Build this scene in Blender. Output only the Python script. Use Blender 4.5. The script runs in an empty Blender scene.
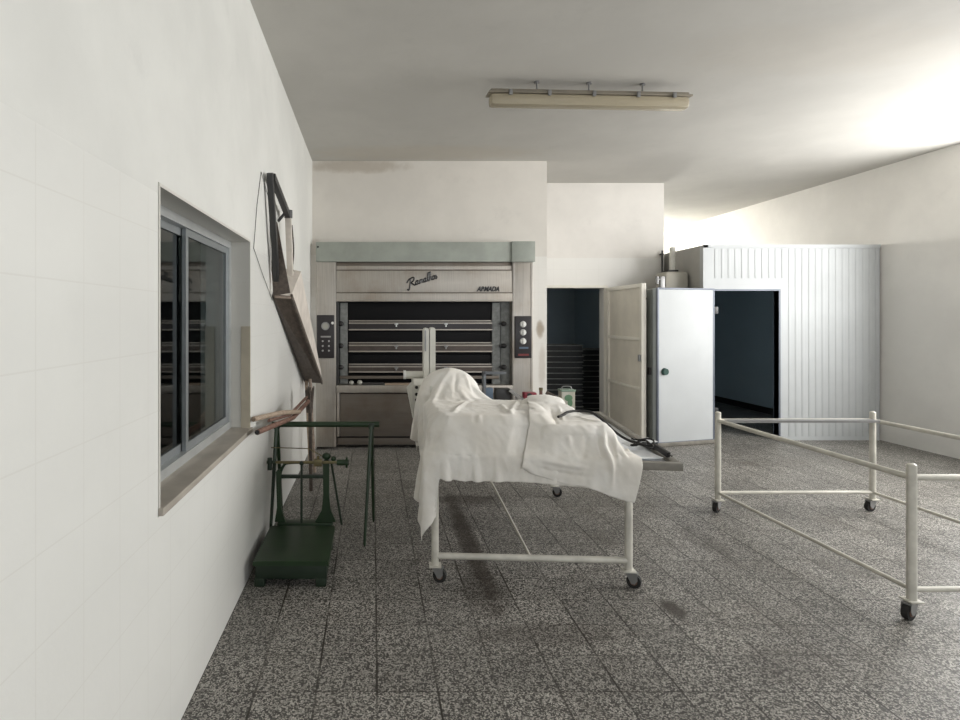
import bpy, bmesh, math
import numpy as np
from mathutils import Vector, Matrix

C = bpy.context.scene.collection
PI = math.pi
R = math.radians
H = 1.55                                   # eye height of the photographer

# ------------------------------------------------------------------ camera
cam = bpy.data.cameras.new('camera'); co = bpy.data.objects.new('camera', cam); C.objects.link(co)
cam.sensor_width = 36.0; cam.lens = 560 / 960 * 36.0
cam.shift_x = (480 - 373) / 960; cam.shift_y = -(360 - 318) / 960
cam.clip_start = .05; cam.clip_end = 100
co.location = (0, 0, H); co.rotation_euler = (PI / 2, 0, 0)
bpy.context.scene.camera = co

# ------------------------------------------------------------------ world, light, exposure
w = bpy.data.worlds.new('world'); bpy.context.scene.world = w; w.use_nodes = True
w.node_tree.nodes['Background'].inputs[0].default_value = (.80, .87, 1, 1)
w.node_tree.nodes['Background'].inputs[1].default_value = .5
def area(name, loc, rot, sx, sy, power, col=(1, .97, .93), spread=180):
    l = bpy.data.lights.new(name, 'AREA'); l.shape = 'RECTANGLE'; l.size = sx; l.size_y = sy
    l.energy = power; l.color = col; l.spread = R(spread)
    o = bpy.data.objects.new(name, l); C.objects.link(o); o.location = loc; o.rotation_euler = rot
    return o
area('daylight_right_window', (6.60, 3.95, 2.30), (0, R(90), 0), 1.9, 4.2, 225, (1, .985, .955))
area('daylight_rear_window', (2.6, -2.75, 1.9), (R(90), 0, 0), 3.2, 1.8, 50, (.95, .98, 1))
area('daylight_far_window', (4.9, 13.45, 2.75), (R(-90), 0, 0), 1.3, .9, 190, (1, .97, .90))
vs = bpy.context.scene.view_settings
vs.view_transform = 'Standard'; vs.look = 'None'; vs.gamma = 1; vs.exposure = 0.62
try: vs.use_curve_mapping = False
except Exception: pass

# ------------------------------------------------------------------ materials
def srgb(r, g, b):
    f = lambda c: (c / 255 / 12.92) if c <= 10 else ((c / 255 + .055) / 1.055) ** 2.4
    return (f(r), f(g), f(b), 1)
class NT:
    def __init__(s, name):
        s.m = bpy.data.materials.new(name); s.m.use_nodes = True; s.t = s.m.node_tree
        s.b = s.t.nodes['Principled BSDF']; s.co = s.t.nodes.new('ShaderNodeTexCoord').outputs['Object']
    def n(s, kind, **kw):
        x = s.t.nodes.new('ShaderNode' + kind)
        for k, v in kw.items():
            if k.startswith('i_'): x.inputs[k[2:].replace('_', ' ')].default_value = v
            else: setattr(x, k, v)
        return x
    def l(s, a, b): s.t.links.new(a, b)
    def math(s, op, a, b=None, c=None):
        x = s.t.nodes.new('ShaderNodeMath'); x.operation = op
        for i, v in enumerate((a, b, c)):
            if v is None: continue
            if isinstance(v, (int, float)): x.inputs[i].default_value = v
            else: s.l(v, x.inputs[i])
        return x.outputs[0]
    def mix(s, f, a, b, mode='MIX'):
        x = s.t.nodes.new('ShaderNodeMix'); x.data_type = 'RGBA'; x.blend_type = mode
        for i, v in ((0, f), (6, a), (7, b)):
            if isinstance(v, (int, float)): x.inputs[i].default_value = v
            elif isinstance(v, tuple): x.inputs[i].default_value = v
            else: s.l(v, x.inputs[i])
        return x.outputs[2]
    def noise(s, scale, detail=4, rough=.55, co=None):
        x = s.n('TexNoise', i_Scale=scale, i_Detail=detail, i_Roughness=rough); s.l(co or s.co, x.inputs['Vector']); return x.outputs['Fac']
    def ramp(s, v, a, b, c0=0., c1=1.):
        x = s.n('MapRange', interpolation_type='SMOOTHSTEP')
        s.l(v, x.inputs['Value']); x.inputs['From Min'].default_value = a; x.inputs['From Max'].default_value = b
        x.inputs['To Min'].default_value = c0; x.inputs['To Max'].default_value = c1
        return x.outputs['Result']
    def xyz(s):
        x = s.n('SeparateXYZ'); s.l(s.co, x.inputs[0]); return x.outputs
    def bump(s, h, strength=.3, dist=.01):
        x = s.n('Bump', i_Strength=strength, i_Distance=dist); s.l(h, x.inputs['Height']); s.l(x.outputs[0], s.b.inputs['Normal'])
    def spot(s, cx, cy, cz, rx, ry, rz):
        "soft blob mask: 1 in the centre, 0 outside"
        o = s.xyz(); d = None
        for k, (c, r) in enumerate(((cx, rx), (cy, ry), (cz, rz))):
            v = s.math('DIVIDE', s.math('SUBTRACT', o[k], c), r); v = s.math('MULTIPLY', v, v)
            d = v if d is None else s.math('ADD', d, v)
        d = s.math('ADD', d, s.math('MULTIPLY', s.math('SUBTRACT', s.noise(9, 3), .5), 1.2))
        return s.ramp(d, 1.1, .1)
def mat(name, col, rough=.5, metal=0., var=.08, scale=6., spec=.5, bump=0.):
    t = NT(name)
    if var:
        f = t.ramp(t.noise(scale, 5), .3, .75)
        dark = tuple(c * (1 - var * 2.2) for c in col[:3]) + (1,)
        t.l(t.mix(f, dark, col), t.b.inputs['Base Color'])
    else: t.b.inputs['Base Color'].default_value = col
    t.b.inputs['Roughness'].default_value = rough; t.b.inputs['Metallic'].default_value = metal
    t.b.inputs['Specular IOR Level'].default_value = spec
    if bump: t.bump(t.noise(scale * 8, 3), bump)
    return t.m

def plaster(name, col, tiles=None, spots=(), rough=.55, tint=(.55, .47, .36, 1), blotch=.10):
    t = NT(name); o = t.xyz()
    c = t.mix(t.ramp(t.noise(1.1, 6, .6), .35, .7), tuple(x * (1 - blotch) for x in col[:3]) + (1,), col)
    c = t.mix(t.math('MULTIPLY', t.ramp(t.noise(3.3, 8, .7), .56, .75), .22), c, tuple(x * .72 for x in col[:3]) + (1,))
    if tiles:
        ax, top, sz = tiles
        def line(v, s_, w_):
            fr = t.math('FRACT', t.math('DIVIDE', v, s_)); e = t.math('ABSOLUTE', t.math('SUBTRACT', fr, .5))
            return t.math('GREATER_THAN', e, .5 - w_ / s_ / 2)
        g = t.math('MAXIMUM', line(o[ax], sz, .004), line(o[2], sz, .004))
        g = t.math('MULTIPLY', g, t.math('LESS_THAN', o[2], top))
        c = t.mix(t.math('MULTIPLY', g, .24), c, (.38, .34, .28, 1))
        low = t.math('LESS_THAN', o[2], top)
        c = t.mix(low, c, t.mix(.5, c, (.80, .80, .77, 1)))
        t.l(t.math('SUBTRACT', rough, t.math('MULTIPLY', low, .25)), t.b.inputs['Roughness'])
    else: t.b.inputs['Roughness'].default_value = rough
    for sp, k in spots: c = t.mix(t.math('MULTIPLY', t.spot(*sp), k), c, tint)
    t.l(c, t.b.inputs['Base Color'])
    t.bump(t.noise(40, 4), .06)
    return t.m

def terrazzo():
    t = NT('terrazzo'); o = t.xyz(); T = .2527
    fx = t.math('DIVIDE', t.math('SUBTRACT', o[0], .522), T); fy = t.math('DIVIDE', t.math('SUBTRACT', o[1], 2.827), T)
    def edge(f, wd):
        e = t.math('ABSOLUTE', t.math('SUBTRACT', t.math('FRACT', f), .5)); return t.ramp(e, .5 - wd, .5 - wd * .6)
    g = t.math('MAXIMUM', edge(fx, .022), edge(fy, .013))
    v = t.n('TexVoronoi', feature='F1', i_Scale=150.0, i_Randomness=1.0); t.l(t.co, v.inputs['Vector'])
    v2 = t.n('TexVoronoi', feature='DISTANCE_TO_EDGE', i_Scale=150.0); t.l(t.co, v2.inputs['Vector'])
    sc = t.n('SeparateColor'); t.l(v.outputs['Color'], sc.inputs[0])
    chip = t.math('MULTIPLY', t.ramp(sc.outputs[0], .30, .62), t.ramp(v2.outputs['Distance'], .02, .09))
    chipcol = t.mix(sc.outputs[1], (.29, .275, .25, 1), (.54, .515, .47, 1))
    c = t.mix(chip, (.052, .049, .044, 1), chipcol)
    # tone differs slightly from tile to tile
    cb = t.n('CombineXYZ'); t.l(t.math('FLOOR', fx), cb.inputs[0]); t.l(t.math('FLOOR', fy), cb.inputs[1])
    wn = t.n('TexWhiteNoise', noise_dimensions='2D'); t.l(cb.outputs[0], wn.inputs['Vector'])
    tone = t.math('ADD', .80, t.math('MULTIPLY', wn.outputs['Value'], .32))
    tc = t.n('CombineColor');
    for k in range(3): t.l(tone, tc.inputs[k])
    c = t.mix(1.0, c, tc.outputs[0], 'MULTIPLY')
    c = t.mix(t.math('MULTIPLY', g, t.ramp(t.noise(2.6, 3), .38, .62, .45, 1.0)), c, (.022, .018, .014, 1))
    # grime: worn patches and the oily tracks beneath the trolleys
    c = t.mix(t.math('MULTIPLY', t.ramp(t.noise(1.6, 6, .65), .5, .8), .5), c, (.085, .07, .055, 1))
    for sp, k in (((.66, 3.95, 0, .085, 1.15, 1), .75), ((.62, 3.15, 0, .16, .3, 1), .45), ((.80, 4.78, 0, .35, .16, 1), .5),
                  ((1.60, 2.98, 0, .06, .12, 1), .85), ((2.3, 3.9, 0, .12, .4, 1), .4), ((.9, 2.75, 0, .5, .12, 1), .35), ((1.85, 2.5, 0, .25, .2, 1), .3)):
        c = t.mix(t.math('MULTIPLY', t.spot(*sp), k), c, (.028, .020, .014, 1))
    t.l(c, t.b.inputs['Base Color']); t.b.inputs['Roughness'].default_value = .46
    t.b.inputs['Specular IOR Level'].default_value = .4
    t.bump(t.math('SUBTRACT', 1, g), .35, .004)
    return t.m

def steel(name, col, rough=.36, brown=.5, axis=2, metal=.85):
    t = NT(name)
    mp = t.n('Mapping'); t.l(t.co, mp.inputs[0]); s = [26, 26, 26]; s[axis] = .8; mp.inputs['Scale'].default_value = s
    n = t.noise(3.2, 5, .6, mp.outputs[0])
    c = t.mix(t.ramp(n, .3, .7), tuple(x * .84 for x in col[:3]) + (1,), col)
    c = t.mix(t.math('MULTIPLY', t.ramp(t.noise(2.3, 5, .6), .45, .75), brown), c, (col[0] * .62, col[1] * .52, col[2] * .42, 1))
    t.l(c, t.b.inputs['Base Color']); t.b.inputs['Metallic'].default_value = metal
    t.l(t.ramp(n, .2, .8, rough - .06, rough + .1), t.b.inputs['Roughness'])
    return t.m

def wood(name, a, b, rough=.6, axis=0):
    t = NT(name)
    mp = t.n('Mapping'); t.l(t.co, mp.inputs[0]); s = [22, 22, 22]; s[axis] = 1.3; mp.inputs['Scale'].default_value = s
    t.l(t.mix(t.ramp(t.noise(1.6, 6, .65, mp.outputs[0]), .3, .7), a, b), t.b.inputs['Base Color'])
    t.b.inputs['Roughness'].default_value = rough
    return t.m

M = {}
M['wall_left'] = plaster('wall_left_paint', (.76, .76, .725, 1), (1, 1.98, .205))
M['wall_back'] = plaster('wall_back_paint', (.73, .695, .64, 1), (0, 2.30, .155), tint=(.34, .28, .21, 1),
    spots=(((2.04, 6.83, 1.42, .06, 1, .12), .9), ((2.06, 6.83, .95, .05, 1, .3), .35), ((-.2, 6.83, 3.4, .7, 1, .10), .5), ((-.72, 6.8, 2.1, .12, 1, .5), .4)))
M['wall_far'] = plaster('wall_far_paint', (.76, .73, .685, 1), (0, 2.40, .32))
M['wall'] = plaster('wall_paint', (.76, .74, .70, 1))
M['ceiling'] = plaster('ceiling_paint', (.575, .56, .525, 1), spots=(((.6, 6.5, 3.46, 1.6, .35, 1), .25), ((3.2, 4.0, 3.46, 1.2, .5, 1), .12)), rough=.85, blotch=.09)
M['dark_wall'] = mat('unlit_slate', (.16, .20, .23, 1), .75, var=.06, scale=1.2)  # slate darkened because the rooms are unlit, their gloom put into the colour
M['slate_lining'] = mat('slate_lining', (.50, .60, .66, 1), .6, var=.04, scale=1.2)
M['terrazzo'] = terrazzo()
M['sill'] = mat('sill_stone', (.44, .40, .345, 1), .45, var=.12, scale=5)
M['sill_strip'] = mat('cream_strip', (.58, .52, .41, 1), .5)
M['reveal'] = plaster('reveal_tile', (.53, .495, .425, 1), (2, 3.0, .30))
M['steel'] = steel('brushed_steel', (.46, .43, .39, 1), .45)
M['steel_light'] = steel('pillar_steel', (.50, .47, .43, 1), .40, .55)
M['steel_dark'] = steel('sooty_steel', (.20, .175, .152, 1), .5, .6, 0)
M['rail_brown'] = mat('sooty_rail', (.10, .08, .07, 1), .5, .3, .12, 12)
M['cap'] = mat('grey_green_sheet', (.36, .385, .345, 1), .5, .15, .08, 5)
M['oven_black'] = mat('oven_glass', (.005, .005, .006, 1), .5, 0, 0, spec=.15)
M['black'] = mat('black_plastic', (.014, .013, .014, 1), .4, 0, 0)
M['black_matte'] = mat('black_rubber', (.02, .019, .018, 1), .8, 0, .1)
M['panel'] = mat('panel_black', (.022, .018, .02, 1), .4, 0, .05)
M['knob_white'] = mat('white_knob', (.78, .78, .75, 1), .3, 0, 0)
M['chain'] = mat('grey_rack', (.30, .31, .30, 1), .55, .3, .15, 20)
M['red'] = mat('red_label', (.16, .025, .025, 1), .4, 0, 0)
M['trolley'] = mat('cream_enamel', (.70, .675, .60, 1), .38, 0, .12, 9)
M['grey_metal'] = mat('grey_metal', (.32, .32, .32, 1), .4, .6, .1)
M['dark_metal'] = mat('dark_metal', (.06, .06, .06, 1), .45, .5, .1)
M['green'] = mat('dark_green_enamel', (.014, .037, .012, 1), .42, 0, .12, 8)
M['green_dark'] = mat('worn_green_enamel', (.010, .024, .011, 1), .5, 0, .12, 8)
M['brass'] = mat('tarnished_brass', (.20, .17, .09, 1), .4, .7, .1)
M['alu'] = mat('aluminium', (.60, .62, .62, 1), .35, .6, .05)
M['alu_shade'] = mat('aluminium_shaded', (.30, .32, .33, 1), .4, .5, .05)  # darker copy of the aluminium, shade put into the sash colour
M['door_cream'] = mat('cream_door_paint', (.78, .74, .65, 1), .45, 0, .07, 3)
M['door_edge'] = mat('cream_door_rail', (.82, .79, .71, 1), .42, 0, .05, 3)
M['cold_white'] = mat('cold_room_white', (.50, .52, .53, 1), .6, 0, .04, 2)
M['cold_frame'] = mat('grey_blue_gasket', (.15, .17, .21, 1), .5, .2, .05)
M['cold_edge'] = mat('door_edge_grey', (.42, .46, .46, 1), .45, 0, .05)
M['cold_side'] = mat('greyed_green_metal', (.20, .215, .20, 1), .5, .2, .1)
M['knob_green'] = mat('dark_green_plastic', (.01, .05, .04, 1), .35, 0, 0)
M['tank'] = mat('cream_tank', (.50, .475, .41, 1), .45, 0, .08)
M['lamp_body'] = mat('lamp_housing', (.26, .23, .18, 1), .5, 0, .1)
M['tray'] = mat('blackened_tray', (.045, .048, .05, 1), .45, .4, .15)
M['wood'] = wood('old_wood', (.17, .125, .095, 1), (.30, .24, .19, 1), axis=1)
M['wood_dark'] = wood('dark_brown_wood', (.055, .042, .034, 1), (.11, .085, .068, 1), axis=1)
M['wood_red'] = wood('reddish_wood', (.11, .055, .04, 1), (.23, .13, .095, 1))
M['wood_pale'] = wood('pale_wood', (.28, .21, .155, 1), (.42, .33, .25, 1))
M['board'] = mat('beige_canvas', (.70, .64, .575, 1), .7, 0, .1, 8)
M['rim_grey'] = mat('grey_brown_rim', (.23, .215, .185, 1), .55, .1, .15, 10)
M['paper'] = mat('white_paper', (.72, .74, .76, 1), .6, 0, .02)
M['blue'] = mat('blue_grey_paint', (.10, .15, .22, 1), .45, 0, .08)
M['maroon'] = mat('red_plastic', (.30, .03, .05, 1), .35, 0, .05)
M['machine'] = mat('off_white_enamel', (.70, .69, .63, 1), .38, 0, .08, 6)
def glass_mat():
    t = NT('window_glass'); t.b.inputs['Base Color'].default_value = (.55, .62, .62, 1)
    t.b.inputs['Roughness'].default_value = .03; t.b.inputs['Transmission Weight'].default_value = 1; t.b.inputs['IOR'].default_value = 1.3
    return t.m
M['glass'] = glass_mat()
def diffuser_mat():
    t = NT('yellowed_diffuser'); t.b.inputs['Base Color'].default_value = (.50, .44, .32, 1)
    t.b.inputs['Roughness'].default_value = .25; t.b.inputs['Transmission Weight'].default_value = .25
    mp = t.n('Mapping'); t.l(t.co, mp.inputs[0]); mp.inputs['Scale'].default_value = (.01, 60, 60)
    t.bump(t.noise(3, 1, .5, mp.outputs[0]), .4); return t.m
M['diffuser'] = diffuser_mat()
def cloth_mat(name, spots):
    t = NT(name)
    c = t.mix(t.ramp(t.noise(4, 6, .6), .3, .75), (.71, .675, .615, 1), (.82, .80, .76, 1))
    for sp, k in spots: c = t.mix(t.math('MULTIPLY', t.spot(*sp), k), c, (.50, .38, .24, 1))
    t.l(c, t.b.inputs['Base Color']); t.b.inputs['Roughness'].default_value = .9
    t.b.inputs['Sheen Weight'].default_value = .15
    wv = t.noise(420, 2); t.bump(t.math('ADD', t.math('MULTIPLY', t.noise(18, 5), 1.0), t.math('MULTIPLY', wv, .15)), .25, .008)
    return t.m
M['cloth'] = cloth_mat('white_cotton', (((.86, 3.80, .95, .12, .22, .2), .5), ((.5, 3.2, .6, .2, .3, .1), .15)))
M['cloth_b'] = cloth_mat('white_cotton_creased', (((1.5, 3.1, .6, .12, .3, .1), .2),))

# ------------------------------------------------------------------ mesh helpers (everything authored in metres, world axes)
def nb(): return bmesh.new()
def box(bm, x0, x1, y0, y1, z0, z1, bev=0., mtx=None):
    m = Matrix.Translation(((x0 + x1) / 2, (y0 + y1) / 2, (z0 + z1) / 2)) @ Matrix.Diagonal((abs(x1 - x0), abs(y1 - y0), abs(z1 - z0), 1))
    if mtx is not None: m = mtx @ m
    r = bmesh.ops.create_cube(bm, size=1, matrix=m)
    if bev:
        es = list({e for v in r['verts'] for e in v.link_edges})
        bmesh.ops.bevel(bm, geom=es, offset=bev, segments=2, affect='EDGES', profile=.6)
    return bm
def cyl(bm, a, b, r, r2=None, seg=16, caps=True):
    a = Vector(a); b = Vector(b); d = b - a
    q = d.to_track_quat('Z', 'Y').to_matrix().to_4x4()
    bmesh.ops.create_cone(bm, cap_ends=caps, segments=seg, radius1=r, radius2=r if r2 is None else r2, depth=d.length,
                          matrix=Matrix.Translation((a + b) / 2) @ q)
    return bm
def ball(bm, c, r, sc=(1, 1, 1), seg=14):
    bmesh.ops.create_uvsphere(bm, u_segments=seg, v_segments=max(6, seg // 2), radius=r, matrix=Matrix.Translation(c) @ Matrix.Diagonal((*sc, 1)))
    return bm
def tube(bm, pts, r, seg=8, closed=False):
    pts = [Vector(p) for p in pts]; n = len(pts); rings = []
    up = Vector((0, 0, 1))
    for i, p in enumerate(pts):
        if closed: d = pts[(i + 1) % n] - pts[i - 1]
        else: d = pts[min(i + 1, n - 1)] - pts[max(i - 1, 0)]
        d.normalize()
        if i == 0:
            s = d.cross(up)
            if s.length < .1: s = d.cross(Vector((1, 0, 0)))
        else: s = s - d * s.dot(d)
        s.normalize(); u = s.cross(d)
        rr = r[i] if isinstance(r, (list, tuple)) else r
        rings.append([bm.verts.new(p + (s * math.cos(t) + u * math.sin(t)) * rr) for t in (2 * PI * k / seg for k in range(seg))])
    for i in range(n if closed else n - 1):
        A, B = rings[i], rings[(i + 1) % n]
        for k in range(seg): bm.faces.new((A[k], A[(k + 1) % seg], B[(k + 1) % seg], B[k]))
    if not closed: bm.faces.new(rings[0][::-1]); bm.faces.new(rings[-1])
    return bm
def smoothpts(pts, n=6):
    pts = [Vector(p) for p in pts]; out = []
    for i in range(len(pts) - 1):
        p0, p1, p2, p3 = pts[max(i - 1, 0)], pts[i], pts[i + 1], pts[min(i + 2, len(pts) - 1)]
        for k in range(n):
            t = k / n
            out.append(.5 * ((2 * p1) + (p2 - p0) * t + (2 * p0 - 5 * p1 + 4 * p2 - p3) * t * t + (3 * p1 - p0 - 3 * p2 + p3) * t ** 3))
    out.append(pts[-1]); return out
def prism(bm, outline, axis, a, b):
    "closed 2D outline extruded along an axis from a to b"
    def P(u, v, w_): return {0: (w_, u, v), 1: (u, w_, v), 2: (u, v, w_)}[axis]
    A = [bm.verts.new(P(u, v, a)) for u, v in outline]; B = [bm.verts.new(P(u, v, b)) for u, v in outline]
    bm.faces.new(A); bm.faces.new(B[::-1]); n = len(A)
    for i in range(n): bm.faces.new((A[i], B[i], B[(i + 1) % n], A[(i + 1) % n]))
    return bm
def plank(bm, a, b, side, wd, th):
    "board from a to b, width wd along side, thickness th across"
    a = Vector(a); b = Vector(b); d = (b - a); L = d.length; d.normalize()
    s = Vector(side); s = (s - d * s.dot(d)).normalized(); n = d.cross(s)
    m = Matrix((( d.x, s.x, n.x, 0), (d.y, s.y, n.y, 0), (d.z, s.z, n.z, 0), (0, 0, 0, 1)))
    m.translation = (a + b) / 2
    return box(bm, -L / 2, L / 2, -wd / 2, wd / 2, -th / 2, th / 2, min(th, wd) * .12, m)
def root_matrix(o):
    m = Matrix.Identity(4)
    while o is not None:
        m = (Matrix.Translation(o.location) @ o.rotation_euler.to_matrix().to_4x4()) @ m; o = o.parent
    return m
def obj(name, bm, m, parent=None, smooth=True):
    bmesh.ops.recalc_face_normals(bm, faces=bm.faces)
    if parent is not None: bmesh.ops.transform(bm, matrix=root_matrix(parent).inverted(), verts=bm.verts)
    me = bpy.data.meshes.new(name); bm.to_mesh(me); bm.free(); me.materials.append(m)
    if smooth:
        for p in me.polygons: p.use_smooth = True
        try: me.set_sharp_from_angle(angle=R(35))
        except Exception: pass
    o = bpy.data.objects.new(name, me); C.objects.link(o); o.parent = parent
    return o
def tag(o, label, cat, group=None):
    o['label'] = label; o['category'] = cat
    if group: o['group'] = group
    return o
def thing(name, label, cat, loc=(0, 0, 0), rotz=0, group=None):
    o = bpy.data.objects.new(name, None); C.objects.link(o); o.location = loc; o.rotation_euler = (0, 0, rotz); o.empty_display_size = .1
    return tag(o, label, cat, group)
def struct(name, bm, m, parent=None):
    o = obj(name, bm, m, parent)
    if parent is None: o['kind'] = 'structure'
    return o
def part_label(o, s): o['label'] = s; return o

# ------------------------------------------------------------------ the room
XL, XR, YN, YB, YF, ZC = -.741, 6.44, -2.6, 6.83, 13.2, 3.465
XB, YD, XD = 2.12, 7.94, 4.126            # end of the oven wall, plane of the store wall, its right end
def wall_with_hole(name, m, axis, at, th, u0, u1, z0, z1, hole):
    "wall in plane axis=at (0: x, 1: y), thick th outwards, with one opening"
    bm = nb(); hu0, hu1, hz0, hz1 = hole
    for (a, b, c, d) in ((u0, hu0, z0, z1), (hu1, u1, z0, z1), (hu0, hu1, z0, hz0), (hu0, hu1, hz1, z1)):
        if b - a < 1e-4 or d - c < 1e-4: continue
        if axis == 0: box(bm, at, at + th, a, b, c, d)
        else: box(bm, a, b, at, at + th, c, d)
    bmesh.ops.remove_doubles(bm, verts=bm.verts, dist=1e-5)
    return struct(name, bm, m)
struct('floor', box(nb(), XL - .3, XR + .3, YN - .2, YF + .2, -.12, 0), M['terrazzo'])
struct('ceiling', box(nb(), XL - .3, XR + .3, YN - .2, YF + .2, ZC, ZC + .15), M['ceiling'])
WY0, WY1, WZ0, WZ1 = 1.93, 3.374, .863, 2.02
wall_with_hole('wall_left', M['wall_left'], 0, XL, -.30, YN, YB + .2, 0, ZC, (WY0, WY1, WZ0, WZ1))
struct('wall_back', box(nb(), XL - .3, XB, YB, YB + .2, 0, ZC), M['wall_back'])
struct('wall_return', box(nb(), XB - .2, XB, YB + .2, YD, 0, ZC), M['wall'])
wall_with_hole('wall_store', M['wall_far'], 1, YD, .15, XB - .2, XD, 0, ZC, (2.20, 3.27, 0, 1.975))
struct('wall_passage', box(nb(), XD - .15, XD, YD + .15, YF, 0, ZC), M['wall'])
wall_with_hole('wall_right', M['wall'], 0, XR, .25, YN, YF, 0, ZC, (1.8, 6.1, 1.3, 3.3))
wall_with_hole('wall_rear', M['wall'], 1, YN, -.2, XL - .3, XR, 0, ZC, (.8, 4.4, .9, 2.8))
wall_with_hole('wall_far', M['wall_far'], 1, YF, .2, XD - .15, XR, 0, ZC, (4.2, 5.6, 2.25, 3.25))
# dark store room behind the open cream door
bm = nb(); box(bm, 1.45, 1.55, YD + .15, 11.0, 0, 2.6); box(bm, 1.55, XD - .16, 10.9, 11.0, 0, 2.6); box(bm, XD - .20, XD - .155, YD + .155, 10.9, 0, 2.6)
struct('wall_storeroom', bm, M['slate_lining'])
struct('ceiling_storeroom', box(nb(), 1.45, XD - .155, YD + .155, 11.0, 2.6, 2.7), M['dark_wall'])
# room seen dimly through the left window
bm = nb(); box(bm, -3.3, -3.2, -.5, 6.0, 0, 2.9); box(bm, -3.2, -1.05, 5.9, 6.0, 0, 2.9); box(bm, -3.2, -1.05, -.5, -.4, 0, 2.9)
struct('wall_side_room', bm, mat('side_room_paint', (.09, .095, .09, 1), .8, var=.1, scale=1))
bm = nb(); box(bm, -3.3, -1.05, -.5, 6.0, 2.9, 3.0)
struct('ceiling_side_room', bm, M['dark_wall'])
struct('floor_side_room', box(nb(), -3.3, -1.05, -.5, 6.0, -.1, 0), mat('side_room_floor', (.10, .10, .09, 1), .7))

# window_1: sliding aluminium window in a deep reveal of the left wall
win = bpy.data.objects.new('window_1', None); C.objects.link(win); win['kind'] = 'structure'; win.location = (-.87, (WY0 + WY1) / 2, WZ0)
def frame_ring(bm, x0, x1, y0, y1, z0, z1, t):
    box(bm, x0, x1, y0, y1, z1 - t, z1); box(bm, x0, x1, y0, y1, z0, z0 + t); box(bm, x0, x1, y0, y0 + t, z0 + t, z1 - t); box(bm, x0, x1, y1 - t, y1, z0 + t, z1 - t); return bm
obj('window_frame', frame_ring(nb(), -.915, -.850, WY0 + .012, WY1 - .014, WZ0 + .030, WZ1 - .014, .042), M['alu'], win)
f = frame_ring(nb(), -.880, -.862, WY0 + .65, WY1 - .056, WZ0 + .072, WZ1 - .056, .035); obj('sash', f, M['alu_shade'], win)
f = frame_ring(nb(), -.903, -.885, WY0 + .054, WY0 + .72, WZ0 + .072, WZ1 - .056, .035); obj('sash', f, M['alu_shade'], win)
obj('glass_pane', box(nb(), -.873, -.869, WY0 + .68, WY1 - .085, WZ0 + .10, WZ1 - .085), M['glass'], win)
obj('glass_pane', box(nb(), -.896, -.892, WY0 + .085, WY0 + .69, WZ0 + .10, WZ1 - .085), M['glass'], win)
bm = nb(); box(bm, -.93, XL + .004, WY1 - .014, WY1 - .002, WZ0 + .03, WZ1 - .002); box(bm, -.93, XL + .004, WY0 + .002, WY0 + .012, WZ0 + .03, WZ1 - .002)
box(bm, -.93, XL + .004, WY0 + .012, WY1 - .014, WZ1 - .014, WZ1 - .002)
obj('reveal_lining', bm, M['reveal'], win)
obj('window_sill', box(nb(), -.95, XL + .018, WY0 + .002, WY1 - .002, WZ0 + .002, WZ0 + .030, .004), M['sill'], win)
obj('corner_strip', box(nb(), -.79, XL + .006, WY1 - .024, WY1 - .015, WZ0 + .03, 1.50), M['sill_strip'], win)
# window frames of the daylight openings outside the photograph
def mullions(name, axis, at, u0, u1, z0, z1, n):
    bm = nb(); t = .05
    def b(a0, a1, c0, c1):
        if axis == 0: box(bm, at, at + .05, a0, a1, c0, c1)
        else: box(bm, a0, a1, at, at + .05, c0, c1)
    b(u0, u1, z0, z0 + t); b(u0, u1, z1 - t, z1)
    for k in range(n + 1):
        u = u0 + (u1 - u0 - t) * k / n; b(u, u + t, z0 + t, z1 - t)
    o = obj(name, bm, M['alu']); o['kind'] = 'structure'
mullions('window_2', 0, XR + .10, 1.8, 6.1, 1.3, 3.3, 4)
mullions('window_3', 1, YN - .12, .8, 4.4, .9, 2.8, 3)
mullions('window_4', 1, YF + .08, 4.2, 5.6, 2.25, 3.25, 2)

# door_1: cream framed door standing open, hinged on the right of the store opening
hx, hy = 3.33, 7.90
door = bpy.data.objects.new('door_1', None); C.objects.link(door); door['kind'] = 'structure'; door.location = (hx, hy, 0); door.rotation_euler = (0, 0, R(-91.5))
D = Matrix.Translation((hx, hy, 0)) @ Matrix.Rotation(R(-91.5), 4, 'Z')
DW, DH = 1.09, 1.975
bm = nb(); box(bm, 0, DW, -.012, .012, .02, DH, 0, D); obj('door_panel', bm, M['door_cream'], door)
bm = nb()
for a, b, c, d in ((0, .06, .02, DH), (DW - .06, DW, .02, DH), (.06, DW - .06, DH - .05, DH), (.06, DW - .06, .02, .08), (.06, DW - .06, 1.27, 1.31), (.06, DW - .06, .66, .70)):
    box(bm, a, b, -.035, .02, c, d, .004, D)
obj('door_frame', bm, M['door_edge'], door)
for z in (.30, 1.0, 1.72): obj('hinge', cyl(nb(), (hx - .012, hy + .012, z - .05), (hx - .012, hy + .012, z + .05), .012), M['door_edge'], door)
bm = nb(); box(bm, DW - .05, DW - .015, -.06, -.03, 1.02, 1.10, .004, D); obj('door_latch', bm, M['grey_metal'], door)
bm = nb(); box(bm, 3.272, 3.32, YD - .02, YD - .001, 0, 2.01); box(bm, 2.17, 3.272, YD - .012, YD - .001, 1.977, 2.01)
struct('trim_1', bm, M['door_edge'])
struct('trim_2', box(nb(), XL + .001, -.674, 6.64, YB - .001, 0, 2.42), M['wall_back'])

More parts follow.
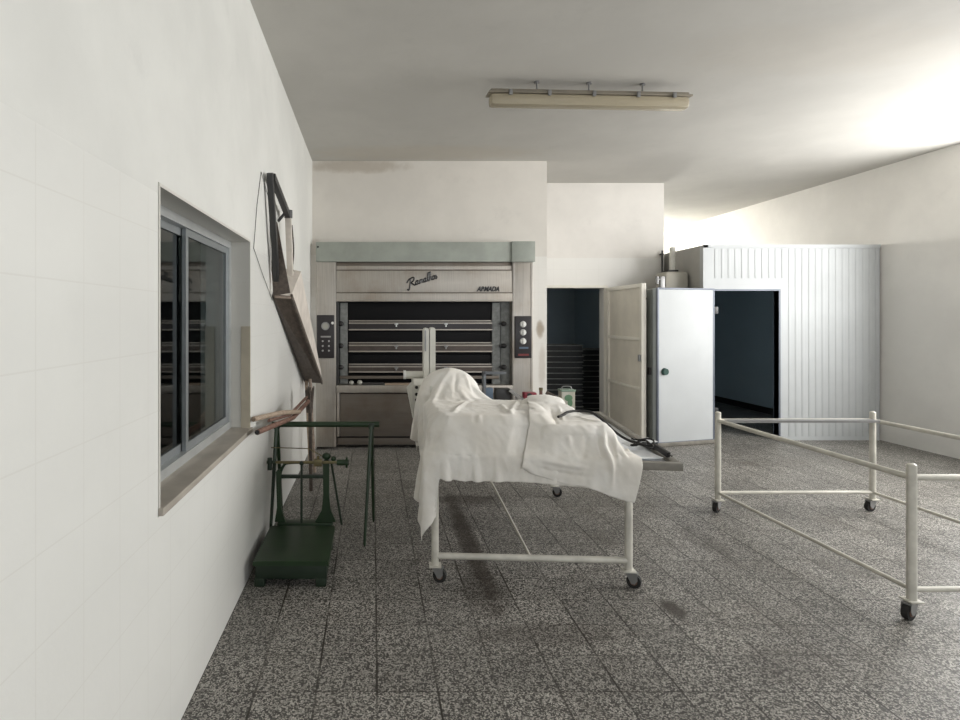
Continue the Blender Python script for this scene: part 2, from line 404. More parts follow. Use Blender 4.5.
# ------------------------------------------------------------------ deck oven
def ox(x): return (x - 373) * .011786
def oz(y): return H + (318 - y) * .011786
YO = 6.60
ov = thing('deck_oven', 'wide stainless steel bakery deck oven built against the back wall', 'oven', (.61, 6.7, 0))
def op(name, m, *bs, bev=.004, parent=ov):
    bm = nb()
    for (x0, x1, y0, y1, ya, yb) in bs: box(bm, ox(x0), ox(x1), ya, yb, oz(y1), oz(y0), bev)
    return obj(name, bm, m, parent)
op('pillar', M['steel_light'], (316, 336, 262, 447, YO, 6.826))
op('pillar', M['steel_light'], (512.5, 533, 262, 447, YO, 6.826))
for x in (317.6, 334.4, 514, 531.6):
    obj('pillar_edge_trim', box(nb(), ox(x) - .006, ox(x) + .006, YO - .006, YO, .03, oz(263)), M['steel_light'], ov)
op('top_cap', M['cap'], (316, 512, 242, 261.8, YO - .01, 6.826)); op('cap_end', M['cap'], (511.4, 534.5, 241.6, 262, YO - .03, 6.826))
bm = nb(); ball(bm, (ox(318), YO - .015, oz(247)), .012); obj('rivet', bm, M['dark_metal'], ov)
op('canopy', M['steel'], (336.2, 512.3, 270.6, 292.4, YO + .005, 6.826), (336.2, 512.3, 293.2, 301.5, YO - .004, 6.826))
op('canopy_trim', M['steel_dark'], (336.2, 512.3, 262, 265.6, YO + .03, 6.826), (336.2, 512.3, 269.6, 270.6, YO + .004, 6.7), (336.2, 512.3, 292.4, 293.2, YO + .01, 6.7))
op('canopy_strip', M['steel'], (336.2, 512.3, 265.6, 269.6, YO + .015, 6.826))
op('oven_back', M['oven_black'], (336, 512.5, 301.5, 386, 6.80, 6.828), bev=0)
op('side_lining', M['dark_metal'], (336, 338.6, 301.5, 386, 6.62, 6.80)); op('side_lining', M['chain'], (503, 512.4, 301.5, 386, 6.72, 6.80))
for x0, x1 in ((339.3, 347.3), (494, 502.2)):
    bm = nb(); box(bm, ox(x0), ox(x1), 6.70, 6.76, oz(385), oz(302.5))
    for k in range(40):
        z = oz(303) - k * .0243
        if z < oz(384): break
        box(bm, ox(x0) + .012, ox(x1) - .012, 6.690, 6.70, z - .014, z)
    obj('counterweight_rack', bm, M['chain'], ov)
decks = ((302.5, 321.5, 322.2, 330.5), (331.5, 343.8, 344.6, 352.5), (355.5, 365.6, 366.2, 373.2))
for i, (a, b, c, d) in enumerate(decks):
    bm = nb(); box(bm, ox(348.5), ox(493.5), 6.715, 6.735, oz(b), oz(a), .004); dr = obj('deck_door', bm, M['oven_black'], ov)
    bm = nb(); box(bm, ox(348.5), ox(493.5), 6.700, 6.716, oz(b) + .0, oz(b) + .014, .002); obj('door_edge_strip', bm, M['steel'], dr)
    bm = nb(); box(bm, ox(348.5), ox(493.5), 6.68, 6.74, oz(d), oz(c), .003); rl = obj('deck_rail', bm, M['rail_brown'] if i else M['panel'], ov)
    bm = nb(); box(bm, ox(348.5), ox(493.5), 6.668, 6.682, oz(c) - .020, oz(c) - .004, .003); box(bm, ox(348.5), ox(493.5), 6.664, 6.682, oz(d), oz(d) + .016, .003)
    obj('rail_lip', bm, M['steel'], rl)
    for x in (396.5, 446.5):
        bm = nb(); box(bm, ox(x) - .022, ox(x) + .022, 6.640, 6.668, oz(c) - .032, oz(c) - .010, .006); cyl(bm, (ox(x), 6.655, oz(c) - .055), (ox(x), 6.655, oz(c) - .03), .009)
        obj('handle', bm, M['grey_metal'] if i else M['alu'], rl)
    for x in (340.5, 505):
        bm = nb(); ball(bm, (ox(x), 6.66, oz((c + 1.5))), .03, (1.2, .8, 1)); box(bm, ox(x) - .05, ox(x), 6.655, 6.70, oz(c + 1.5) - .012, oz(c + 1.5) + .012)
        obj('door_pivot', bm, M['black'], ov)
op('lower_strip', M['steel_dark'], (339, 500, 376.5, 379.5, 6.66, 6.78))
op('ledge', M['steel'], (336.5, 512.3, 385.2, 392.6, YO - .02, 6.80))
op('lower_panel', M['steel_dark'], (340, 512, 394, 437, YO + .03, 6.80)); op('panel_frame', M['steel'], (336.6, 339.4, 393, 437, YO + .02, 6.70))
op('plinth', M['steel_dark'], (337, 512, 439, 446, YO + .06, 6.80)); op('plinth_recess', M['black'], (337, 512, 437, 447, YO + .10, 6.80), bev=0)
# control panels
bm = nb(); box(bm, ox(317), ox(334.3), YO - .035, YO, oz(358), oz(315), .008); cp = obj('control_panel', bm, M['panel'], ov)
bm = nb(); cyl(bm, (ox(325.7), YO - .047, oz(326)), (ox(325.7), YO - .034, oz(326)), .048, seg=28); obj('gauge', bm, M['grey_metal'], cp)
bm = nb(); cyl(bm, (ox(325.7), YO - .050, oz(326)), (ox(325.7), YO - .046, oz(326)), .034, seg=28); obj('gauge_face', bm, mat('gauge_face', (.36, .36, .32, 1), .4, 0, 0), cp)
bm = nb(); box(bm, ox(321), ox(331), YO - .037, YO - .034, oz(337.4), oz(335.8)); obj('display_strip', bm, mat('display_grey', (.30, .29, .28, 1), .4, 0, 0), cp)
bm = nb(); cyl(bm, (ox(332.8), YO - .045, oz(323)), (ox(332.8), YO - .034, oz(323)), .016); obj('indicator', bm, M['knob_white'], cp)
for r_ in (341, 345.8, 350.5):
    for x in (323, 329.2):
        bm = nb(); cyl(bm, (ox(x), YO - .043, oz(r_)), (ox(x), YO - .034, oz(r_)), .011, seg=12); obj('push_button', bm, mat('button_grey', (.42, .41, .40, 1), .4, 0, 0) if (r_, x) == (341, 323) else bpy.data.materials['button_grey'], cp)
bm = nb(); box(bm, ox(514.3), ox(531), YO - .035, YO, oz(358), oz(316), .010); cp = obj('control_panel', bm, M['panel'], ov)
for y in (324.2, 332.3, 341):
    bm = nb(); cyl(bm, (ox(522.2), YO - .060, oz(y)), (ox(522.2), YO - .034, oz(y)), .033, .038, 22); box(bm, ox(522.2) - .006, ox(522.2) + .006, YO - .072, YO - .058, oz(y) - .03, oz(y) + .03, .002)
    obj('knob', bm, M['knob_white'], cp)
bm = nb(); box(bm, ox(517.5), ox(528), YO - .037, YO - .034, oz(355.6), oz(353.6)); obj('red_label', bm, M['red'], cp)
bm = nb(); box(bm, ox(518.5), ox(527.5), YO - .037, YO - .034, oz(348.6), oz(346.8)); obj('name_strip', bm, M['blue'], cp)

# writing on the canopy: slanted handwriting and a small block word
def strokes(bm, strs, ox_, oz_, sc, rot, shear, y, r):
    cs, sn = math.cos(rot), math.sin(rot)
    for st in strs:
        p = []
        for (u, v) in st:
            u2 = u + shear * v; p.append((ox_ + sc * (u2 * cs - v * sn), y, oz_ + sc * (u2 * sn + v * cs)))
        tube(bm, smoothpts(p, 4), r, 6)
def cursive():
    S = []
    S.append([(-.45, .75), (-.2, 1.1), (.25, 1.35), (.2, .6), (-.02, -.35), (-.3, -.55), (-.4, -.3)])            # R stem with a tail
    S.append([(.2, 1.3), (.75, 1.45), (1.0, 1.15), (.7, .75), (.25, .6), (.6, .35), (.95, .0), (1.2, .05)])
    x = 1.25
    def a(x): S.append([(x + .45, .55), (x + .2, .62), (x, .3), (x + .12, 0), (x + .35, .1), (x + .47, .6), (x + .45, .1), (x + .65, .05)])
    a(x); x += .72
    S.append([(x, .5), (x + .05, 0), (x + .1, .45), (x + .25, .6), (x + .3, 0), (x + .36, .45), (x + .5, .6), (x + .56, .1), (x + .75, .05)]); x += .8
    a(x); x += .7
    S.append([(x, .1), (x + .25, .8), (x + .28, 1.4), (x + .15, 1.3), (x + .1, .3), (x + .2, 0), (x + .35, .1)]); x += .36
    S.append([(x, .1), (x + .25, .9), (x + .27, 1.45), (x + .13, 1.2), (x + .07, 0), (x + .15, .45), (x + .32, .6), (x + .38, .1), (x + .52, .05)]); x += .56
    S.append([(x + .25, .6), (x + .05, .45), (x + .03, .1), (x + .22, 0), (x + .4, .25), (x + .28, .6), (x + .5, .5)]); x += .5
    S.append([(x, .1), (x + .22, .65), (x + .2, .45), (x + .38, .2), (x + .2, -.02), (x + .02, .08)])
    return S
bm = nb(); strokes(bm, cursive(), ox(409.5), oz(286.6), .0645, R(17), .22, YO + .001, .0095)
obj('script_lettering', bm, M['black'], ov)
cu = bpy.data.curves.new('block_lettering', 'FONT'); cu.body = 'ARMADA'; cu.size = .098; cu.shear = .35; cu.extrude = .004; cu.offset = .0036; cu.space_character = .98
tmp = bpy.data.objects.new('block_lettering', cu); C.objects.link(tmp); bpy.context.view_layer.update()
me = bpy.data.meshes.new_from_object(tmp.evaluated_get(bpy.context.evaluated_depsgraph_get())); bpy.data.objects.remove(tmp)
bm = nb(); bm.from_mesh(me); xs = [v.co.x for v in bm.verts]; wdt = max(xs) - min(xs); want = ox(499.3) - ox(476.5)
bmesh.ops.transform(bm, matrix=Matrix.Translation((ox(476.5), YO + .002, oz(291.2))) @ Matrix.Rotation(PI / 2, 4, 'X') @ Matrix.Diagonal((want / wdt, .80, 1, 1)) @ Matrix.Translation((-min(xs), 0, 0)), verts=bm.verts)
obj('block_lettering', bm, M['black'], ov, smooth=False)

# small things lying on the oven ledge
for x, y_, r_, lb in ((351.3, 381.6, .026, 'small greyish knob-like ball at the left end of the oven ledge'), (359.6, 382.8, .029, 'larger greyish ball lying beside the leftmost one on the oven ledge')):
    bm = nb(); ball(bm, (ox(x), 6.62, oz(385.2) + r_ + .001), r_, (1.15, 1, 1)); tag(obj('ledge_ball', bm, bpy.data.materials['gauge_face']), lb, 'ball')

tag(obj('wooden_slat', box(nb(), ox(385), ox(417), 6.60, 6.65, oz(385.2) + .001, oz(385.2) + .022, .004), M['wood_pale']), 'pale flat slat lying on the oven ledge below the white roller', 'slat')
tag(obj('iron_bar', box(nb(), ox(362), ox(384), 6.60, 6.63, oz(385.2) + .001, oz(385.2) + .030, .006), M['dark_metal']), 'dark short bar on the oven ledge between ball and pale slat', 'bar')
# ------------------------------------------------------------------ cold room with its thick open door
cr = thing('cold_room', 'white panelled walk-in cold room with dark doorway and thick open door', 'cold room', (5.3, 9.0, 0))
CX0, CX1, CY0, CY1, CZ = 4.19, XR - .015, 7.10, 10.9, 2.475
OX0, OX1, OZ = 4.285, 5.14, 1.895
bm = nb(); box(bm, CX0, OX0, CY0, CY0 + .08, 0, CZ); box(bm, OX1, CX1, CY0, CY0 + .08, 0, CZ); box(bm, OX0, OX1, CY0, CY0 + .08, OZ, CZ)
obj('front_panel', bm, M['cold_white'], cr)
bm = nb(); x = CX0 + .14
while x < CX1 - .05:
    lo = OZ + .16 if OX0 - .06 < x < OX1 + .06 else .05
    box(bm, x, x + .035, CY0 - .004, CY0 + .002, lo, CZ - .05, .0015); x += .085
obj('panel_rib', bm, M['cold_white'], cr)
bm = nb(); box(bm, CX0 - .01, CX1, CY0 - .015, CY0, CZ - .035, CZ + .005); box(bm, CX0 - .012, CX0 + .05, CY0 - .015, CY0, 0, CZ)
obj('corner_trim', bm, M['cold_white'], cr)
obj('side_panel', box(nb(), CX0 + .001, CX0 + .081, CY0 + .081, CY1, 0, CZ), mat('side_panel_grey', (.42, .41, .38, 1), .5, var=.05), cr)
obj('roof_panel', box(nb(), CX0 + .082, CX1 - .002, CY0 + .082, CY1 - .002, CZ - .08, CZ - .004), M['cold_white'], cr)
bm = nb(); box(bm, CX0 + .08, CX0 + .10, CY0 + .08, CY1 - .1, .0, CZ - .1); box(bm, CX1 - .03, CX1, CY0 + .08, CY1 - .1, 0, CZ - .1); box(bm, CX0 + .08, CX1, CY1 - .1, CY1, 0, CZ - .1); box(bm, CX0 + .10, CX1 - .03, CY0 + .08, CY1 - .1, CZ - .1, CZ - .085)
box(bm, OX1 + .02, CX1 - .03, CY0 + .081, CY0 + .09, 0, CZ - .1); box(bm, CX0 + .10, OX1 + .02, CY0 + .081, CY0 + .09, OZ + .02, CZ - .1)
obj('inner_lining', bm, M['slate_lining'], cr)
bm = nb(); box(bm, CX1 - .045, CX1 - .03, CY0 + .1, CY1 - .1, 0, .10); box(bm, CX0 + .1, CX1 - .045, CY1 - .115, CY1 - .1, 0, .10); obj('skirting', bm, M['black_matte'], cr)
bm = nb(); box(bm, OX0 - .02, OX0, CY0 - .012, CY0 + .09, 0, OZ + .02); box(bm, OX1, OX1 + .02, CY0 - .012, CY0 + .09, 0, OZ + .02); box(bm, OX0, OX1, CY0 - .012, CY0 + .09, OZ, OZ + .02)
obj('door_jamb', bm, M['cold_frame'], cr)
ang = math.atan2(6.74 - 6.955, 3.40 - 4.215)     # hinge at the right, leaf swung out to the left
L = Matrix.Translation((4.215, 6.955, 0)) @ Matrix.Rotation(ang, 4, 'Z')   # local +x runs hinge -> free edge, local -y faces back
LW = .843
bm = nb(); box(bm, .012, LW - .012, .0, .030, .055, 1.895, .004, L); leaf = obj('door', bm, M['cold_white'], cr)
bm = nb()
for a, b, c, d in ((0, .022, .035, 1.915), (LW - .022, LW, .035, 1.915), (.022, LW - .022, 1.893, 1.915), (.022, LW - .022, .035, .057)): box(bm, a, b, .002, .034, c, d, .003, L)
obj('door_gasket', bm, M['cold_frame'], leaf)
bm = nb(); box(bm, 0.0, LW, -.05, .002, .035, 1.91, .004, L); obj('door_core', bm, M['cold_edge'], leaf)
bm = nb(); box(bm, -.03, LW + .012, -.135, -.05, .03, 1.90, .006, L); obj('door_outer_skin', bm, M['cold_side'], leaf)
bm = nb(); box(bm, 0, LW, .0, .04, .004, .05, .003, L); obj('door_sweep', bm, M['rim_grey'], leaf)
p = L @ Vector((LW - .10, .028, .905)); q = L @ Vector((LW - .10, .062, .905))
bm = nb(); cyl(bm, p, q, .045, .038, 24); obj('release_knob', bm, M['knob_green'], leaf)
bm = nb(); box(bm, LW + .012, LW + .032, -.10, -.05, .86, .95, .005, L); obj('door_catch', bm, M['black'], leaf)
for z in (.35, 1.6): obj('hinge', box(nb(), OX0 - .07, OX0 - .01, 6.93, CY0 - .012, z, z + .09, .006), M['dark_metal'], cr)

# cream tank and its pipe behind the cold room door
tk = thing('compressor_tank', 'small cream tank with rounded corners above the open cold room door', 'tank', (4.0, 7.5, 1.5))
bm = nb(); box(bm, 3.86, 4.165, 7.38, 7.66, 1.84, 2.165, .05); obj('tank_body', bm, M['tank'], tk)
bm = nb(); box(bm, 3.92, 4.06, 7.44, 7.60, 2.165, 2.19, .006); obj('tank_lid', bm, M['black'], tk)
bm = nb(); box(bm, 3.80, 3.862, 7.40, 7.46, 1.87, 2.10, .004); cyl(bm, (3.81, 7.42, 2.06), (3.765, 7.42, 2.06), .018); cyl(bm, (3.765, 7.42, 2.0), (3.765, 7.42, 2.10), .022); obj('tank_bracket', bm, M['grey_metal'], tk)
bm = nb(); cyl(bm, (4.02, 7.52, 2.185), (4.02, 7.52, 2.50), .038, seg=20); obj('vent_pipe', bm, M['machine'], tk)
obj('wall_conduit', cyl(nb(), (4.08, 7.90, 2.10), (4.08, 7.90, 2.50), .012), M['dark_metal'], tk); obj('conduit_clip', box(nb(), 4.06, 4.10, 7.90, 7.938, 2.44, 2.46), M['dark_metal'], tk); obj('shelf_bracket', box(nb(), 3.87, 4.15, 7.40, 7.936, 1.81, 1.838), M['dark_metal'], tk)

# ------------------------------------------------------------------ ceiling light
lt = thing('ceiling_light', 'long yellowed fluorescent batten hanging just below the ceiling', 'ceiling light', (1.76, 4.55, ZC))
LA = Vector((.93, 4.52, 3.345)); LB = Vector((2.585, 4.60, 3.345)); ld_ = (LB - LA).normalized(); ls = Vector((-ld_.y, ld_.x, 0)); La = math.atan2(ld_.y, ld_.x); LL = (LB - LA).length
LM = Matrix.Translation(LA) @ Matrix.Rotation(La, 4, 'Z')
bm = nb(); box(bm, .01, LL - .01, -.045, .045, .018, .045, .012, LM); obj('housing', bm, M['lamp_body'], lt)
bm = nb(); box(bm, -.008, LL + .008, -.062, .062, .006, .020, .006, LM); obj('seal_rim', bm, M['lamp_body'], lt)
bm = nb(); box(bm, .01, LL - .01, -.056, .056, -.088, .008, .034, LM); obj('diffuser', bm, M['diffuser'], lt)
for f in (.10, .29, .51, .73, .91):
    for s in (-.074, .056): obj('clip', box(nb(), LL * f - .014, LL * f + .014, s, s + .018, -.014, .030, .004, LM), M['grey_metal'], lt)
for f in (.24, .5, .77):
    bm = nb(); p = LM @ Vector((LL * f, 0, .05)); cyl(bm, p, (p.x, p.y, ZC), .007); cyl(bm, (p.x, p.y, ZC - .012), (p.x, p.y, ZC), .022); obj('hanger_rod', bm, M['grey_metal'], lt)

# ------------------------------------------------------------------ trolleys (tube frames on castors)
def trolley(label, w_, d_, zt, legs_up, bars, castor_turn):
    t = thing('trolley', label, 'trolley', (0, 0, 0))
    for i, (x, y) in enumerate(((0, 0), (w_, 0), (w_, d_), (0, d_))):
        bm = nb(); cyl(bm, (x, y, .098), (x, y, zt + legs_up), .0215, seg=20); ball(bm, (x, y, zt + legs_up), .0215, (1, 1, .5)); box(bm, x - .035, x + .035, y - .035, y + .035, .090, .099, .002); obj('leg', bm, M['trolley'], t)
        a = castor_turn[i]; dx, dy = math.cos(a), math.sin(a); cx, cy = x + dx * .028, y + dy * .028; nx_, ny_ = -dy, dx
        bm = nb(); cyl(bm, (cx - nx_ * .015, cy - ny_ * .015, .040), (cx + nx_ * .015, cy + ny_ * .015, .040), .039, seg=24); wh = obj('castor_wheel', bm, M['black_matte'], t)
        bm = nb(); cyl(bm, (cx - nx_ * .018, cy - ny_ * .018, .040), (cx + nx_ * .018, cy + ny_ * .018, .040), .020, seg=18); obj('hub', bm, M['wood_red'], wh)
        bm = nb(); A = Matrix.Translation((cx, cy, 0)) @ Matrix.Rotation(a, 4, 'Z')
        for s in (-1, 1):
            prism(bm, [(-.045, .088), (.02, .088), (.022, .05), (.008, .028), (-.010, .028)], 1, s * .021 - .0015, s * .021 + .0015)
        bmesh.ops.transform(bm, matrix=A, verts=bm.verts)
        cyl(bm, (x, y, .082), (x, y, .091), .026); box(bm, -.04, .02, -.022, .022, .080, .088, 0, A); obj('castor_fork', bm, M['grey_metal'], t)
    bm = nb()
    for a, b in (((0, 0), (w_, 0)), ((w_, 0), (w_, d_)), ((w_, d_), (0, d_)), ((0, d_), (0, 0))):
        cyl(bm, (a[0], a[1], zt - .018), (b[0], b[1], zt - .018), .016, seg=14)
    obj('top_frame', bm, M['trolley'], t)
    for a, b, r_ in bars: obj('cross_bar', cyl(nb(), a, b, r_, seg=16), M['trolley'], t)
    return t
W1, D1 = 1.112, 1.64
t1 = trolley('off-white tubular trolley on castors carrying the cloth-draped machine', W1, D1, .700, -.018,
             [((0, 0, .150), (W1, 0, .150), .0185), ((0, D1, .150), (W1, D1, .150), .0185), ((W1 / 2, 0, .150), (W1 / 2, D1, .150), .0085)], (R(-15), R(-30), R(-20), R(200)))
t1.location = (.366, 3.30, 0); t1.rotation_euler = (0, 0, R(-3.4))
W2, D2 = 1.25, 1.60
t2 = trolley('empty off-white tubular trolley with open top at the right edge', W2, D2, .745, .045,
             [((0, 0, .150), (W2, 0, .150), .014), ((0, D2, .150), (W2, D2, .150), .014), ((0, 0, .150), (0, D2, .150), .012), ((W2, 0, .150), (W2, D2, .150), .012)], (R(200), R(-30), R(190), R(215)))
t2.location = (2.78, 2.89, 0); t2.rotation_euler = (0, 0, R(.5))
bm = nb(); box(bm, .03, W2 - .03, D2 - .10, D2 - .035, .727, .745); bmesh.ops.transform(bm, matrix=root_matrix(t2), verts=bm.verts); obj('shelf_rail', bm, M['grey_metal'], t2)

# framed board lying on the first trolley
BC = Matrix.Translation((1.138, 4.055, 0)) @ Matrix.Rotation(R(-8), 4, 'Z')
bw, bd = .705, .872
tb = thing('framed_board', 'grey-brown framed work board under the cloths, sticking out to the right', 'work board', (1.138, 4.055, .70), R(-8))
bm = nb(); box(bm, -bw + .04, bw - .04, -bd + .04, bd - .04, .704, .724, 0, BC); obj('board_panel', bm, M['paper'], tb)
for a in (-bd, bd - .045): obj('end_rail', box(nb(), -bw + .03, bw, a, a + .045, .702, .745, .004, BC), M['rim_grey'], tb)
for a in (bw - .045, -bw + .03): obj('side_rail', box(nb(), a, a + .045, -bd + .045, bd - .045, .702, .746, .004, BC), M['rim_grey'], tb)

# ------------------------------------------------------------------ dough sheeter, mostly under the cloth
sh = thing('dough_sheeter', 'off-white dough sheeter with raised folded wings, mostly hidden under the cloth', 'dough machine', (.6, 4.2, .73))
bm = nb(); box(bm, .40, .76, 4.15, 4.42, .728, .99, .03); obj('machine_body', bm, M['machine'], sh)
bm = nb(); box(bm, .425, 1.0, 3.38, 3.96, .90, .935, .008); it = obj('infeed_table', bm, M['machine'], sh)
for x in (.43, .96): obj('table_support', box(nb(), x, x + .035, 3.38, 3.96, .728, .90), M['machine'], it)
bm = nb(); cyl(bm, (.42, 4.24, .96), (.73, 4.24, .96), .13, seg=28); obj('roller_guard', bm, M['machine'], sh)
def wing(x0, x1, y0, y1, z0, z1):
    bm = nb(); r = (x1 - x0) / 2; cx = (x0 + x1) / 2
    out = [(x0, z0)] + [(cx - r * math.cos(t), z1 - r + r * math.sin(t)) for t in [PI * k / 10 for k in range(11)]] + [(x1, z0)]
    prism(bm, out, 1, y0, y1); return bm
w1 = obj('folded_wing', wing(.412, .456, 4.55, 4.66, .95, 1.470), M['machine'], sh); obj('folded_wing', wing(.462, .508, 4.55, 4.68, .95, 1.474), M['machine'], sh)
obj('wing_slot', wing(.420, .432, 4.543, 4.551, 1.28, 1.45), M['grey_metal'], w1)
bm = nb(); cyl(bm, (.27, 4.62, 1.082), (.44, 4.62, 1.082), .031, seg=24); obj('rolling_pin', bm, M['machine'], sh)
bm = nb(); cyl(bm, (.252, 4.62, 1.082), (.272, 4.62, 1.082), .036, seg=24); obj('roller_end', bm, M['knob_white'], sh)
bm = nb(); prism(bm, [(4.44, .76), (4.44, 1.02), (4.50, 1.06), (4.72, 1.05), (4.78, .92), (4.72, .76)], 0, .325, .80); obj('drive_housing', bm, M['machine'], sh)
bm = nb(); prism(bm, [(.28, .97), (.335, 1.03), (.36, 1.0), (.36, .72), (.33, .72)], 1, 4.46, 4.70); obj('side_cover', bm, M['machine'], sh)
for z in (1.0, .945, .90):
    bm = nb(); cyl(bm, (.345, 4.435, z), (.345, 4.462, z), .013); obj('control_knob', bm, M['black'], sh)

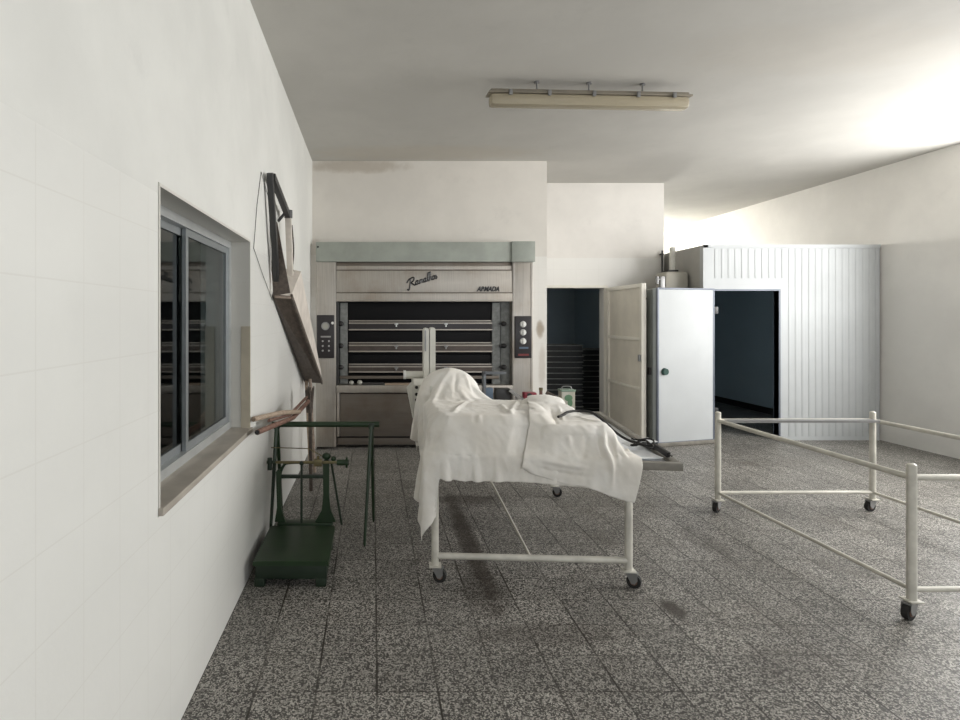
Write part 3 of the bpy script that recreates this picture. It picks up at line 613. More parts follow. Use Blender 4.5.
# ------------------------------------------------------------------ cloths
# draped grids, x, y, z steps in half millimetres, row by row
CLOTH_A = (78, 84, [[579,1539,494,-2,-23,34,2,-23,35,8,-21,34,14,-17,35,21,-10,34,24,-1,33,25,11,31,20,18,30,17,24,29,21,17,30,27,1,423,28,-4,-2,30,-6,-2,23,-17,-2,7,-30,0,-9,-32,0,0,-31,0,24,-18,-1,32,14,-2,14,36,-1,7,38,0,29,20,-1,34,-11,-2,23,-30,-1,27,-26,0,36,3,-1,27,27,-1,36,10,0,29,-22,0,12,-36,0,28,-24,1,36,8,0,25,30,1,35,20,1,41,-1,1,35,-16,1,21,-33,1,28,-27,1,37,3,1,29,27,1,36,15,1,40,-6,1,38,-12,0,40,6,1,39,-6,0,36,-18,0,40,-5,-1,39,-7,-1,39,9,-1,40,-5,-2,37,-15,-2,41,-1,-2,39,-10,-3,33,-23,-2,38,-8,-3,38,13,-3,40,6,-3,40,-6,-3,36,-18,-2,41,-3,-3,40,5,-2,41,-4,-2,38,-11,-2,30,-26,-1,39,-5,-1,37,14,0,39,0,-1,37,-16,0,40,-6,1,41,0,0,41,-1,1,41,-4,2,41,-5,1,41,-6,1,41,-5,2,41,-6,1,40,-5,1],
[583,1573,518,-6,-23,34,-3,-24,34,1,-22,35,6,-22,34,14,-17,35,20,-11,34,25,-2,32,24,9,32,22,17,30,18,21,29,25,13,30,27,2,365,29,-3,-2,28,-8,-2,18,-22,-1,2,-31,-1,-6,-32,1,15,-25,-1,31,-1,-2,23,29,-1,7,37,-1,25,27,-1,36,-4,-1,28,-25,-1,23,-28,-1,36,-6,-1,30,24,0,33,15,-1,33,-16,0,15,-35,0,26,-26,1,36,7,0,26,30,1,36,16,1,41,-3,1,36,-11,1,23,-32,1,27,-27,3,37,4,0,29,26,0,38,11,1,40,-8,1,38,-13,0,39,6,1,40,-6,0,36,-17,0,40,-3,-1,39,-9,-1,39,8,-1,40,-6,-2,37,-14,-2,41,1,-2,39,-9,-3,34,-23,-2,38,-9,-3,37,13,-3,40,5,-1,41,-7,-2,36,-17,-2,40,-2,-1,41,3,-1,40,-4,-2,39,-10,-2,31,-25,-2,39,-4,-2,37,13,-4,40,-3,-1,36,-16,0,40,-5,1,41,2,0,41,-2,1,41,-5,2,41,-5,1,41,-6,1,40,-5,2,41,-6,1,41,-6,1],
[589,1606,543,-5,-24,33,-7,-22,34,-5,-23,34,-1,-23,35,6,-22,35,13,-18,34,20,-12,34,24,-4,33,25,7,31,23,16,31,21,19,29,26,12,30,28,2,306,28,-4,-2,27,-11,-2,13,-25,-1,-3,-32,0,6,-30,0,27,-14,-2,29,18,-2,11,36,0,21,31,-1,33,3,-2,35,-18,-1,23,-29,-1,34,-14,-1,33,17,0,32,20,-1,35,-8,9,19,-33,11,24,-28,10,36,5,3,26,28,-2,38,13,2,38,-6,3,39,-7,4,27,-27,5,24,-28,5,37,4,0,30,25,-5,39,7,0,40,-8,-2,37,-14,0,40,5,0,40,-6,1,36,-15,-2,40,-2,-1,39,-10,0,39,6,-1,40,-6,-1,38,-14,-2,40,2,-1,39,-8,-1,35,-21,1,38,-11,-1,37,13,-2,40,3,-1,40,-7,-2,36,-16,-1,41,-1,-2,40,2,-1,41,-5,-1,39,-10,-3,32,-23,-1,39,-2,-3,38,11,-4,40,-5,-3,36,-17,-5,40,-2,-4,41,2,-4,40,-3,-4,41,-6,-3,41,-5,-3,40,-6,-3,41,-6,-2,41,-5,-2,40,-6,1],
[593,1638,567,0,-24,34,-6,-23,34,-8,-22,34,-7,-22,34,-2,-23,35,4,-22,35,12,-19,35,20,-13,34,24,-5,33,26,6,31,24,13,30,23,17,30,27,12,30,28,1,246,29,-5,-2,23,-14,-2,9,-29,-1,0,-32,0,18,-23,-1,32,3,-2,21,31,-1,15,34,-1,32,9,-1,37,-10,-2,27,-27,7,30,-20,14,36,10,9,30,22,8,36,-4,10,27,-26,8,20,-30,11,35,2,4,27,27,-2,39,7,3,37,-8,2,41,-3,5,30,-21,3,22,-29,7,37,6,-1,32,22,-5,39,1,-1,40,-7,0,37,-14,0,39,4,1,40,-5,-1,37,-15,-1,40,0,-2,38,-11,0,40,4,0,40,-6,-1,38,-13,-2,40,2,-1,39,-6,-1,36,-19,0,37,-13,0,37,13,-2,40,0,-1,40,-7,-2,37,-15,-2,40,2,-2,41,-2,0,41,-6,-2,39,-8,-2,32,-22,-2,39,1,-3,40,6,-3,40,-5,-4,35,-17,-4,40,0,-5,40,2,-3,41,-5,-4,41,-6,-4,40,-6,-3,41,-5,-2,41,-6,-3,40,-6,-2,41,-5,-1],
[590,1671,592,6,-24,33,0,-24,34,-5,-23,34,-9,-22,35,-8,-21,34,-4,-22,35,3,-23,36,11,-19,34,19,-14,35,24,-6,33,26,3,31,26,12,30,25,15,30,27,10,30,29,1,185,28,-6,-2,21,-20,-1,5,-30,0,9,-29,-1,29,-10,-2,29,21,-1,15,34,2,29,15,14,37,-5,13,33,-20,12,28,-24,15,36,2,10,29,23,7,37,-3,10,32,-19,8,19,-30,12,35,0,4,27,25,-2,40,3,3,37,-10,3,40,-2,4,34,-14,3,21,-28,6,36,6,0,34,17,-4,39,-4,-1,40,-5,1,37,-14,-1,40,3,0,40,-5,0,38,-13,-2,39,0,-1,38,-11,0,40,2,0,40,-6,-1,38,-12,-2,40,1,-1,39,-5,-1,38,-14,-1,36,-15,1,37,11,-3,40,-2,-1,40,-7,-1,37,-13,-2,40,2,-2,41,-4,-1,40,-6,-2,40,-8,-1,33,-19,-2,39,3,-4,41,2,-3,39,-7,-3,36,-16,-5,39,3,-4,40,-1,-3,41,-6,-5,41,-5,-3,40,-6,-3,41,-6,-2,40,-5,-2,40,-6,-3,41,-6,-2],
[577,1700,618,13,-22,33,7,-23,33,0,-23,34,-3,-23,34,-9,-21,35,-8,-21,35,-5,-22,36,1,-22,35,10,-20,36,18,-15,34,24,-7,33,27,2,32,27,10,30,27,13,29,28,9,29,29,-2,125,27,-7,-2,17,-25,-1,7,-30,0,22,-21,11,32,8,17,20,31,11,26,21,13,36,-3,13,37,-12,12,28,-24,15,35,-5,12,30,20,7,37,-2,8,36,-11,8,19,-28,13,35,-3,5,29,22,-2,38,-2,3,37,-9,3,41,-2,4,36,-9,2,22,-24,7,33,10,-3,38,4,-1,39,-6,-1,39,-5,0,38,-11,0,39,1,0,40,-6,0,39,-9,-2,39,-2,0,38,-10,-1,40,-1,-1,40,-5,-1,38,-10,-1,40,-1,-1,40,-5,-2,39,-8,-1,34,-16,2,37,6,-3,40,-3,-1,40,-7,-1,38,-10,-2,40,-1,-2,40,-4,-1,41,-6,-2,39,-7,-2,35,-15,-1,39,4,-4,40,-4,-4,40,-7,-3,36,-14,-3,39,4,-4,40,-4,-4,40,-6,-4,41,-6,-4,40,-5,-2,41,-6,-3,40,-6,-3,41,-5,-2,40,-6,-2],
[562,1728,643,13,-21,33,13,-20,33,9,-23,34,2,-23,34,-4,-22,35,-6,-22,35,-9,-20,35,-6,-22,36,1,-22,36,8,-20,35,18,-15,35,24,-8,33,27,1,32,28,8,30,28,11,29,29,6,32,30,-3,61,26,-12,-2,14,-27,19,15,-26,26,30,-6,21,28,24,12,22,25,13,37,-1,13,37,-8,13,32,-18,13,33,-12,13,31,16,8,38,-2,8,36,-8,9,22,-21,11,35,-4,5,29,13,-2,38,-3,4,39,-6,4,40,-5,3,37,-7,3,24,-16,6,33,7,-4,38,-3,1,39,-5,0,39,-6,-1,38,-7,0,40,-4,-1,39,-5,0,40,-6,0,39,-5,-2,39,-6,0,39,-5,-1,40,-6,0,39,-5,-1,40,-6,-3,39,-5,-1,39,-7,-1,35,-10,1,37,0,-3,39,-4,-1,40,-6,-1,39,-7,-2,40,-4,-1,40,-5,-2,40,-6,-1,40,-7,-2,37,-9,-2,38,-1,-4,40,-5,-3,39,-6,-3,38,-11,-4,38,0,-4,40,-5,-3,40,-5,-4,40,-6,-4,41,-6,-3,40,-5,-2,41,-6,-3,40,-6,-2,40,-5,-3],
[553,1759,668,8,-23,33,12,-21,33,13,-20,34,10,-21,34,3,-23,35,-2,-22,35,-5,-22,36,-8,-20,36,-7,-21,36,0,-22,36,8,-20,36,17,-16,35,24,-8,33,28,0,31,29,6,30,29,8,29,30,2,33,30,-5,26,24,-16,24,15,-26,26,25,-16,24,33,13,15,23,26,12,36,-1,13,38,-5,13,36,-8,13,29,-16,14,34,8,9,38,-2,9,36,-5,7,25,-11,11,36,-4,6,30,4,-3,37,-4,6,40,-5,4,39,-5,1,37,-6,3,28,-6,6,32,-3,-5,39,-4,1,39,-6,2,39,-5,-3,39,-6,2,39,-5,-2,40,-5,1,39,-6,-2,39,-5,-1,40,-6,1,38,-5,-2,40,-6,-1,40,-5,-1,40,-6,-3,39,-6,1,38,-6,-3,35,-6,4,38,-4,-4,39,-5,-1,40,-6,-1,40,-6,0,40,-5,-3,39,-6,-1,40,-6,-2,39,-6,0,40,-5,-2,38,-7,-5,39,-7,-3,39,-7,-4,38,-6,-2,38,-5,-6,40,-5,-3,40,-6,-5,40,-5,-3,40,-6,-3,40,-6,-2,41,-5,-3,40,-6,-3,40,-6,-3],
[559,1791,692,-2,-23,34,4,-23,33,10,-22,34,13,-20,34,11,-20,35,5,-22,35,-1,-22,36,-4,-22,35,-8,-20,37,-6,-20,36,-1,-21,37,8,-20,36,17,-16,35,24,-9,33,28,-2,32,30,4,29,30,5,29,31,-2,30,30,-7,27,23,-18,23,21,-20,26,33,1,19,27,22,14,36,-1,12,37,-4,14,37,-5,13,30,-7,14,35,-1,8,39,0,9,39,16,24,25,-25,-3,37,-1,6,33,19,3,38,-6,1,39,-8,1,40,2,1,38,-7,1,28,-18,4,34,10,-3,39,-3,-1,39,-9,0,40,-1,0,38,-9,0,40,-1,-1,39,-9,0,40,-1,0,40,-4,0,39,-11,0,40,0,-1,39,-9,0,40,-4,-1,40,-3,0,38,-12,0,39,-4,0,34,-16,1,38,2,-1,39,-7,-1,40,-4,0,40,-8,0,40,-4,-1,40,-5,0,40,-6,-1,39,-9,0,40,-5,-1,39,-7,-1,36,-29,-11,39,-8,-8,37,-6,-6,39,-6,-6,40,-5,-3,39,-6,-2,40,-6,-5,39,-7,-1,40,-6,-1,40,-5,-3,40,-4,-4,39,-4,-4],
[581,1817,714,-11,-19,35,-7,-21,34,0,-23,35,7,-22,35,11,-20,34,11,-20,35,8,-21,36,0,-21,36,-3,-22,37,-6,-20,36,-6,-20,37,0,-21,37,8,-20,37,16,-15,36,25,-10,33,29,-3,31,31,1,29,32,-1,31,31,-4,27,29,-7,24,24,-16,24,30,-8,23,34,13,16,35,0,12,37,-1,15,40,17,27,29,-18,3,38,6,5,39,9,2,38,4,5,29,-20,14,36,-5,6,34,17,-6,39,-1,2,38,-10,6,40,4,-2,38,-9,5,32,-18,9,34,10,-8,40,1,-4,38,-10,3,40,0,-4,39,-9,3,40,-1,-4,39,-7,1,41,-1,-4,40,-5,-1,39,-9,3,39,-1,-5,40,-8,2,40,-3,-3,40,-5,-3,37,-14,6,39,-7,-1,34,-16,6,38,3,-6,40,-5,-2,41,-4,-3,39,-8,0,41,-2,-4,40,-6,-2,40,-6,-2,40,-8,0,40,-6,-2,39,-7,-1,38,-16,1,39,-5,-4,37,-13,-2,39,-3,-1,39,-6,-2,40,-6,-1,39,-6,0,37,-17,0,38,-11,-1,40,1,-1,39,6,-1,39,7,0],
[609,1839,736,-14,-17,35,-14,-17,35,-10,-19,35,-4,-21,36,3,-22,35,9,-21,35,11,-20,36,8,-20,35,3,-21,37,-2,-21,37,-4,-21,37,-5,-19,37,0,-20,38,4,-20,40,22,-21,37,26,-7,33,30,-5,30,31,-4,29,32,-5,28,32,-5,24,31,-5,25,29,-5,22,36,2,19,37,17,19,39,5,6,38,7,6,32,-14,16,38,2,8,39,10,3,39,3,5,31,-18,14,37,-6,8,35,15,-6,40,1,1,38,-9,6,40,3,-2,38,-9,6,33,-16,8,36,9,-8,40,1,-4,39,-9,2,39,0,-4,40,-7,2,40,-1,-4,39,-7,1,41,0,-5,40,-5,-1,39,-9,2,40,0,-5,39,-8,1,41,-3,-4,39,-5,-1,37,-16,7,39,-9,1,34,-16,5,39,3,-7,40,-4,-2,40,-3,-4,41,-7,-1,40,-3,-4,40,-5,-2,41,-6,-3,40,-7,0,40,-6,-3,40,-8,-1,38,-14,2,39,-5,-5,37,-12,2,39,-1,-9,40,-6,-5,39,-4,-7,39,-11,0,35,-19,6,38,-6,-5,31,8,-9,39,7,-1,39,8,0],
[629,1866,761,-9,-21,32,-12,-17,35,-14,-16,36,-12,-17,36,-8,-20,36,-1,-21,36,5,-21,36,9,-20,36,9,-20,36,5,-21,37,-1,-21,38,-2,-20,37,-3,-19,39,-1,-19,42,3,-18,38,27,-33,35,29,-10,33,31,-6,29,32,-4,29,33,-1,26,34,-2,24,35,10,25,35,2,12,38,9,12,39,8,11,38,6,9,35,-10,16,38,-2,10,39,10,4,40,3,5,34,-14,13,37,-8,9,37,13,-5,40,2,0,38,-8,6,40,3,-2,39,-9,5,34,-15,8,37,8,-8,40,2,-4,39,-9,2,40,1,-4,39,-7,1,40,0,-5,40,-7,1,40,0,-4,41,-4,-2,39,-9,2,40,0,-5,40,-7,0,40,-2,-4,40,-7,-1,35,-17,8,38,-11,2,37,-15,5,38,2,-6,41,-3,-4,40,-4,-3,41,-5,-2,40,-4,-4,41,-4,-2,40,-6,-3,41,-7,-1,40,-6,-3,40,-7,-1,38,-13,1,40,-5,-5,37,-12,1,39,0,-10,40,-3,-8,39,-4,-8,38,-15,2,36,-16,3,34,1,-15,22,10,-22,37,8,-3,40,8,0],
[631,1898,781,-1,-21,37,-3,-21,35,-9,-20,33,-11,-17,36,-13,-16,36,-10,-17,36,-5,-21,37,1,-20,36,6,-21,37,8,-20,37,6,-19,37,2,-20,38,-2,-20,39,-2,-19,41,-1,-17,40,4,-19,37,34,-44,37,32,-9,33,33,-3,31,37,22,34,35,2,9,35,-1,19,36,-1,19,38,4,15,39,6,12,39,6,11,37,-5,14,39,-3,11,40,6,5,39,4,6,37,-11,11,38,-8,9,38,10,-3,40,3,0,39,-7,5,40,2,-2,39,-8,5,36,-13,6,38,7,-6,40,1,-4,39,-9,1,40,1,-4,39,-6,0,41,0,-4,40,-6,0,40,0,-4,40,-4,-2,40,-8,1,40,0,-5,40,-6,0,40,-3,-4,40,-7,0,34,-19,8,38,-12,4,37,-13,3,40,0,-6,40,-4,-3,41,-3,-3,41,-5,-3,40,-4,-3,41,-4,-3,41,-5,-3,40,-6,-2,41,-5,-2,40,-7,-2,39,-11,0,39,-5,-5,39,-11,0,38,0,-11,40,-1,-10,39,-6,-7,37,-16,3,37,-8,-5,27,6,-26,14,10,-32,36,9,-5,40,9,0],
[610,1924,801,12,-17,36,8,-19,36,-1,-21,38,-3,-20,35,-9,-19,34,-10,-17,37,-11,-16,37,-7,-18,37,-2,-20,37,2,-20,38,6,-20,37,5,-19,38,4,-20,39,-2,-18,40,-2,-17,43,-1,-16,38,9,-16,40,52,-17,59,34,-6,13,33,-2,12,35,-1,22,36,-2,21,37,-1,21,38,0,17,39,4,14,39,4,11,39,-2,13,39,-2,11,40,2,7,40,3,6,39,-7,9,38,-7,8,40,7,-1,40,2,1,40,-6,4,40,2,-1,40,-7,3,37,-12,6,38,6,-6,41,1,-3,39,-9,1,40,1,-4,40,-6,-1,40,1,-4,40,-6,-1,41,0,-3,40,-3,-3,40,-7,1,40,0,-5,40,-6,-1,40,-2,-3,39,-8,0,33,-20,9,38,-15,5,39,-11,1,40,-1,-4,41,-4,-3,41,-4,-4,40,-4,-3,41,-4,-3,41,-4,-3,41,-5,-3,40,-4,-2,41,-6,-3,40,-6,-2,40,-8,-2,40,-5,-4,39,-9,-2,38,0,-11,40,0,-11,39,-8,-6,38,-13,-1,35,0,-15,17,9,-34,11,9,-36,34,10,-11,39,10,-1],
[576,1932,820,17,-8,37,16,-11,36,13,-15,36,7,-18,37,-1,-21,39,-3,-19,36,-7,-18,34,-8,-17,37,-9,-17,38,-5,-18,38,0,-20,38,3,-19,38,5,-19,39,3,-18,39,-2,-17,44,-1,-15,39,7,-14,42,45,-16,45,31,-11,17,31,-7,25,35,-4,25,36,-2,22,37,-2,21,38,-1,19,39,1,15,40,2,13,40,0,12,40,-2,11,40,0,8,41,1,7,40,-3,7,40,-6,8,40,3,1,41,2,1,40,-5,3,41,1,0,40,-5,2,38,-10,4,40,4,-4,40,0,-3,40,-8,1,40,0,-4,40,-5,-1,40,1,-4,40,-5,-1,41,-1,-4,40,-2,-3,40,-6,0,41,0,-4,40,-6,-1,40,-1,-4,38,-8,0,23,-25,10,46,-19,5,41,-6,1,41,-3,-3,41,-4,-4,41,-4,-3,41,-4,-3,40,-4,-3,41,-3,-3,41,-4,-4,41,-4,-3,41,-4,-3,40,-5,-3,41,-6,-2,40,-4,-5,40,-7,-4,39,-1,-10,39,-1,-11,39,-7,-6,39,-6,-9,28,6,-26,9,10,-38,11,10,-37,31,10,-19,38,10,-2],
[540,1936,839,18,-8,37,18,-7,36,18,-5,37,16,-10,37,12,-15,37,7,-18,37,-1,-19,40,-3,-19,37,-5,-18,35,-6,-17,38,-6,-18,39,-2,-18,38,2,-18,40,3,-18,39,-1,-17,44,1,-15,41,26,-17,54,22,-14,18,25,-12,31,28,-10,33,34,-7,25,36,-5,24,37,-2,22,38,-2,19,40,-1,16,40,0,14,40,-1,12,41,-1,11,41,-1,9,41,0,7,41,-2,7,41,-3,6,41,0,3,41,0,1,41,-3,3,41,-1,0,40,-3,2,40,-7,3,40,2,-4,41,-2,-2,39,-6,0,41,0,-3,40,-4,-1,40,-1,-4,41,-3,-2,40,-1,-3,41,-2,-3,40,-5,-1,40,0,-4,40,-5,-2,40,-1,-4,38,-7,0,21,-20,11,47,-36,7,42,-7,2,41,-3,-3,41,-5,-3,41,-6,-5,40,-4,-5,41,-3,-3,41,-3,-3,41,-3,-4,41,-3,-3,41,-3,-3,41,-4,-4,41,-3,-4,40,-3,-4,41,-3,-6,39,-3,-10,40,-1,-10,41,0,-10,36,7,-21,19,9,-33,5,9,-40,13,10,-37,27,10,-26,37,12,-5],
[519,1962,858,11,-15,37,14,-13,37,16,-9,37,17,-8,36,18,-6,38,15,-10,37,12,-15,38,6,-17,38,0,-19,40,-3,-18,39,-2,-18,38,-4,-17,36,-2,-17,39,-1,-18,43,-1,-16,41,2,-15,40,26,-17,42,19,-14,29,20,-13,35,10,-12,36,44,-26,32,38,-8,25,39,-3,23,38,-2,20,41,-1,18,40,-1,14,41,-2,12,41,-1,11,42,-1,10,41,-2,7,42,-1,6,42,-2,5,41,-1,3,42,-1,2,41,-2,2,41,-1,2,41,-2,1,41,-2,2,40,-1,-3,41,-2,-2,40,-2,0,41,-1,-2,40,-2,-2,41,-1,-3,40,-2,-3,40,-1,-3,41,-2,-3,40,-3,-3,40,0,-3,41,-4,-3,40,-1,-4,37,-4,-1,22,-17,11,50,-16,26,41,-9,2,41,-5,0,40,-7,-2,39,-32,-21,41,-6,-10,41,-3,-5,41,-3,-3,41,-3,-4,41,-3,-3,41,-3,-3,41,-3,-3,41,-3,-4,41,-3,-4,41,-3,-6,42,-2,-11,44,-1,-16,56,25,-17,11,9,-29,11,9,-37,6,10,-40,13,10,-37,23,10,-31,33,12,-11],
[528,1995,873,0,-15,38,3,-15,38,7,-15,38,11,-13,38,14,-12,38,16,-9,37,17,-8,38,15,-11,38,11,-14,38,6,-17,40,0,-18,40,-2,-18,39,-2,-17,40,-2,-16,39,-2,-16,41,4,-15,42,26,-16,34,17,-15,37,17,-12,38,4,-12,38,10,-16,32,64,-43,28,44,-10,25,41,-4,20,40,-2,18,40,-1,15,42,-2,13,41,-1,11,43,-2,10,42,-1,8,43,1,8,42,3,9,43,1,4,42,-1,2,41,-2,2,42,-1,1,41,-2,2,41,-1,0,41,-2,-1,41,-4,-2,40,-6,-2,40,-3,-5,41,-2,-3,40,-1,-3,41,-2,-2,40,-1,-3,41,-2,-4,40,-1,-3,40,-2,-3,41,-1,-3,40,-2,-3,39,-2,-3,35,-3,10,39,-6,3,40,-2,0,40,-4,-1,40,-6,-1,41,-7,-2,41,-6,-2,41,-4,-1,41,-3,-1,41,-4,0,41,-4,-1,42,-4,0,41,-4,0,41,-3,-1,42,-3,-1,40,-3,-1,47,-2,-7,81,-1,-56,16,6,-29,3,9,-32,5,9,-41,8,9,-39,13,10,-38,16,10,-35,28,12,-18],
[562,2011,883,-7,-7,40,-6,-9,40,-4,-11,39,0,-14,39,4,-15,39,7,-14,39,12,-13,38,15,-11,38,16,-9,39,13,-12,38,12,-14,39,5,-17,41,-1,-17,40,-1,-16,40,0,-15,41,17,-17,41,14,-15,34,14,-13,38,14,-14,42,2,-11,36,2,-11,34,17,-23,28,90,-65,27,46,-6,25,42,6,25,42,2,18,42,-2,11,41,-1,10,43,-2,9,43,-1,10,46,3,19,50,48,31,42,3,4,41,-2,0,41,-2,0,41,-2,1,41,-2,0,41,-3,0,40,-3,0,40,-7,-1,38,-46,-8,39,-6,-24,40,-2,-7,40,-2,-5,41,-1,-2,40,-2,-2,40,-1,-4,41,-2,-3,40,-1,-3,40,-2,-2,40,-2,-3,40,-1,-3,39,-3,1,42,-1,-10,36,17,-15,38,-2,-3,41,-4,0,40,-4,0,41,-5,0,41,-4,0,41,-4,0,42,-5,0,41,-4,0,41,-4,0,42,-4,0,41,-4,0,42,-3,0,41,-2,0,46,-2,-5,80,-2,-40,15,5,-42,3,8,-36,2,9,-41,9,9,-39,10,10,-39,12,10,-37,18,10,-27],
[601,2007,891,-7,-2,40,-8,-1,41,-8,-4,40,-6,-6,41,-6,-8,41,-3,-11,40,1,-13,41,5,-14,39,9,-14,40,12,-13,38,14,-12,40,14,-12,38,11,-14,39,2,-16,42,2,-15,40,20,-16,37,12,-15,40,13,-13,39,10,-13,42,1,-11,37,0,-9,35,10,-19,30,89,-86,31,55,-4,37,61,74,83,41,6,9,42,-3,2,41,-2,2,42,-2,1,41,-2,2,43,0,3,42,3,4,42,1,1,41,-3,0,41,-2,0,41,-2,0,41,-2,0,40,-3,0,41,-3,0,40,-6,0,40,-7,-2,40,-5,-3,40,-3,-1,40,-2,-1,39,-3,-1,39,-3,0,40,-2,0,40,-2,-1,39,-3,0,41,-2,-1,39,-3,0,40,-4,0,43,-5,-7,57,-13,-51,21,0,-24,36,-1,-10,40,-4,-2,41,-4,0,40,-5,0,41,-4,0,42,-5,0,41,-4,0,41,-4,0,42,-5,0,41,-4,0,42,-3,0,42,-4,0,41,-2,0,42,-2,-1,43,1,-12,51,2,-59,6,7,-39,4,8,-41,8,9,-39,8,10,-40,7,9,-39,5,10,-36],
[638,2017,899,-6,-6,41,-7,-5,40,-8,-4,41,-7,-3,40,-7,-2,42,-7,-4,41,-5,-7,41,-4,-8,41,-2,-11,42,2,-12,41,6,-14,41,10,-14,39,13,-13,40,13,-14,39,13,-13,42,15,-15,35,13,-14,40,12,-13,40,8,-12,42,0,-11,38,0,-10,35,8,-11,34,29,-12,46,131,-1,87,51,5,15,41,1,4,42,-2,0,41,-2,0,42,-2,0,41,-2,0,42,-2,0,41,-2,0,42,-3,0,41,-2,0,41,-2,0,41,-2,0,40,-3,0,41,-2,0,40,-3,0,41,-3,0,40,-3,0,40,-3,0,40,-4,0,40,-2,0,39,-3,0,39,-3,0,40,-3,0,40,-3,0,40,-2,0,40,-3,0,40,-3,0,40,-4,0,43,-5,-8,57,-14,-49,21,-3,-26,35,-2,-14,40,-3,-6,40,-4,-1,41,-4,0,41,-4,0,42,-5,0,41,-4,0,41,-5,0,42,-4,0,41,-4,0,42,-4,0,41,-3,0,41,-3,0,41,-1,0,42,0,-8,52,2,-54,8,7,-39,1,8,-39,2,8,-41,1,7,-41,2,8,-42,3,7,-40],
[655,2049,910,-2,-9,40,-2,-9,40,-3,-8,40,-4,-8,40,-5,-7,42,-6,-6,41,-6,-5,41,-5,-6,42,-4,-5,42,-3,-7,42,-1,-8,42,1,-11,42,5,-12,42,8,-14,40,12,-14,40,15,-13,39,16,-12,39,14,-13,39,6,-11,43,1,-10,37,-1,-9,35,14,-7,41,107,-2,102,56,-3,21,45,-3,4,40,-3,0,42,-2,0,41,-2,0,42,-2,0,41,-1,0,42,-2,0,41,-2,0,42,-3,0,40,-3,0,41,-2,0,41,-2,0,41,-2,0,41,-3,0,40,-3,0,41,-3,0,40,-3,0,40,-4,0,39,-3,0,40,-3,0,39,-2,0,40,-3,0,39,-3,0,40,-3,0,40,-2,0,41,-3,0,40,-3,0,40,-3,0,43,-5,-7,56,-13,-43,22,-3,-26,35,-2,-16,39,-3,-10,41,-3,-2,41,-4,0,41,-5,0,41,-4,0,41,-5,0,42,-4,0,41,-4,0,42,-4,0,41,-4,0,41,-3,0,42,-2,0,40,-2,0,42,0,-7,53,1,-47,8,6,-38,1,7,-40,1,7,-41,1,7,-41,2,8,-41,1,6,-42],
[651,2087,918,4,-9,41,2,-9,41,-1,-9,41,0,-9,40,-1,-9,41,-2,-9,42,-2,-8,41,-2,-9,41,-1,-8,41,-2,-8,42,-1,-9,42,-1,-8,42,0,-9,43,2,-9,43,9,-9,39,9,-12,40,12,-12,41,12,-11,40,5,-11,42,0,-10,38,0,-9,35,18,-7,42,113,-1,95,51,-3,15,41,-3,0,40,-3,0,42,-2,0,41,-1,0,42,-2,0,41,-2,0,42,-2,0,41,-2,0,42,-3,0,40,-2,0,41,-2,0,41,-3,0,41,-3,0,40,-2,0,41,-3,0,40,-3,0,40,-3,0,39,-11,0,40,-2,0,40,-2,0,40,2,0,39,-2,0,40,-2,0,40,-3,0,40,-3,0,40,-3,0,41,-3,0,40,-3,0,42,-4,-6,56,-13,-39,23,-3,-25,35,-1,-19,39,-3,-11,40,-3,-4,41,-4,0,41,-5,0,41,-4,0,41,-5,0,42,-4,0,41,-4,0,42,-4,0,41,-3,0,41,-3,0,41,-3,0,41,-1,0,43,-1,-6,52,1,-41,9,5,-38,1,6,-42,7,5,-41,6,6,-40,4,5,-41,4,6,-41],
[627,2118,928,7,-7,40,7,-7,41,5,-7,40,5,-9,41,4,-8,41,2,-9,42,0,-9,42,0,-8,41,-1,-9,42,-1,-9,41,-1,-9,43,-1,-8,41,0,-9,44,12,-10,45,8,-10,36,6,-10,41,7,-10,42,7,-10,43,2,-10,41,-1,-10,38,0,-8,36,18,-6,43,115,-2,81,52,-3,13,40,-3,0,41,-2,0,41,-2,0,42,-2,0,42,-2,0,41,-1,0,41,-2,0,42,-3,0,41,-3,0,40,-2,0,41,-2,0,41,-3,0,40,-3,0,38,-7,0,43,1,0,38,-8,0,42,1,0,40,-9,0,40,-5,0,40,0,0,40,-3,0,39,3,0,40,-2,0,40,-2,0,40,-4,0,40,-2,0,40,-3,0,40,-3,0,43,-4,-5,55,-11,-36,24,-3,-25,34,-2,-19,39,-2,-13,39,-3,-5,41,-4,-1,42,-5,0,41,-4,0,41,-4,0,42,-5,0,41,-4,0,41,-4,0,42,-3,0,41,-3,0,41,-2,0,41,-2,0,43,0,-5,53,-1,-37,9,5,-37,1,4,-42,6,5,-41,6,5,-40,4,6,-41,4,5,-41],
[610,2152,938,4,-8,40,4,-8,40,6,-8,41,5,-8,41,6,-7,41,6,-7,41,7,-6,41,5,-8,41,4,-9,42,1,-8,43,1,-9,43,-1,-8,42,1,-9,43,12,-11,39,8,-10,42,6,-9,41,7,-10,43,4,-10,43,0,-10,42,0,-9,37,3,-7,39,22,-6,49,112,-2,66,49,-3,8,41,-3,0,40,-2,0,42,-2,0,41,-2,0,42,-2,0,41,-2,0,42,-2,0,40,-3,0,41,-2,0,41,-2,0,41,-3,0,41,-2,0,40,-3,0,40,-3,0,40,-3,0,39,-9,0,40,-4,0,41,-3,0,41,-5,0,40,0,0,40,-4,0,40,-1,0,38,2,0,40,-3,0,41,-3,0,40,-3,0,40,-2,0,40,-3,0,42,-3,-5,54,-11,-32,25,-2,-25,34,-2,-20,39,-2,-14,40,-3,-7,41,-4,-1,41,-4,0,41,-5,0,41,-4,0,41,-5,0,42,-4,0,41,-3,0,41,-4,0,42,-2,0,41,-3,0,41,-1,0,43,-1,-5,54,-1,-32,9,4,-37,0,5,-40,1,4,-41,1,4,-41,1,4,-42,1,4,-41],
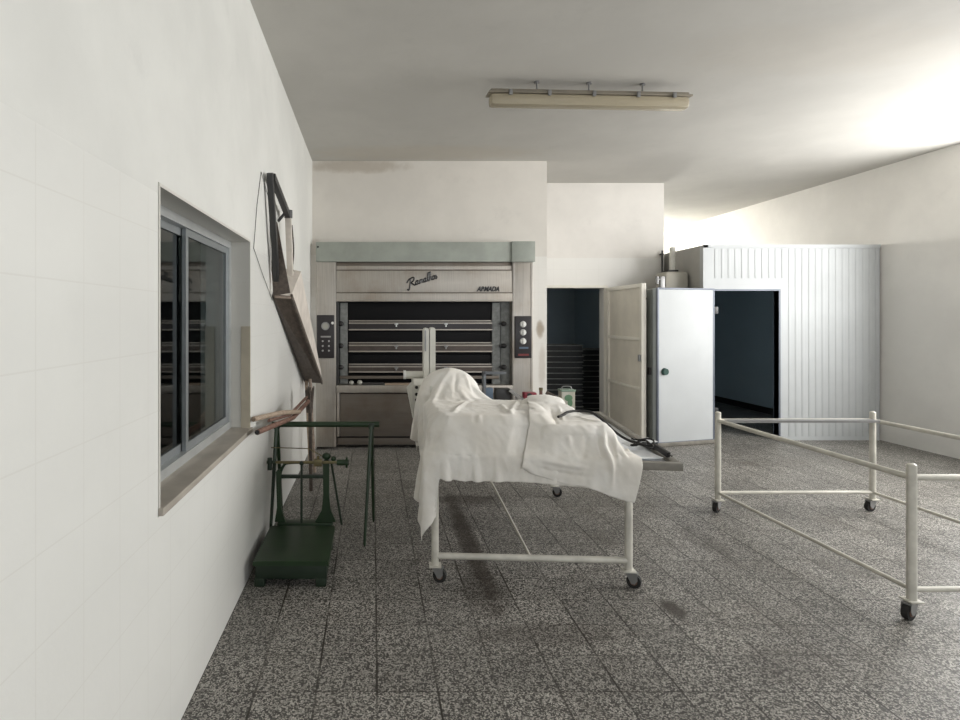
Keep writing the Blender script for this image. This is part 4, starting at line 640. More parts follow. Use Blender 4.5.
[622,2187,945,-1,-7,41,-1,-7,41,1,-8,41,2,-8,41,2,-7,41,3,-8,41,4,-8,42,5,-7,42,6,-8,42,6,-8,41,7,-7,43,5,-8,43,2,-9,42,12,-10,40,7,-10,42,7,-10,42,6,-9,43,3,-9,43,0,-9,41,-1,-8,38,11,-7,44,85,-5,87,51,-3,17,42,-4,3,40,-3,0,41,-1,0,42,-2,0,41,-2,0,42,-2,0,41,-2,0,41,-2,0,41,-3,0,40,-3,0,41,-3,0,41,-2,0,40,-2,0,40,-3,0,39,-7,0,42,1,0,39,-8,0,40,-4,0,41,-4,0,40,-4,0,41,-2,0,40,-2,0,40,-2,0,38,2,0,42,-6,0,41,-4,0,38,1,0,40,-3,0,39,-2,0,42,-4,-4,54,-9,-29,26,-2,-25,34,-1,-20,38,-3,-14,40,-3,-9,40,-3,-3,41,-4,0,41,-5,0,42,-4,0,41,-4,0,41,-4,0,41,-4,0,42,-3,0,41,-3,0,41,-2,0,41,-2,0,44,-1,-4,55,-1,-29,9,3,-37,0,4,-40,1,3,-41,1,4,-41,1,4,-41,2,3,-43],
[655,2208,950,-3,-4,41,-3,-4,41,-3,-5,42,-2,-6,41,-1,-6,42,0,-6,41,0,-7,43,1,-7,41,1,-7,43,3,-7,42,3,-8,43,5,-9,42,6,-9,43,8,-9,41,9,-9,43,8,-9,41,9,-9,43,3,-8,43,0,-9,41,0,-8,37,14,-6,45,90,-5,84,47,-4,13,39,-3,0,41,-2,0,41,-2,0,41,-2,0,41,-2,0,42,-2,0,41,-2,0,41,-3,0,40,-3,0,41,-3,0,39,-5,0,42,-2,0,40,-1,0,39,-5,0,40,-3,0,42,0,0,40,-8,0,40,-3,0,41,-4,0,40,-3,0,41,-3,0,40,-2,0,38,2,0,40,-2,0,43,-8,0,41,-3,0,37,0,0,44,-6,0,36,2,1,41,-3,-3,53,-8,-26,26,-2,-25,34,-2,-20,39,-2,-15,39,-3,-10,40,-3,-5,41,-4,-1,41,-4,0,42,-5,0,41,-4,0,41,-4,0,41,-4,0,41,-3,0,42,-3,0,41,-2,0,41,-1,0,44,-1,-3,56,-1,-24,8,2,-39,1,3,-42,6,2,-42,7,2,-40,5,1,-41,4,2,-41],
[681,2237,956,-2,-6,41,-1,-5,41,-2,-6,41,-2,-5,41,-1,-6,42,-1,-6,42,-1,-6,42,-1,-6,42,1,-6,42,0,-7,43,1,-6,43,0,-7,43,4,-7,45,7,-7,39,5,-8,43,6,-8,42,6,-8,43,1,-8,43,-1,-8,41,0,-7,38,14,-6,43,92,-5,78,48,-4,12,39,-3,0,41,-2,0,41,-2,0,41,-2,0,41,-2,0,41,-2,0,41,-4,0,41,-2,0,40,-3,0,41,-2,0,40,-5,0,40,-3,0,38,-4,0,41,-2,0,41,-3,0,40,-4,0,41,-3,0,41,-4,0,41,-3,0,40,-3,0,41,-3,0,40,-2,0,38,1,0,40,-3,0,44,-7,0,41,-3,0,40,-4,1,41,-3,2,36,4,10,36,0,-3,55,-10,-29,28,-2,-26,34,-2,-22,38,-2,-16,40,-3,-11,40,-3,-6,40,-4,-3,41,-4,-1,41,-5,0,41,-4,0,41,-4,0,42,-4,0,41,-3,0,41,-3,0,42,-1,0,41,-2,0,43,0,-2,56,-2,-15,9,1,-46,3,2,-43,8,1,-41,6,1,-41,5,1,-41,4,2,-41],
[689,2276,963,-1,-6,41,-1,-6,41,-1,-6,41,-1,-6,41,-1,-6,42,0,-6,42,-1,-6,43,-1,-6,42,-1,-6,42,0,-6,42,-1,-6,44,0,-6,42,6,-7,44,5,-7,40,4,-7,42,4,-8,43,3,-8,45,0,-7,42,0,-8,41,0,-7,37,14,-6,43,93,-5,72,48,-4,11,40,-2,0,41,-3,0,40,-2,0,42,-2,0,41,-2,0,41,-3,0,40,-3,0,40,-3,0,41,-2,0,41,-3,0,40,-3,0,38,-4,0,40,-3,0,41,-3,0,41,-3,0,40,-4,0,41,-3,0,41,-4,0,41,-3,0,40,-3,0,41,-3,0,40,-3,0,40,-2,0,41,-3,0,41,-2,0,41,-4,0,41,-3,2,36,0,14,39,-5,8,45,-5,-6,42,8,-22,32,-9,-33,35,-2,-23,38,-2,-17,39,-3,-11,41,-3,-7,40,-4,-4,41,-4,-3,41,-4,-1,40,-5,-1,41,-4,0,42,-4,0,41,-3,0,41,-2,0,41,-2,0,41,-1,0,41,-1,0,38,0,-9,29,-1,-52,4,1,-43,1,0,-41,1,0,-41,0,-1,-42,1,0,-41],
[693,2316,968,0,-6,41,0,-6,41,-1,-6,41,-1,-6,42,-1,-6,42,0,-6,42,-1,-6,43,-1,-6,42,-1,-6,42,-1,-6,43,-1,-6,43,1,-6,42,5,-7,42,4,-7,42,4,-8,43,3,-7,43,2,-7,45,0,-7,42,-1,-8,41,0,-6,37,15,-6,42,94,-6,67,49,-4,10,40,-1,0,40,-3,0,41,-2,0,41,-2,0,41,-3,0,41,-3,0,40,-3,0,38,-5,0,41,-2,0,42,-1,0,38,-4,0,40,-3,0,43,-1,0,39,-4,0,40,-3,0,41,-5,0,41,-3,0,41,-3,0,41,-3,0,40,-3,0,41,-3,0,40,-3,0,41,-3,0,40,-3,0,38,0,0,44,-6,1,40,-2,6,34,-2,18,42,-6,8,47,-4,-6,42,4,-22,30,-4,-34,34,-1,-24,38,-2,-16,40,-2,-12,40,-3,-7,41,-4,-5,41,-5,-3,41,-4,-3,40,-4,-2,40,-4,-2,41,-4,-1,41,-3,0,41,-3,0,42,-1,0,41,-1,0,40,0,0,37,-1,-8,31,-1,-53,4,0,-43,0,-1,-42,0,0,-41,0,-1,-41,0,-1,-41],
[699,2356,975,-1,-5,40,-1,-6,41,0,-6,41,-1,-6,41,-1,-7,42,0,-6,42,-1,-6,42,-1,-6,43,0,-6,43,-1,-6,43,-1,-6,43,0,-7,42,5,-7,42,3,-6,42,3,-7,43,3,-8,43,0,-7,45,0,-7,42,0,-7,41,0,-6,38,14,-6,42,96,-6,61,49,-4,9,40,-1,0,41,-3,0,40,-2,0,41,-3,0,41,-3,0,40,-3,0,37,-5,0,41,-2,0,41,-2,0,39,-3,0,42,-2,0,43,-1,0,40,-3,0,39,-4,0,40,-4,0,40,-4,0,41,-2,0,42,-4,0,40,-3,0,41,-3,0,40,-3,0,41,-2,0,40,-3,0,41,-4,0,40,-2,0,41,-3,2,37,-1,14,36,-4,16,44,-6,7,47,-4,-6,43,-1,-22,29,1,-34,34,-1,-22,38,-1,-16,40,-3,-11,40,-3,-7,41,-4,-5,41,-4,-4,40,-4,-3,41,-5,-4,41,-4,-4,41,-3,-3,39,-3,-2,41,-3,0,41,-1,0,41,-1,0,40,0,0,37,0,-8,33,-2,-54,4,-1,-44,0,-1,-41,0,-1,-41,0,-1,-41,0,0,-41],
[700,2397,980,0,-6,41,0,-6,41,0,-6,41,-1,-6,41,0,-6,42,0,-6,42,0,-7,42,-1,-6,42,0,-6,43,-1,-6,43,0,-7,44,-1,-6,42,4,-7,42,3,-6,42,2,-7,43,2,-7,44,0,-7,44,-1,-7,41,0,-6,41,3,-6,41,18,-6,51,93,-7,47,48,-2,6,39,-3,0,41,-2,0,41,-4,0,41,-2,0,40,-3,0,41,-2,0,40,-3,0,40,-3,0,40,-2,0,37,-5,0,43,-1,0,39,-4,0,40,-3,0,41,-3,0,41,-3,0,41,-3,0,41,-3,0,40,-4,0,40,-2,0,41,-3,0,41,-3,0,38,-1,0,43,-5,0,41,-3,0,38,-2,0,43,-4,3,34,-1,17,40,-4,17,42,-4,5,46,-3,-5,43,-2,-19,29,0,-34,36,0,-22,39,-2,-13,39,-3,-10,41,-3,-6,40,-4,-5,41,-4,-4,40,-4,-5,41,-5,-4,40,-4,-6,41,-3,-5,40,-4,-6,39,-2,-2,41,-1,0,41,0,0,41,0,0,38,0,-9,34,-3,-56,3,-2,-43,1,-2,-41,1,-1,-41,1,-2,-41,1,-1,-41],
[702,2438,986,0,-6,41,0,-6,41,1,-6,41,0,-6,41,0,-7,42,0,-6,42,0,-6,42,0,-7,42,0,-6,43,0,-6,43,-1,-7,43,0,-6,43,3,-6,42,1,-7,42,2,-7,43,0,-7,44,0,-7,44,0,-6,41,0,-7,41,8,-6,43,67,-7,80,46,-4,14,42,-3,2,40,-3,0,40,-4,0,41,-2,0,40,-3,0,41,-2,0,40,-3,0,41,-2,0,40,-3,0,40,-2,0,37,-4,0,40,-3,0,41,-3,0,41,-2,0,41,-4,0,40,-3,0,41,-3,0,41,-3,0,41,-3,0,40,-3,0,41,-3,0,40,-3,0,41,-4,0,41,-3,0,41,-2,0,40,-3,0,41,-3,3,32,-2,20,41,-3,16,44,-3,5,43,-3,-4,41,-1,-18,32,-1,-32,36,-1,-18,40,-3,-10,40,-4,-9,41,-3,-7,40,-3,-5,41,-4,-4,40,-4,-5,40,-4,-5,41,-4,-7,40,-4,-7,39,-2,-9,38,-2,-7,41,-1,-1,40,0,0,44,0,-1,63,-2,-12,11,-1,-57,2,-3,-42,8,-4,-41,7,-5,-40,6,-6,-41,5,-6,-40],
[703,2479,991,0,-6,41,1,-6,41,0,-7,42,0,-6,41,1,-6,42,0,-7,41,1,-6,43,0,-6,41,1,-7,43,0,-6,42,0,-6,44,0,-7,43,1,-6,42,1,-7,42,1,-7,45,0,-6,43,-1,-7,43,0,-6,41,0,-6,40,11,-6,45,71,-8,78,44,-3,12,39,-4,0,40,-2,0,40,-4,0,41,-3,0,40,-2,0,41,-3,0,40,-2,0,40,-3,0,39,-4,0,38,-2,0,41,-3,0,40,-2,0,40,-4,0,41,-2,0,41,-3,0,41,-4,0,40,-3,0,41,-3,0,41,-3,0,40,-3,0,41,-3,0,41,-3,0,41,-4,0,41,-3,0,37,-2,0,43,-3,0,41,-3,3,32,-1,21,40,-3,16,45,-3,5,41,-2,-5,40,-1,-16,34,-1,-26,33,-2,-5,41,-4,-3,45,-14,-21,39,0,-6,40,2,-3,42,-3,-5,41,-5,-7,40,-4,-7,40,-3,-7,39,-3,-9,39,-2,-12,38,-2,-13,39,0,-4,39,1,0,43,1,-3,66,-1,-22,12,-3,-55,3,-5,-39,4,-5,-41,7,-7,-41,8,-7,-39,8,-6,-40],
[703,2520,997,1,-6,41,0,-7,41,1,-6,41,0,-6,42,1,-7,42,0,-6,41,1,-6,42,1,-7,42,0,-6,43,1,-6,42,0,-7,43,1,-6,42,0,-7,43,1,-6,43,0,-7,44,0,-7,43,0,-6,43,0,-6,41,-1,-6,40,12,-6,44,72,-8,74,44,-4,12,39,-3,0,40,-4,0,40,-3,0,41,-2,0,40,-3,0,41,-2,0,40,-2,0,36,-3,0,41,-4,0,40,-2,0,40,-3,0,40,-2,0,41,-3,0,41,-3,0,41,-3,0,40,-3,0,41,-4,0,40,-3,0,41,-3,0,41,-3,0,40,-4,0,41,-3,0,41,-3,0,41,-2,0,40,-3,0,38,-3,0,43,-2,3,33,-3,21,39,-2,15,43,-2,4,41,-2,-4,39,-2,-15,38,0,-25,36,-2,-3,37,-4,-1,40,-5,-2,39,-3,-1,40,-3,-1,42,-8,-3,47,-18,-22,40,0,-7,40,2,-7,41,2,-12,38,-1,-18,34,0,-19,38,0,-7,38,1,-2,37,4,-8,36,31,-47,44,-36,-36,8,-7,-36,7,-7,-39,13,-8,-39,13,-9,-38,13,-9,-38],
[703,2561,1003,1,-6,41,1,-7,41,0,-6,41,1,-6,41,1,-7,42,0,-6,42,1,-7,42,1,-6,42,1,-7,42,0,-6,42,1,-6,43,0,-7,42,1,-6,43,0,-7,43,1,-6,44,0,-7,43,-1,-6,42,0,-6,42,0,-6,40,11,-6,43,74,-8,71,44,-4,11,39,-3,0,40,-4,0,40,-3,0,41,-2,0,40,-2,0,40,-2,0,40,-3,0,36,-3,0,40,-3,0,42,-2,0,40,-3,0,40,-3,0,41,-3,0,40,-3,0,41,-3,0,41,-4,0,40,-2,0,41,-4,0,41,-3,0,40,-3,0,41,-3,0,41,-3,0,40,-3,0,41,-3,0,40,-3,0,41,-3,0,40,-2,3,35,-3,19,37,-2,14,41,-2,5,42,-2,-6,43,0,-18,37,-1,-18,38,-3,-3,40,-2,0,35,-5,0,40,-3,0,39,-4,0,40,-6,-1,40,-5,-2,40,-4,-2,43,-3,-5,69,-1,-31,16,-4,-26,29,-1,-25,36,1,-9,38,7,-10,28,6,-34,28,0,-32,27,-4,-34,21,-6,-34,24,-22,-36,12,-8,-38,15,-9,-37,14,-10,-37],
[704,2602,1009,1,-7,41,1,-6,41,0,-6,41,1,-7,41,1,-6,42,1,-7,41,1,-6,43,0,-7,41,1,-6,43,1,-6,42,0,-7,43,1,-6,42,0,-7,43,1,-6,42,0,-7,44,0,-6,43,0,-6,42,0,-6,42,-1,-6,39,12,-6,43,74,-8,67,45,-4,11,39,-3,0,40,-4,0,40,-3,0,40,-2,0,41,-2,0,40,-2,0,40,-3,0,35,-3,0,41,-2,0,40,-3,0,42,-3,0,40,-3,0,40,-3,0,41,-3,0,40,-3,0,41,-4,0,40,-3,0,41,-3,0,41,-3,0,40,-3,0,41,-3,0,41,-3,0,40,-3,0,40,-3,0,42,-3,0,37,-3,0,43,-2,2,38,-4,16,36,-3,14,39,-2,4,45,2,-7,42,-2,-13,38,0,-15,39,-2,-4,41,-3,0,39,-4,0,40,-4,0,39,-4,0,34,-6,-1,39,-4,0,38,-4,0,44,-4,-5,66,-2,-31,15,-3,-31,28,-2,-27,37,0,-14,31,-1,-24,21,-7,-34,26,-3,-32,25,-3,-31,16,-9,-36,20,-5,-34,17,-7,-37,14,-18,-36,10,-11,-32],
[704,2643,1015,1,-6,41,2,-7,40,1,-6,42,0,-7,41,1,-6,42,1,-7,41,1,-7,42,1,-6,42,0,-6,42,1,-7,42,1,-6,43,0,-7,42,1,-6,43,0,-6,42,1,-7,44,-1,-6,43,0,-6,42,0,-6,41,0,-6,40,11,-6,41,76,-8,65,45,-4,10,39,-2,0,40,-5,0,40,-2,0,40,-3,0,41,-2,0,40,-2,0,39,-2,0,36,-3,0,41,-3,0,40,-2,0,40,-3,0,40,-3,0,41,-3,0,41,-4,0,40,-3,0,41,-3,0,41,-3,0,40,-4,0,41,-3,0,40,-3,0,41,-3,0,40,-3,0,41,-3,0,41,-3,0,40,-3,0,41,-3,0,41,-2,1,39,-2,8,37,-5,15,41,2,3,43,-2,-6,41,-1,-2,38,0,-13,41,-2,-3,40,-3,2,41,-3,-1,40,-4,-1,40,-4,-1,39,-5,-3,37,-5,-2,33,-5,-1,41,-4,-5,60,-2,-31,16,-4,-32,28,-2,-26,34,-1,-22,22,-7,-33,17,-10,-35,25,-4,-32,25,-3,-31,12,-12,-37,18,-6,-35,11,-14,-36,14,-10,-32,21,-4,-19],
[705,2684,1021,1,-6,40,2,-7,41,1,-7,42,1,-6,41,1,-7,41,1,-6,42,1,-7,42,0,-6,41,1,-7,43,1,-6,42,0,-7,42,1,-6,42,0,-6,43,1,-7,42,0,-6,44,0,-6,43,0,-7,42,-1,-5,41,0,-6,39,12,-6,41,76,-8,61,45,-4,10,40,-3,0,40,-4,0,40,-2,0,40,-3,0,40,-2,0,40,-2,0,35,-2,0,40,-3,0,41,-2,0,40,-3,0,41,-3,0,40,-3,0,41,-3,0,40,-3,0,41,-4,0,40,-3,0,41,-3,0,40,-4,0,41,-3,0,40,-3,0,41,-3,0,41,-3,0,40,-3,0,41,-3,0,41,-3,0,41,-2,0,40,-3,0,41,-2,2,39,-1,10,41,-1,4,41,-2,1,40,-1,5,40,-1,-8,40,-2,-1,41,-2,1,40,-4,0,41,-3,-1,40,-4,-2,40,-5,-5,39,-4,-5,37,-5,-4,33,-6,-5,53,-2,-32,18,-4,-33,27,-2,-27,25,-5,-33,15,-10,-36,18,-9,-35,25,-4,-32,23,-5,-33,10,-14,-36,15,-9,-36,11,-15,-36,23,-5,-28,37,2,-5],
[705,2725,1027,2,-6,41,2,-7,40,1,-7,41,1,-6,42,1,-7,41,1,-7,42,1,-6,42,1,-7,41,1,-6,42,0,-7,42,1,-6,43,0,-6,42,1,-7,42,0,-6,42,0,-6,44,0,-7,43,0,-6,42,0,-5,41,0,-6,39,12,-5,40,77,-9,58,45,-4,9,40,-2,0,40,-4,0,40,-3,0,40,-2,0,40,-2,0,39,-2,0,35,-3,0,40,-2,0,41,-3,0,41,-3,0,40,-3,0,40,-3,0,41,-3,0,40,-4,0,40,-2,0,41,-4,0,40,-3,0,41,-3,0,40,-4,0,41,-3,0,41,-3,0,41,-3,0,40,-4,0,41,-2,0,41,-3,0,41,-2,0,41,-2,0,41,-2,0,40,-2,2,42,-1,8,40,-1,6,40,-2,10,40,0,-1,40,-2,0,40,-3,2,41,-3,0,40,-3,-2,41,-4,-3,40,-4,-6,40,-4,-8,38,-5,-8,30,-7,-8,47,-2,-34,18,-5,-34,20,-5,-34,16,-9,-37,18,-9,-36,22,-7,-34,24,-5,-33,18,-7,-35,8,-15,-37,12,-13,-37,18,-10,-34,33,0,-15,40,3,-2],
[706,2767,1033,2,-7,41,2,-7,41,1,-7,41,2,-7,41,1,-6,41,1,-7,42,1,-7,42,1,-6,41,0,-7,42,1,-6,42,0,-6,42,1,-7,42,0,-6,43,1,-6,42,0,-7,44,0,-6,42,-1,-6,42,0,-5,41,0,-6,39,12,-6,40,78,-8,54,46,-4,8,40,-2,0,40,-3,0,39,-4,0,40,-2,0,40,-2,0,36,-2,0,39,-2,0,40,-3,0,41,-3,0,40,-2,0,40,-3,0,40,-3,0,40,-4,0,41,-3,0,40,-3,0,41,-4,0,40,-3,0,41,-3,0,40,-4,0,41,-3,0,41,-3,0,40,-4,0,41,-2,0,41,-3,0,38,-5,0,43,-1,0,42,-2,0,41,-1,0,42,-2,1,41,-1,8,39,-1,11,39,-2,12,39,-2,5,37,-5,5,40,-5,2,41,-3,1,40,-3,-2,41,-2,-4,44,-3,-10,44,-1,-13,37,-5,-12,29,-4,-12,41,-3,-38,14,-7,-38,15,-8,-37,19,-8,-37,20,-7,-35,21,-7,-34,18,-8,-36,13,-11,-38,9,-14,-37,14,-12,-37,24,-7,-29,38,1,-4,41,3,1],
[705,2808,1040,3,-7,40,2,-7,41,2,-7,41,2,-7,41,2,-7,41,1,-6,42,1,-7,42,0,-7,41,1,-6,42,1,-6,42,0,-7,42,0,-6,42,1,-6,42,0,-6,43,0,-7,43,0,-6,43,0,-6,42,0,-5,41,0,-6,38,12,-5,39,79,-9,50,46,-4,8,40,-2,0,40,-2,0,39,-4,0,36,-1,0,43,-3,0,36,-2,0,40,-2,0,39,-3,0,40,-3,0,40,-3,0,41,-3,0,40,-3,0,40,-3,0,40,-4,0,41,-3,0,40,-3,0,40,-4,0,41,-3,0,41,-3,0,40,-4,0,41,-3,0,41,-3,0,41,-4,0,41,-3,0,41,-3,0,40,-3,0,41,-2,0,42,-2,0,43,0,3,39,-1,11,36,-4,16,37,-3,14,39,-6,9,40,-3,6,42,-1,5,46,-2,1,44,-3,-1,45,-2,-5,43,-5,-9,40,-8,-16,35,-5,-21,20,0,-19,40,2,-41,15,-6,-41,18,-8,-39,18,-8,-36,16,-9,-38,15,-9,-38,11,-11,-38,11,-12,-38,14,-11,-37,19,-9,-35,31,-6,-20,38,-2,5,40,-3,8],
[705,2849,1046,3,-7,41,3,-7,41,3,-7,41,2,-7,40,1,-7,42,1,-7,41,1,-6,42,1,-7,41,1,-6,42,0,-7,42,1,-6,42,0,-6,42,0,-6,42,1,-6,42,0,-7,44,0,-6,42,-1,-6,42,0,-5,41,0,-6,39,12,-6,40,80,-9,45,46,-3,6,40,-2,0,41,-2,0,39,-4,0,39,-2,0,35,-1,0,40,-2,0,41,-2,0,39,-3,0,39,-4,0,40,-2,0,41,-3,0,39,-3,0,41,-4,0,40,-4,0,41,-3,0,40,-3,0,40,-4,0,41,-3,0,41,-3,0,40,-4,0,41,-3,0,41,-3,0,41,-3,0,41,-4,0,41,-2,0,41,-3,0,41,-2,0,41,-1,1,42,-2,6,35,-4,17,36,-6,18,38,-3,13,42,-2,10,42,0,7,43,-2,4,47,1,2,47,-1,-1,45,-4,-4,44,-6,-7,46,-10,-14,44,-13,-26,13,-10,-26,22,18,-14,17,-6,-77,15,-8,-43,13,-9,-39,11,-11,-39,12,-10,-39,12,-10,-39,15,-11,-37,19,-10,-36,25,-8,-31,35,-6,-14,40,-7,-1,40,-8,2],
[704,2891,1054,4,-7,40,4,-8,40,3,-7,41,2,-7,41,2,-7,42,1,-7,41,1,-7,41,1,-6,42,1,-7,42,0,-6,42,0,-6,42,1,-6,41,0,-6,43,0,-6,41,0,-7,44,0,-6,42,0,-5,42,0,-6,41,1,-6,41,15,-7,48,78,-8,31,40,-4,4,44,0,0,41,-2,0,40,-2,0,35,-3,0,38,-2,0,40,-2,0,41,-3,0,40,-2,0,38,-3,3,40,-3,-3,39,-3,0,40,-4,0,40,-3,0,41,-4,0,41,-3,0,40,-4,0,41,-3,0,40,-4,0,41,-3,0,41,-4,0,40,-3,0,41,-3,0,41,-4,0,39,-6,0,43,1,0,41,-2,0,41,-3,0,42,-1,1,41,-2,10,34,-7,20,34,-4,18,41,0,13,46,4,11,43,0,6,47,1,4,44,-1,1,45,-2,-1,45,-3,-3,46,-6,-5,53,-9,-13,58,-18,-29,12,-16,-31,-4,17,-59,12,-5,-45,12,-10,-42,11,-9,-39,12,-10,-40,14,-10,-38,15,-10,-39,18,-10,-36,20,-9,-35,28,-9,-28,39,-6,-10,40,-8,-1,40,-8,0],
[703,2932,1061,4,-7,40,5,-8,41,4,-7,40,3,-8,41,2,-7,41,2,-7,42,1,-6,41,0,-7,42,1,-6,41,0,-7,42,0,-6,42,0,-6,42,1,-6,42,0,-6,42,0,-6,44,-1,-6,41,0,-6,42,0,-5,40,6,-6,43,52,-12,64,42,-4,11,35,-3,1,41,-2,0,41,-2,0,40,-1,0,37,-2,0,40,-1,0,40,-2,0,40,-3,0,41,-3,1,37,-2,3,41,-3,-3,38,-4,-1,40,-3,0,40,-4,0,40,-4,0,41,-3,0,40,-4,0,41,-3,0,41,-4,0,40,-3,0,41,-4,0,40,-4,0,41,-3,0,41,-3,0,40,-4,0,42,-1,0,41,-3,0,42,-3,0,41,0,1,41,-2,10,33,-7,20,37,-1,19,42,4,13,44,2,10,46,2,6,44,0,4,44,0,1,46,-1,-1,45,-2,-3,50,-2,-5,59,-4,-14,70,-15,-46,-10,-33,-3,-6,13,-79,12,-6,-46,13,-10,-39,12,-10,-39,13,-9,-40,14,-10,-38,15,-10,-38,18,-9,-37,21,-10,-34,30,-9,-26,39,-7,-5,41,-8,1,40,-8,0],
[702,2974,1069,4,-8,40,6,-8,41,6,-8,40,4,-7,41,2,-7,41,2,-7,41,0,-7,41,1,-6,42,0,-7,41,0,-6,42,0,-6,42,0,-6,41,0,-6,43,0,-6,43,0,-6,42,0,-5,42,0,-6,41,-1,-6,41,9,-7,42,55,-11,61,40,-4,9,32,-2,0,40,-2,0,43,-2,0,36,-1,0,40,-1,0,40,-3,0,41,-1,0,40,-4,0,41,-2,1,37,-2,4,40,-3,-4,38,-4,0,39,-5,3,40,-2,-3,40,-4,-1,40,-4,0,41,-4,0,41,-3,0,40,-4,0,41,-3,0,40,-4,0,41,-3,0,41,-3,0,41,-3,0,40,-3,0,41,-3,0,39,-8,0,43,1,0,43,1,1,41,-2,8,38,-2,14,34,-3,19,41,5,13,44,4,10,45,2,7,44,1,3,44,2,1,46,1,-1,47,2,-4,52,4,-9,61,4,-22,46,-18,-30,0,-28,3,1,-16,-88,13,-10,-48,14,-10,-39,12,-9,-39,14,-10,-39,15,-9,-38,16,-10,-37,18,-9,-36,24,-10,-33,31,-9,-22,39,-10,2,39,-10,4,39,-11,3],
[700,3015,1078,3,-8,40,7,-8,40,7,-8,40,7,-7,40,4,-8,41,2,-7,41,0,-6,42,0,-7,41,0,-6,41,-1,-6,42,0,-7,42,0,-5,42,0,-7,43,0,-5,42,-1,-6,42,0,-6,41,0,-5,42,0,-6,40,8,-7,42,57,-12,56,41,-3,8,34,-2,0,37,-1,0,40,-1,0,39,-1,0,40,-2,1,40,-2,-1,41,-3,1,39,-3,2,42,-2,-1,36,-2,4,39,-4,-5,38,-4,0,40,-4,6,39,-3,-6,40,-4,-1,40,-3,0,41,-5,0,41,-3,0,40,-4,0,40,-3,0,41,-4,0,41,-3,0,41,-3,0,40,-3,0,41,-3,0,41,-3,0,41,-3,0,41,-2,0,42,-1,0,42,-2,3,39,-2,10,35,-4,14,39,5,13,42,6,9,45,5,6,44,4,3,45,4,0,46,4,-4,47,4,-8,50,5,-17,44,-5,-24,38,-25,-3,14,-41,10,14,-4,-97,16,-9,-48,12,-11,-40,11,-9,-39,14,-9,-39,16,-9,-37,19,-10,-36,21,-9,-34,26,-10,-31,34,-10,-18,39,-12,-2,39,-12,1,40,-12,0],
[698,3057,1088,0,-10,40,6,-8,40,10,-8,39,9,-7,40,7,-7,40,5,-7,41,1,-7,41,0,-7,41,-2,-6,42,-2,-6,43,-1,-6,42,0,-6,42,-1,-6,42,0,-6,41,0,-5,42,0,-6,42,0,-5,41,-1,-5,41,9,-8,41,58,-12,50,41,-3,7,36,-2,0,35,1,0,40,-1,1,40,-3,1,39,-2,5,40,-1,-3,40,-2,0,39,-4,7,40,-1,-7,38,-3,4,38,-4,-6,39,-4,0,40,-5,9,38,-2,-9,40,-4,-2,41,-4,0,39,-4,0,41,-4,0,41,-4,0,40,-3,0,41,-3,0,40,-3,0,41,-4,0,40,-3,0,41,-3,0,41,-2,0,41,-4,0,41,-3,0,41,-1,0,41,-1,1,41,-1,6,40,-2,5,40,0,5,37,4,7,41,7,3,44,7,0,44,6,-3,45,3,-8,41,0,-10,42,-8,-3,43,-13,-9,54,-23,-37,14,-28,30,19,1,-90,25,-10,-41,18,-12,-35,10,-9,-39,9,-7,-40,13,-8,-39,18,-9,-37,23,-10,-33,29,-10,-26,36,-10,-15,39,-12,-2,39,-13,0,40,-12,0],
[697,3098,1099,-4,-11,40,2,-9,39,9,-8,40,12,-7,39,12,-6,39,8,-7,40,6,-7,41,2,-7,41,-1,-6,41,-4,-5,43,-3,-6,42,-1,-8,42,0,-5,41,0,-6,42,-1,-5,42,0,-5,42,1,-4,41,0,-5,41,8,-7,41,56,-14,44,33,-3,6,39,1,0,39,0,2,40,-2,4,40,-3,4,40,-4,8,40,0,-3,40,-2,0,39,-5,8,38,0,-10,39,-2,0,40,-3,-7,39,-6,5,39,-6,6,37,-1,-15,38,-4,-2,41,-4,0,41,-5,0,40,-3,0,41,-4,0,40,-3,0,41,-3,0,40,-3,0,40,-4,0,41,-4,0,40,-3,0,41,-3,0,41,-4,0,39,-7,0,42,4,0,41,-1,0,42,-2,1,40,-3,0,41,-1,-2,37,-5,-3,38,2,0,41,6,0,41,4,-1,41,0,-2,41,-3,-2,39,-7,-2,42,-11,-9,65,-6,-55,13,-14,-27,19,-13,-31,29,-8,-29,29,-10,-27,22,-13,-33,13,-9,-37,8,-5,-40,11,-6,-40,20,-8,-35,30,-11,-25,38,-11,-10,39,-11,-1,40,-13,0,39,-12,0],
[696,3139,1112,-7,-12,39,-3,-10,39,5,-10,40,11,-7,39,14,-6,39,13,-5,39,11,-6,40,9,-7,40,4,-7,41,1,-7,41,1,-6,41,0,-6,41,1,-6,42,1,-6,41,0,-3,44,1,-2,42,2,-1,40,3,-1,42,9,-4,42,24,-24,37,37,-3,7,40,0,2,41,-1,5,40,-2,7,40,-3,6,39,-5,10,40,0,-1,40,-2,-1,38,-6,8,38,2,-11,39,-2,-5,41,-3,-3,37,-9,8,40,-3,-4,36,-1,-20,37,-5,-3,41,-4,0,41,-4,0,40,-4,0,41,-2,0,40,-3,0,41,-4,0,40,-3,0,40,-4,0,39,-10,0,41,-4,0,41,-3,0,40,-3,0,42,4,0,39,-9,0,41,-3,0,40,-3,0,41,-3,-3,44,2,-22,33,-1,-14,39,2,-5,40,4,-3,40,4,-4,40,3,-5,40,3,-7,39,2,-10,41,-1,-15,66,-32,-22,15,-16,-26,14,-18,-29,27,-13,-27,35,-4,-21,33,-7,-23,26,-12,-28,17,-9,-35,7,-2,-40,13,-5,-39,27,-10,-26,38,-10,-6,40,-12,0,39,-12,0,39,-13,0],
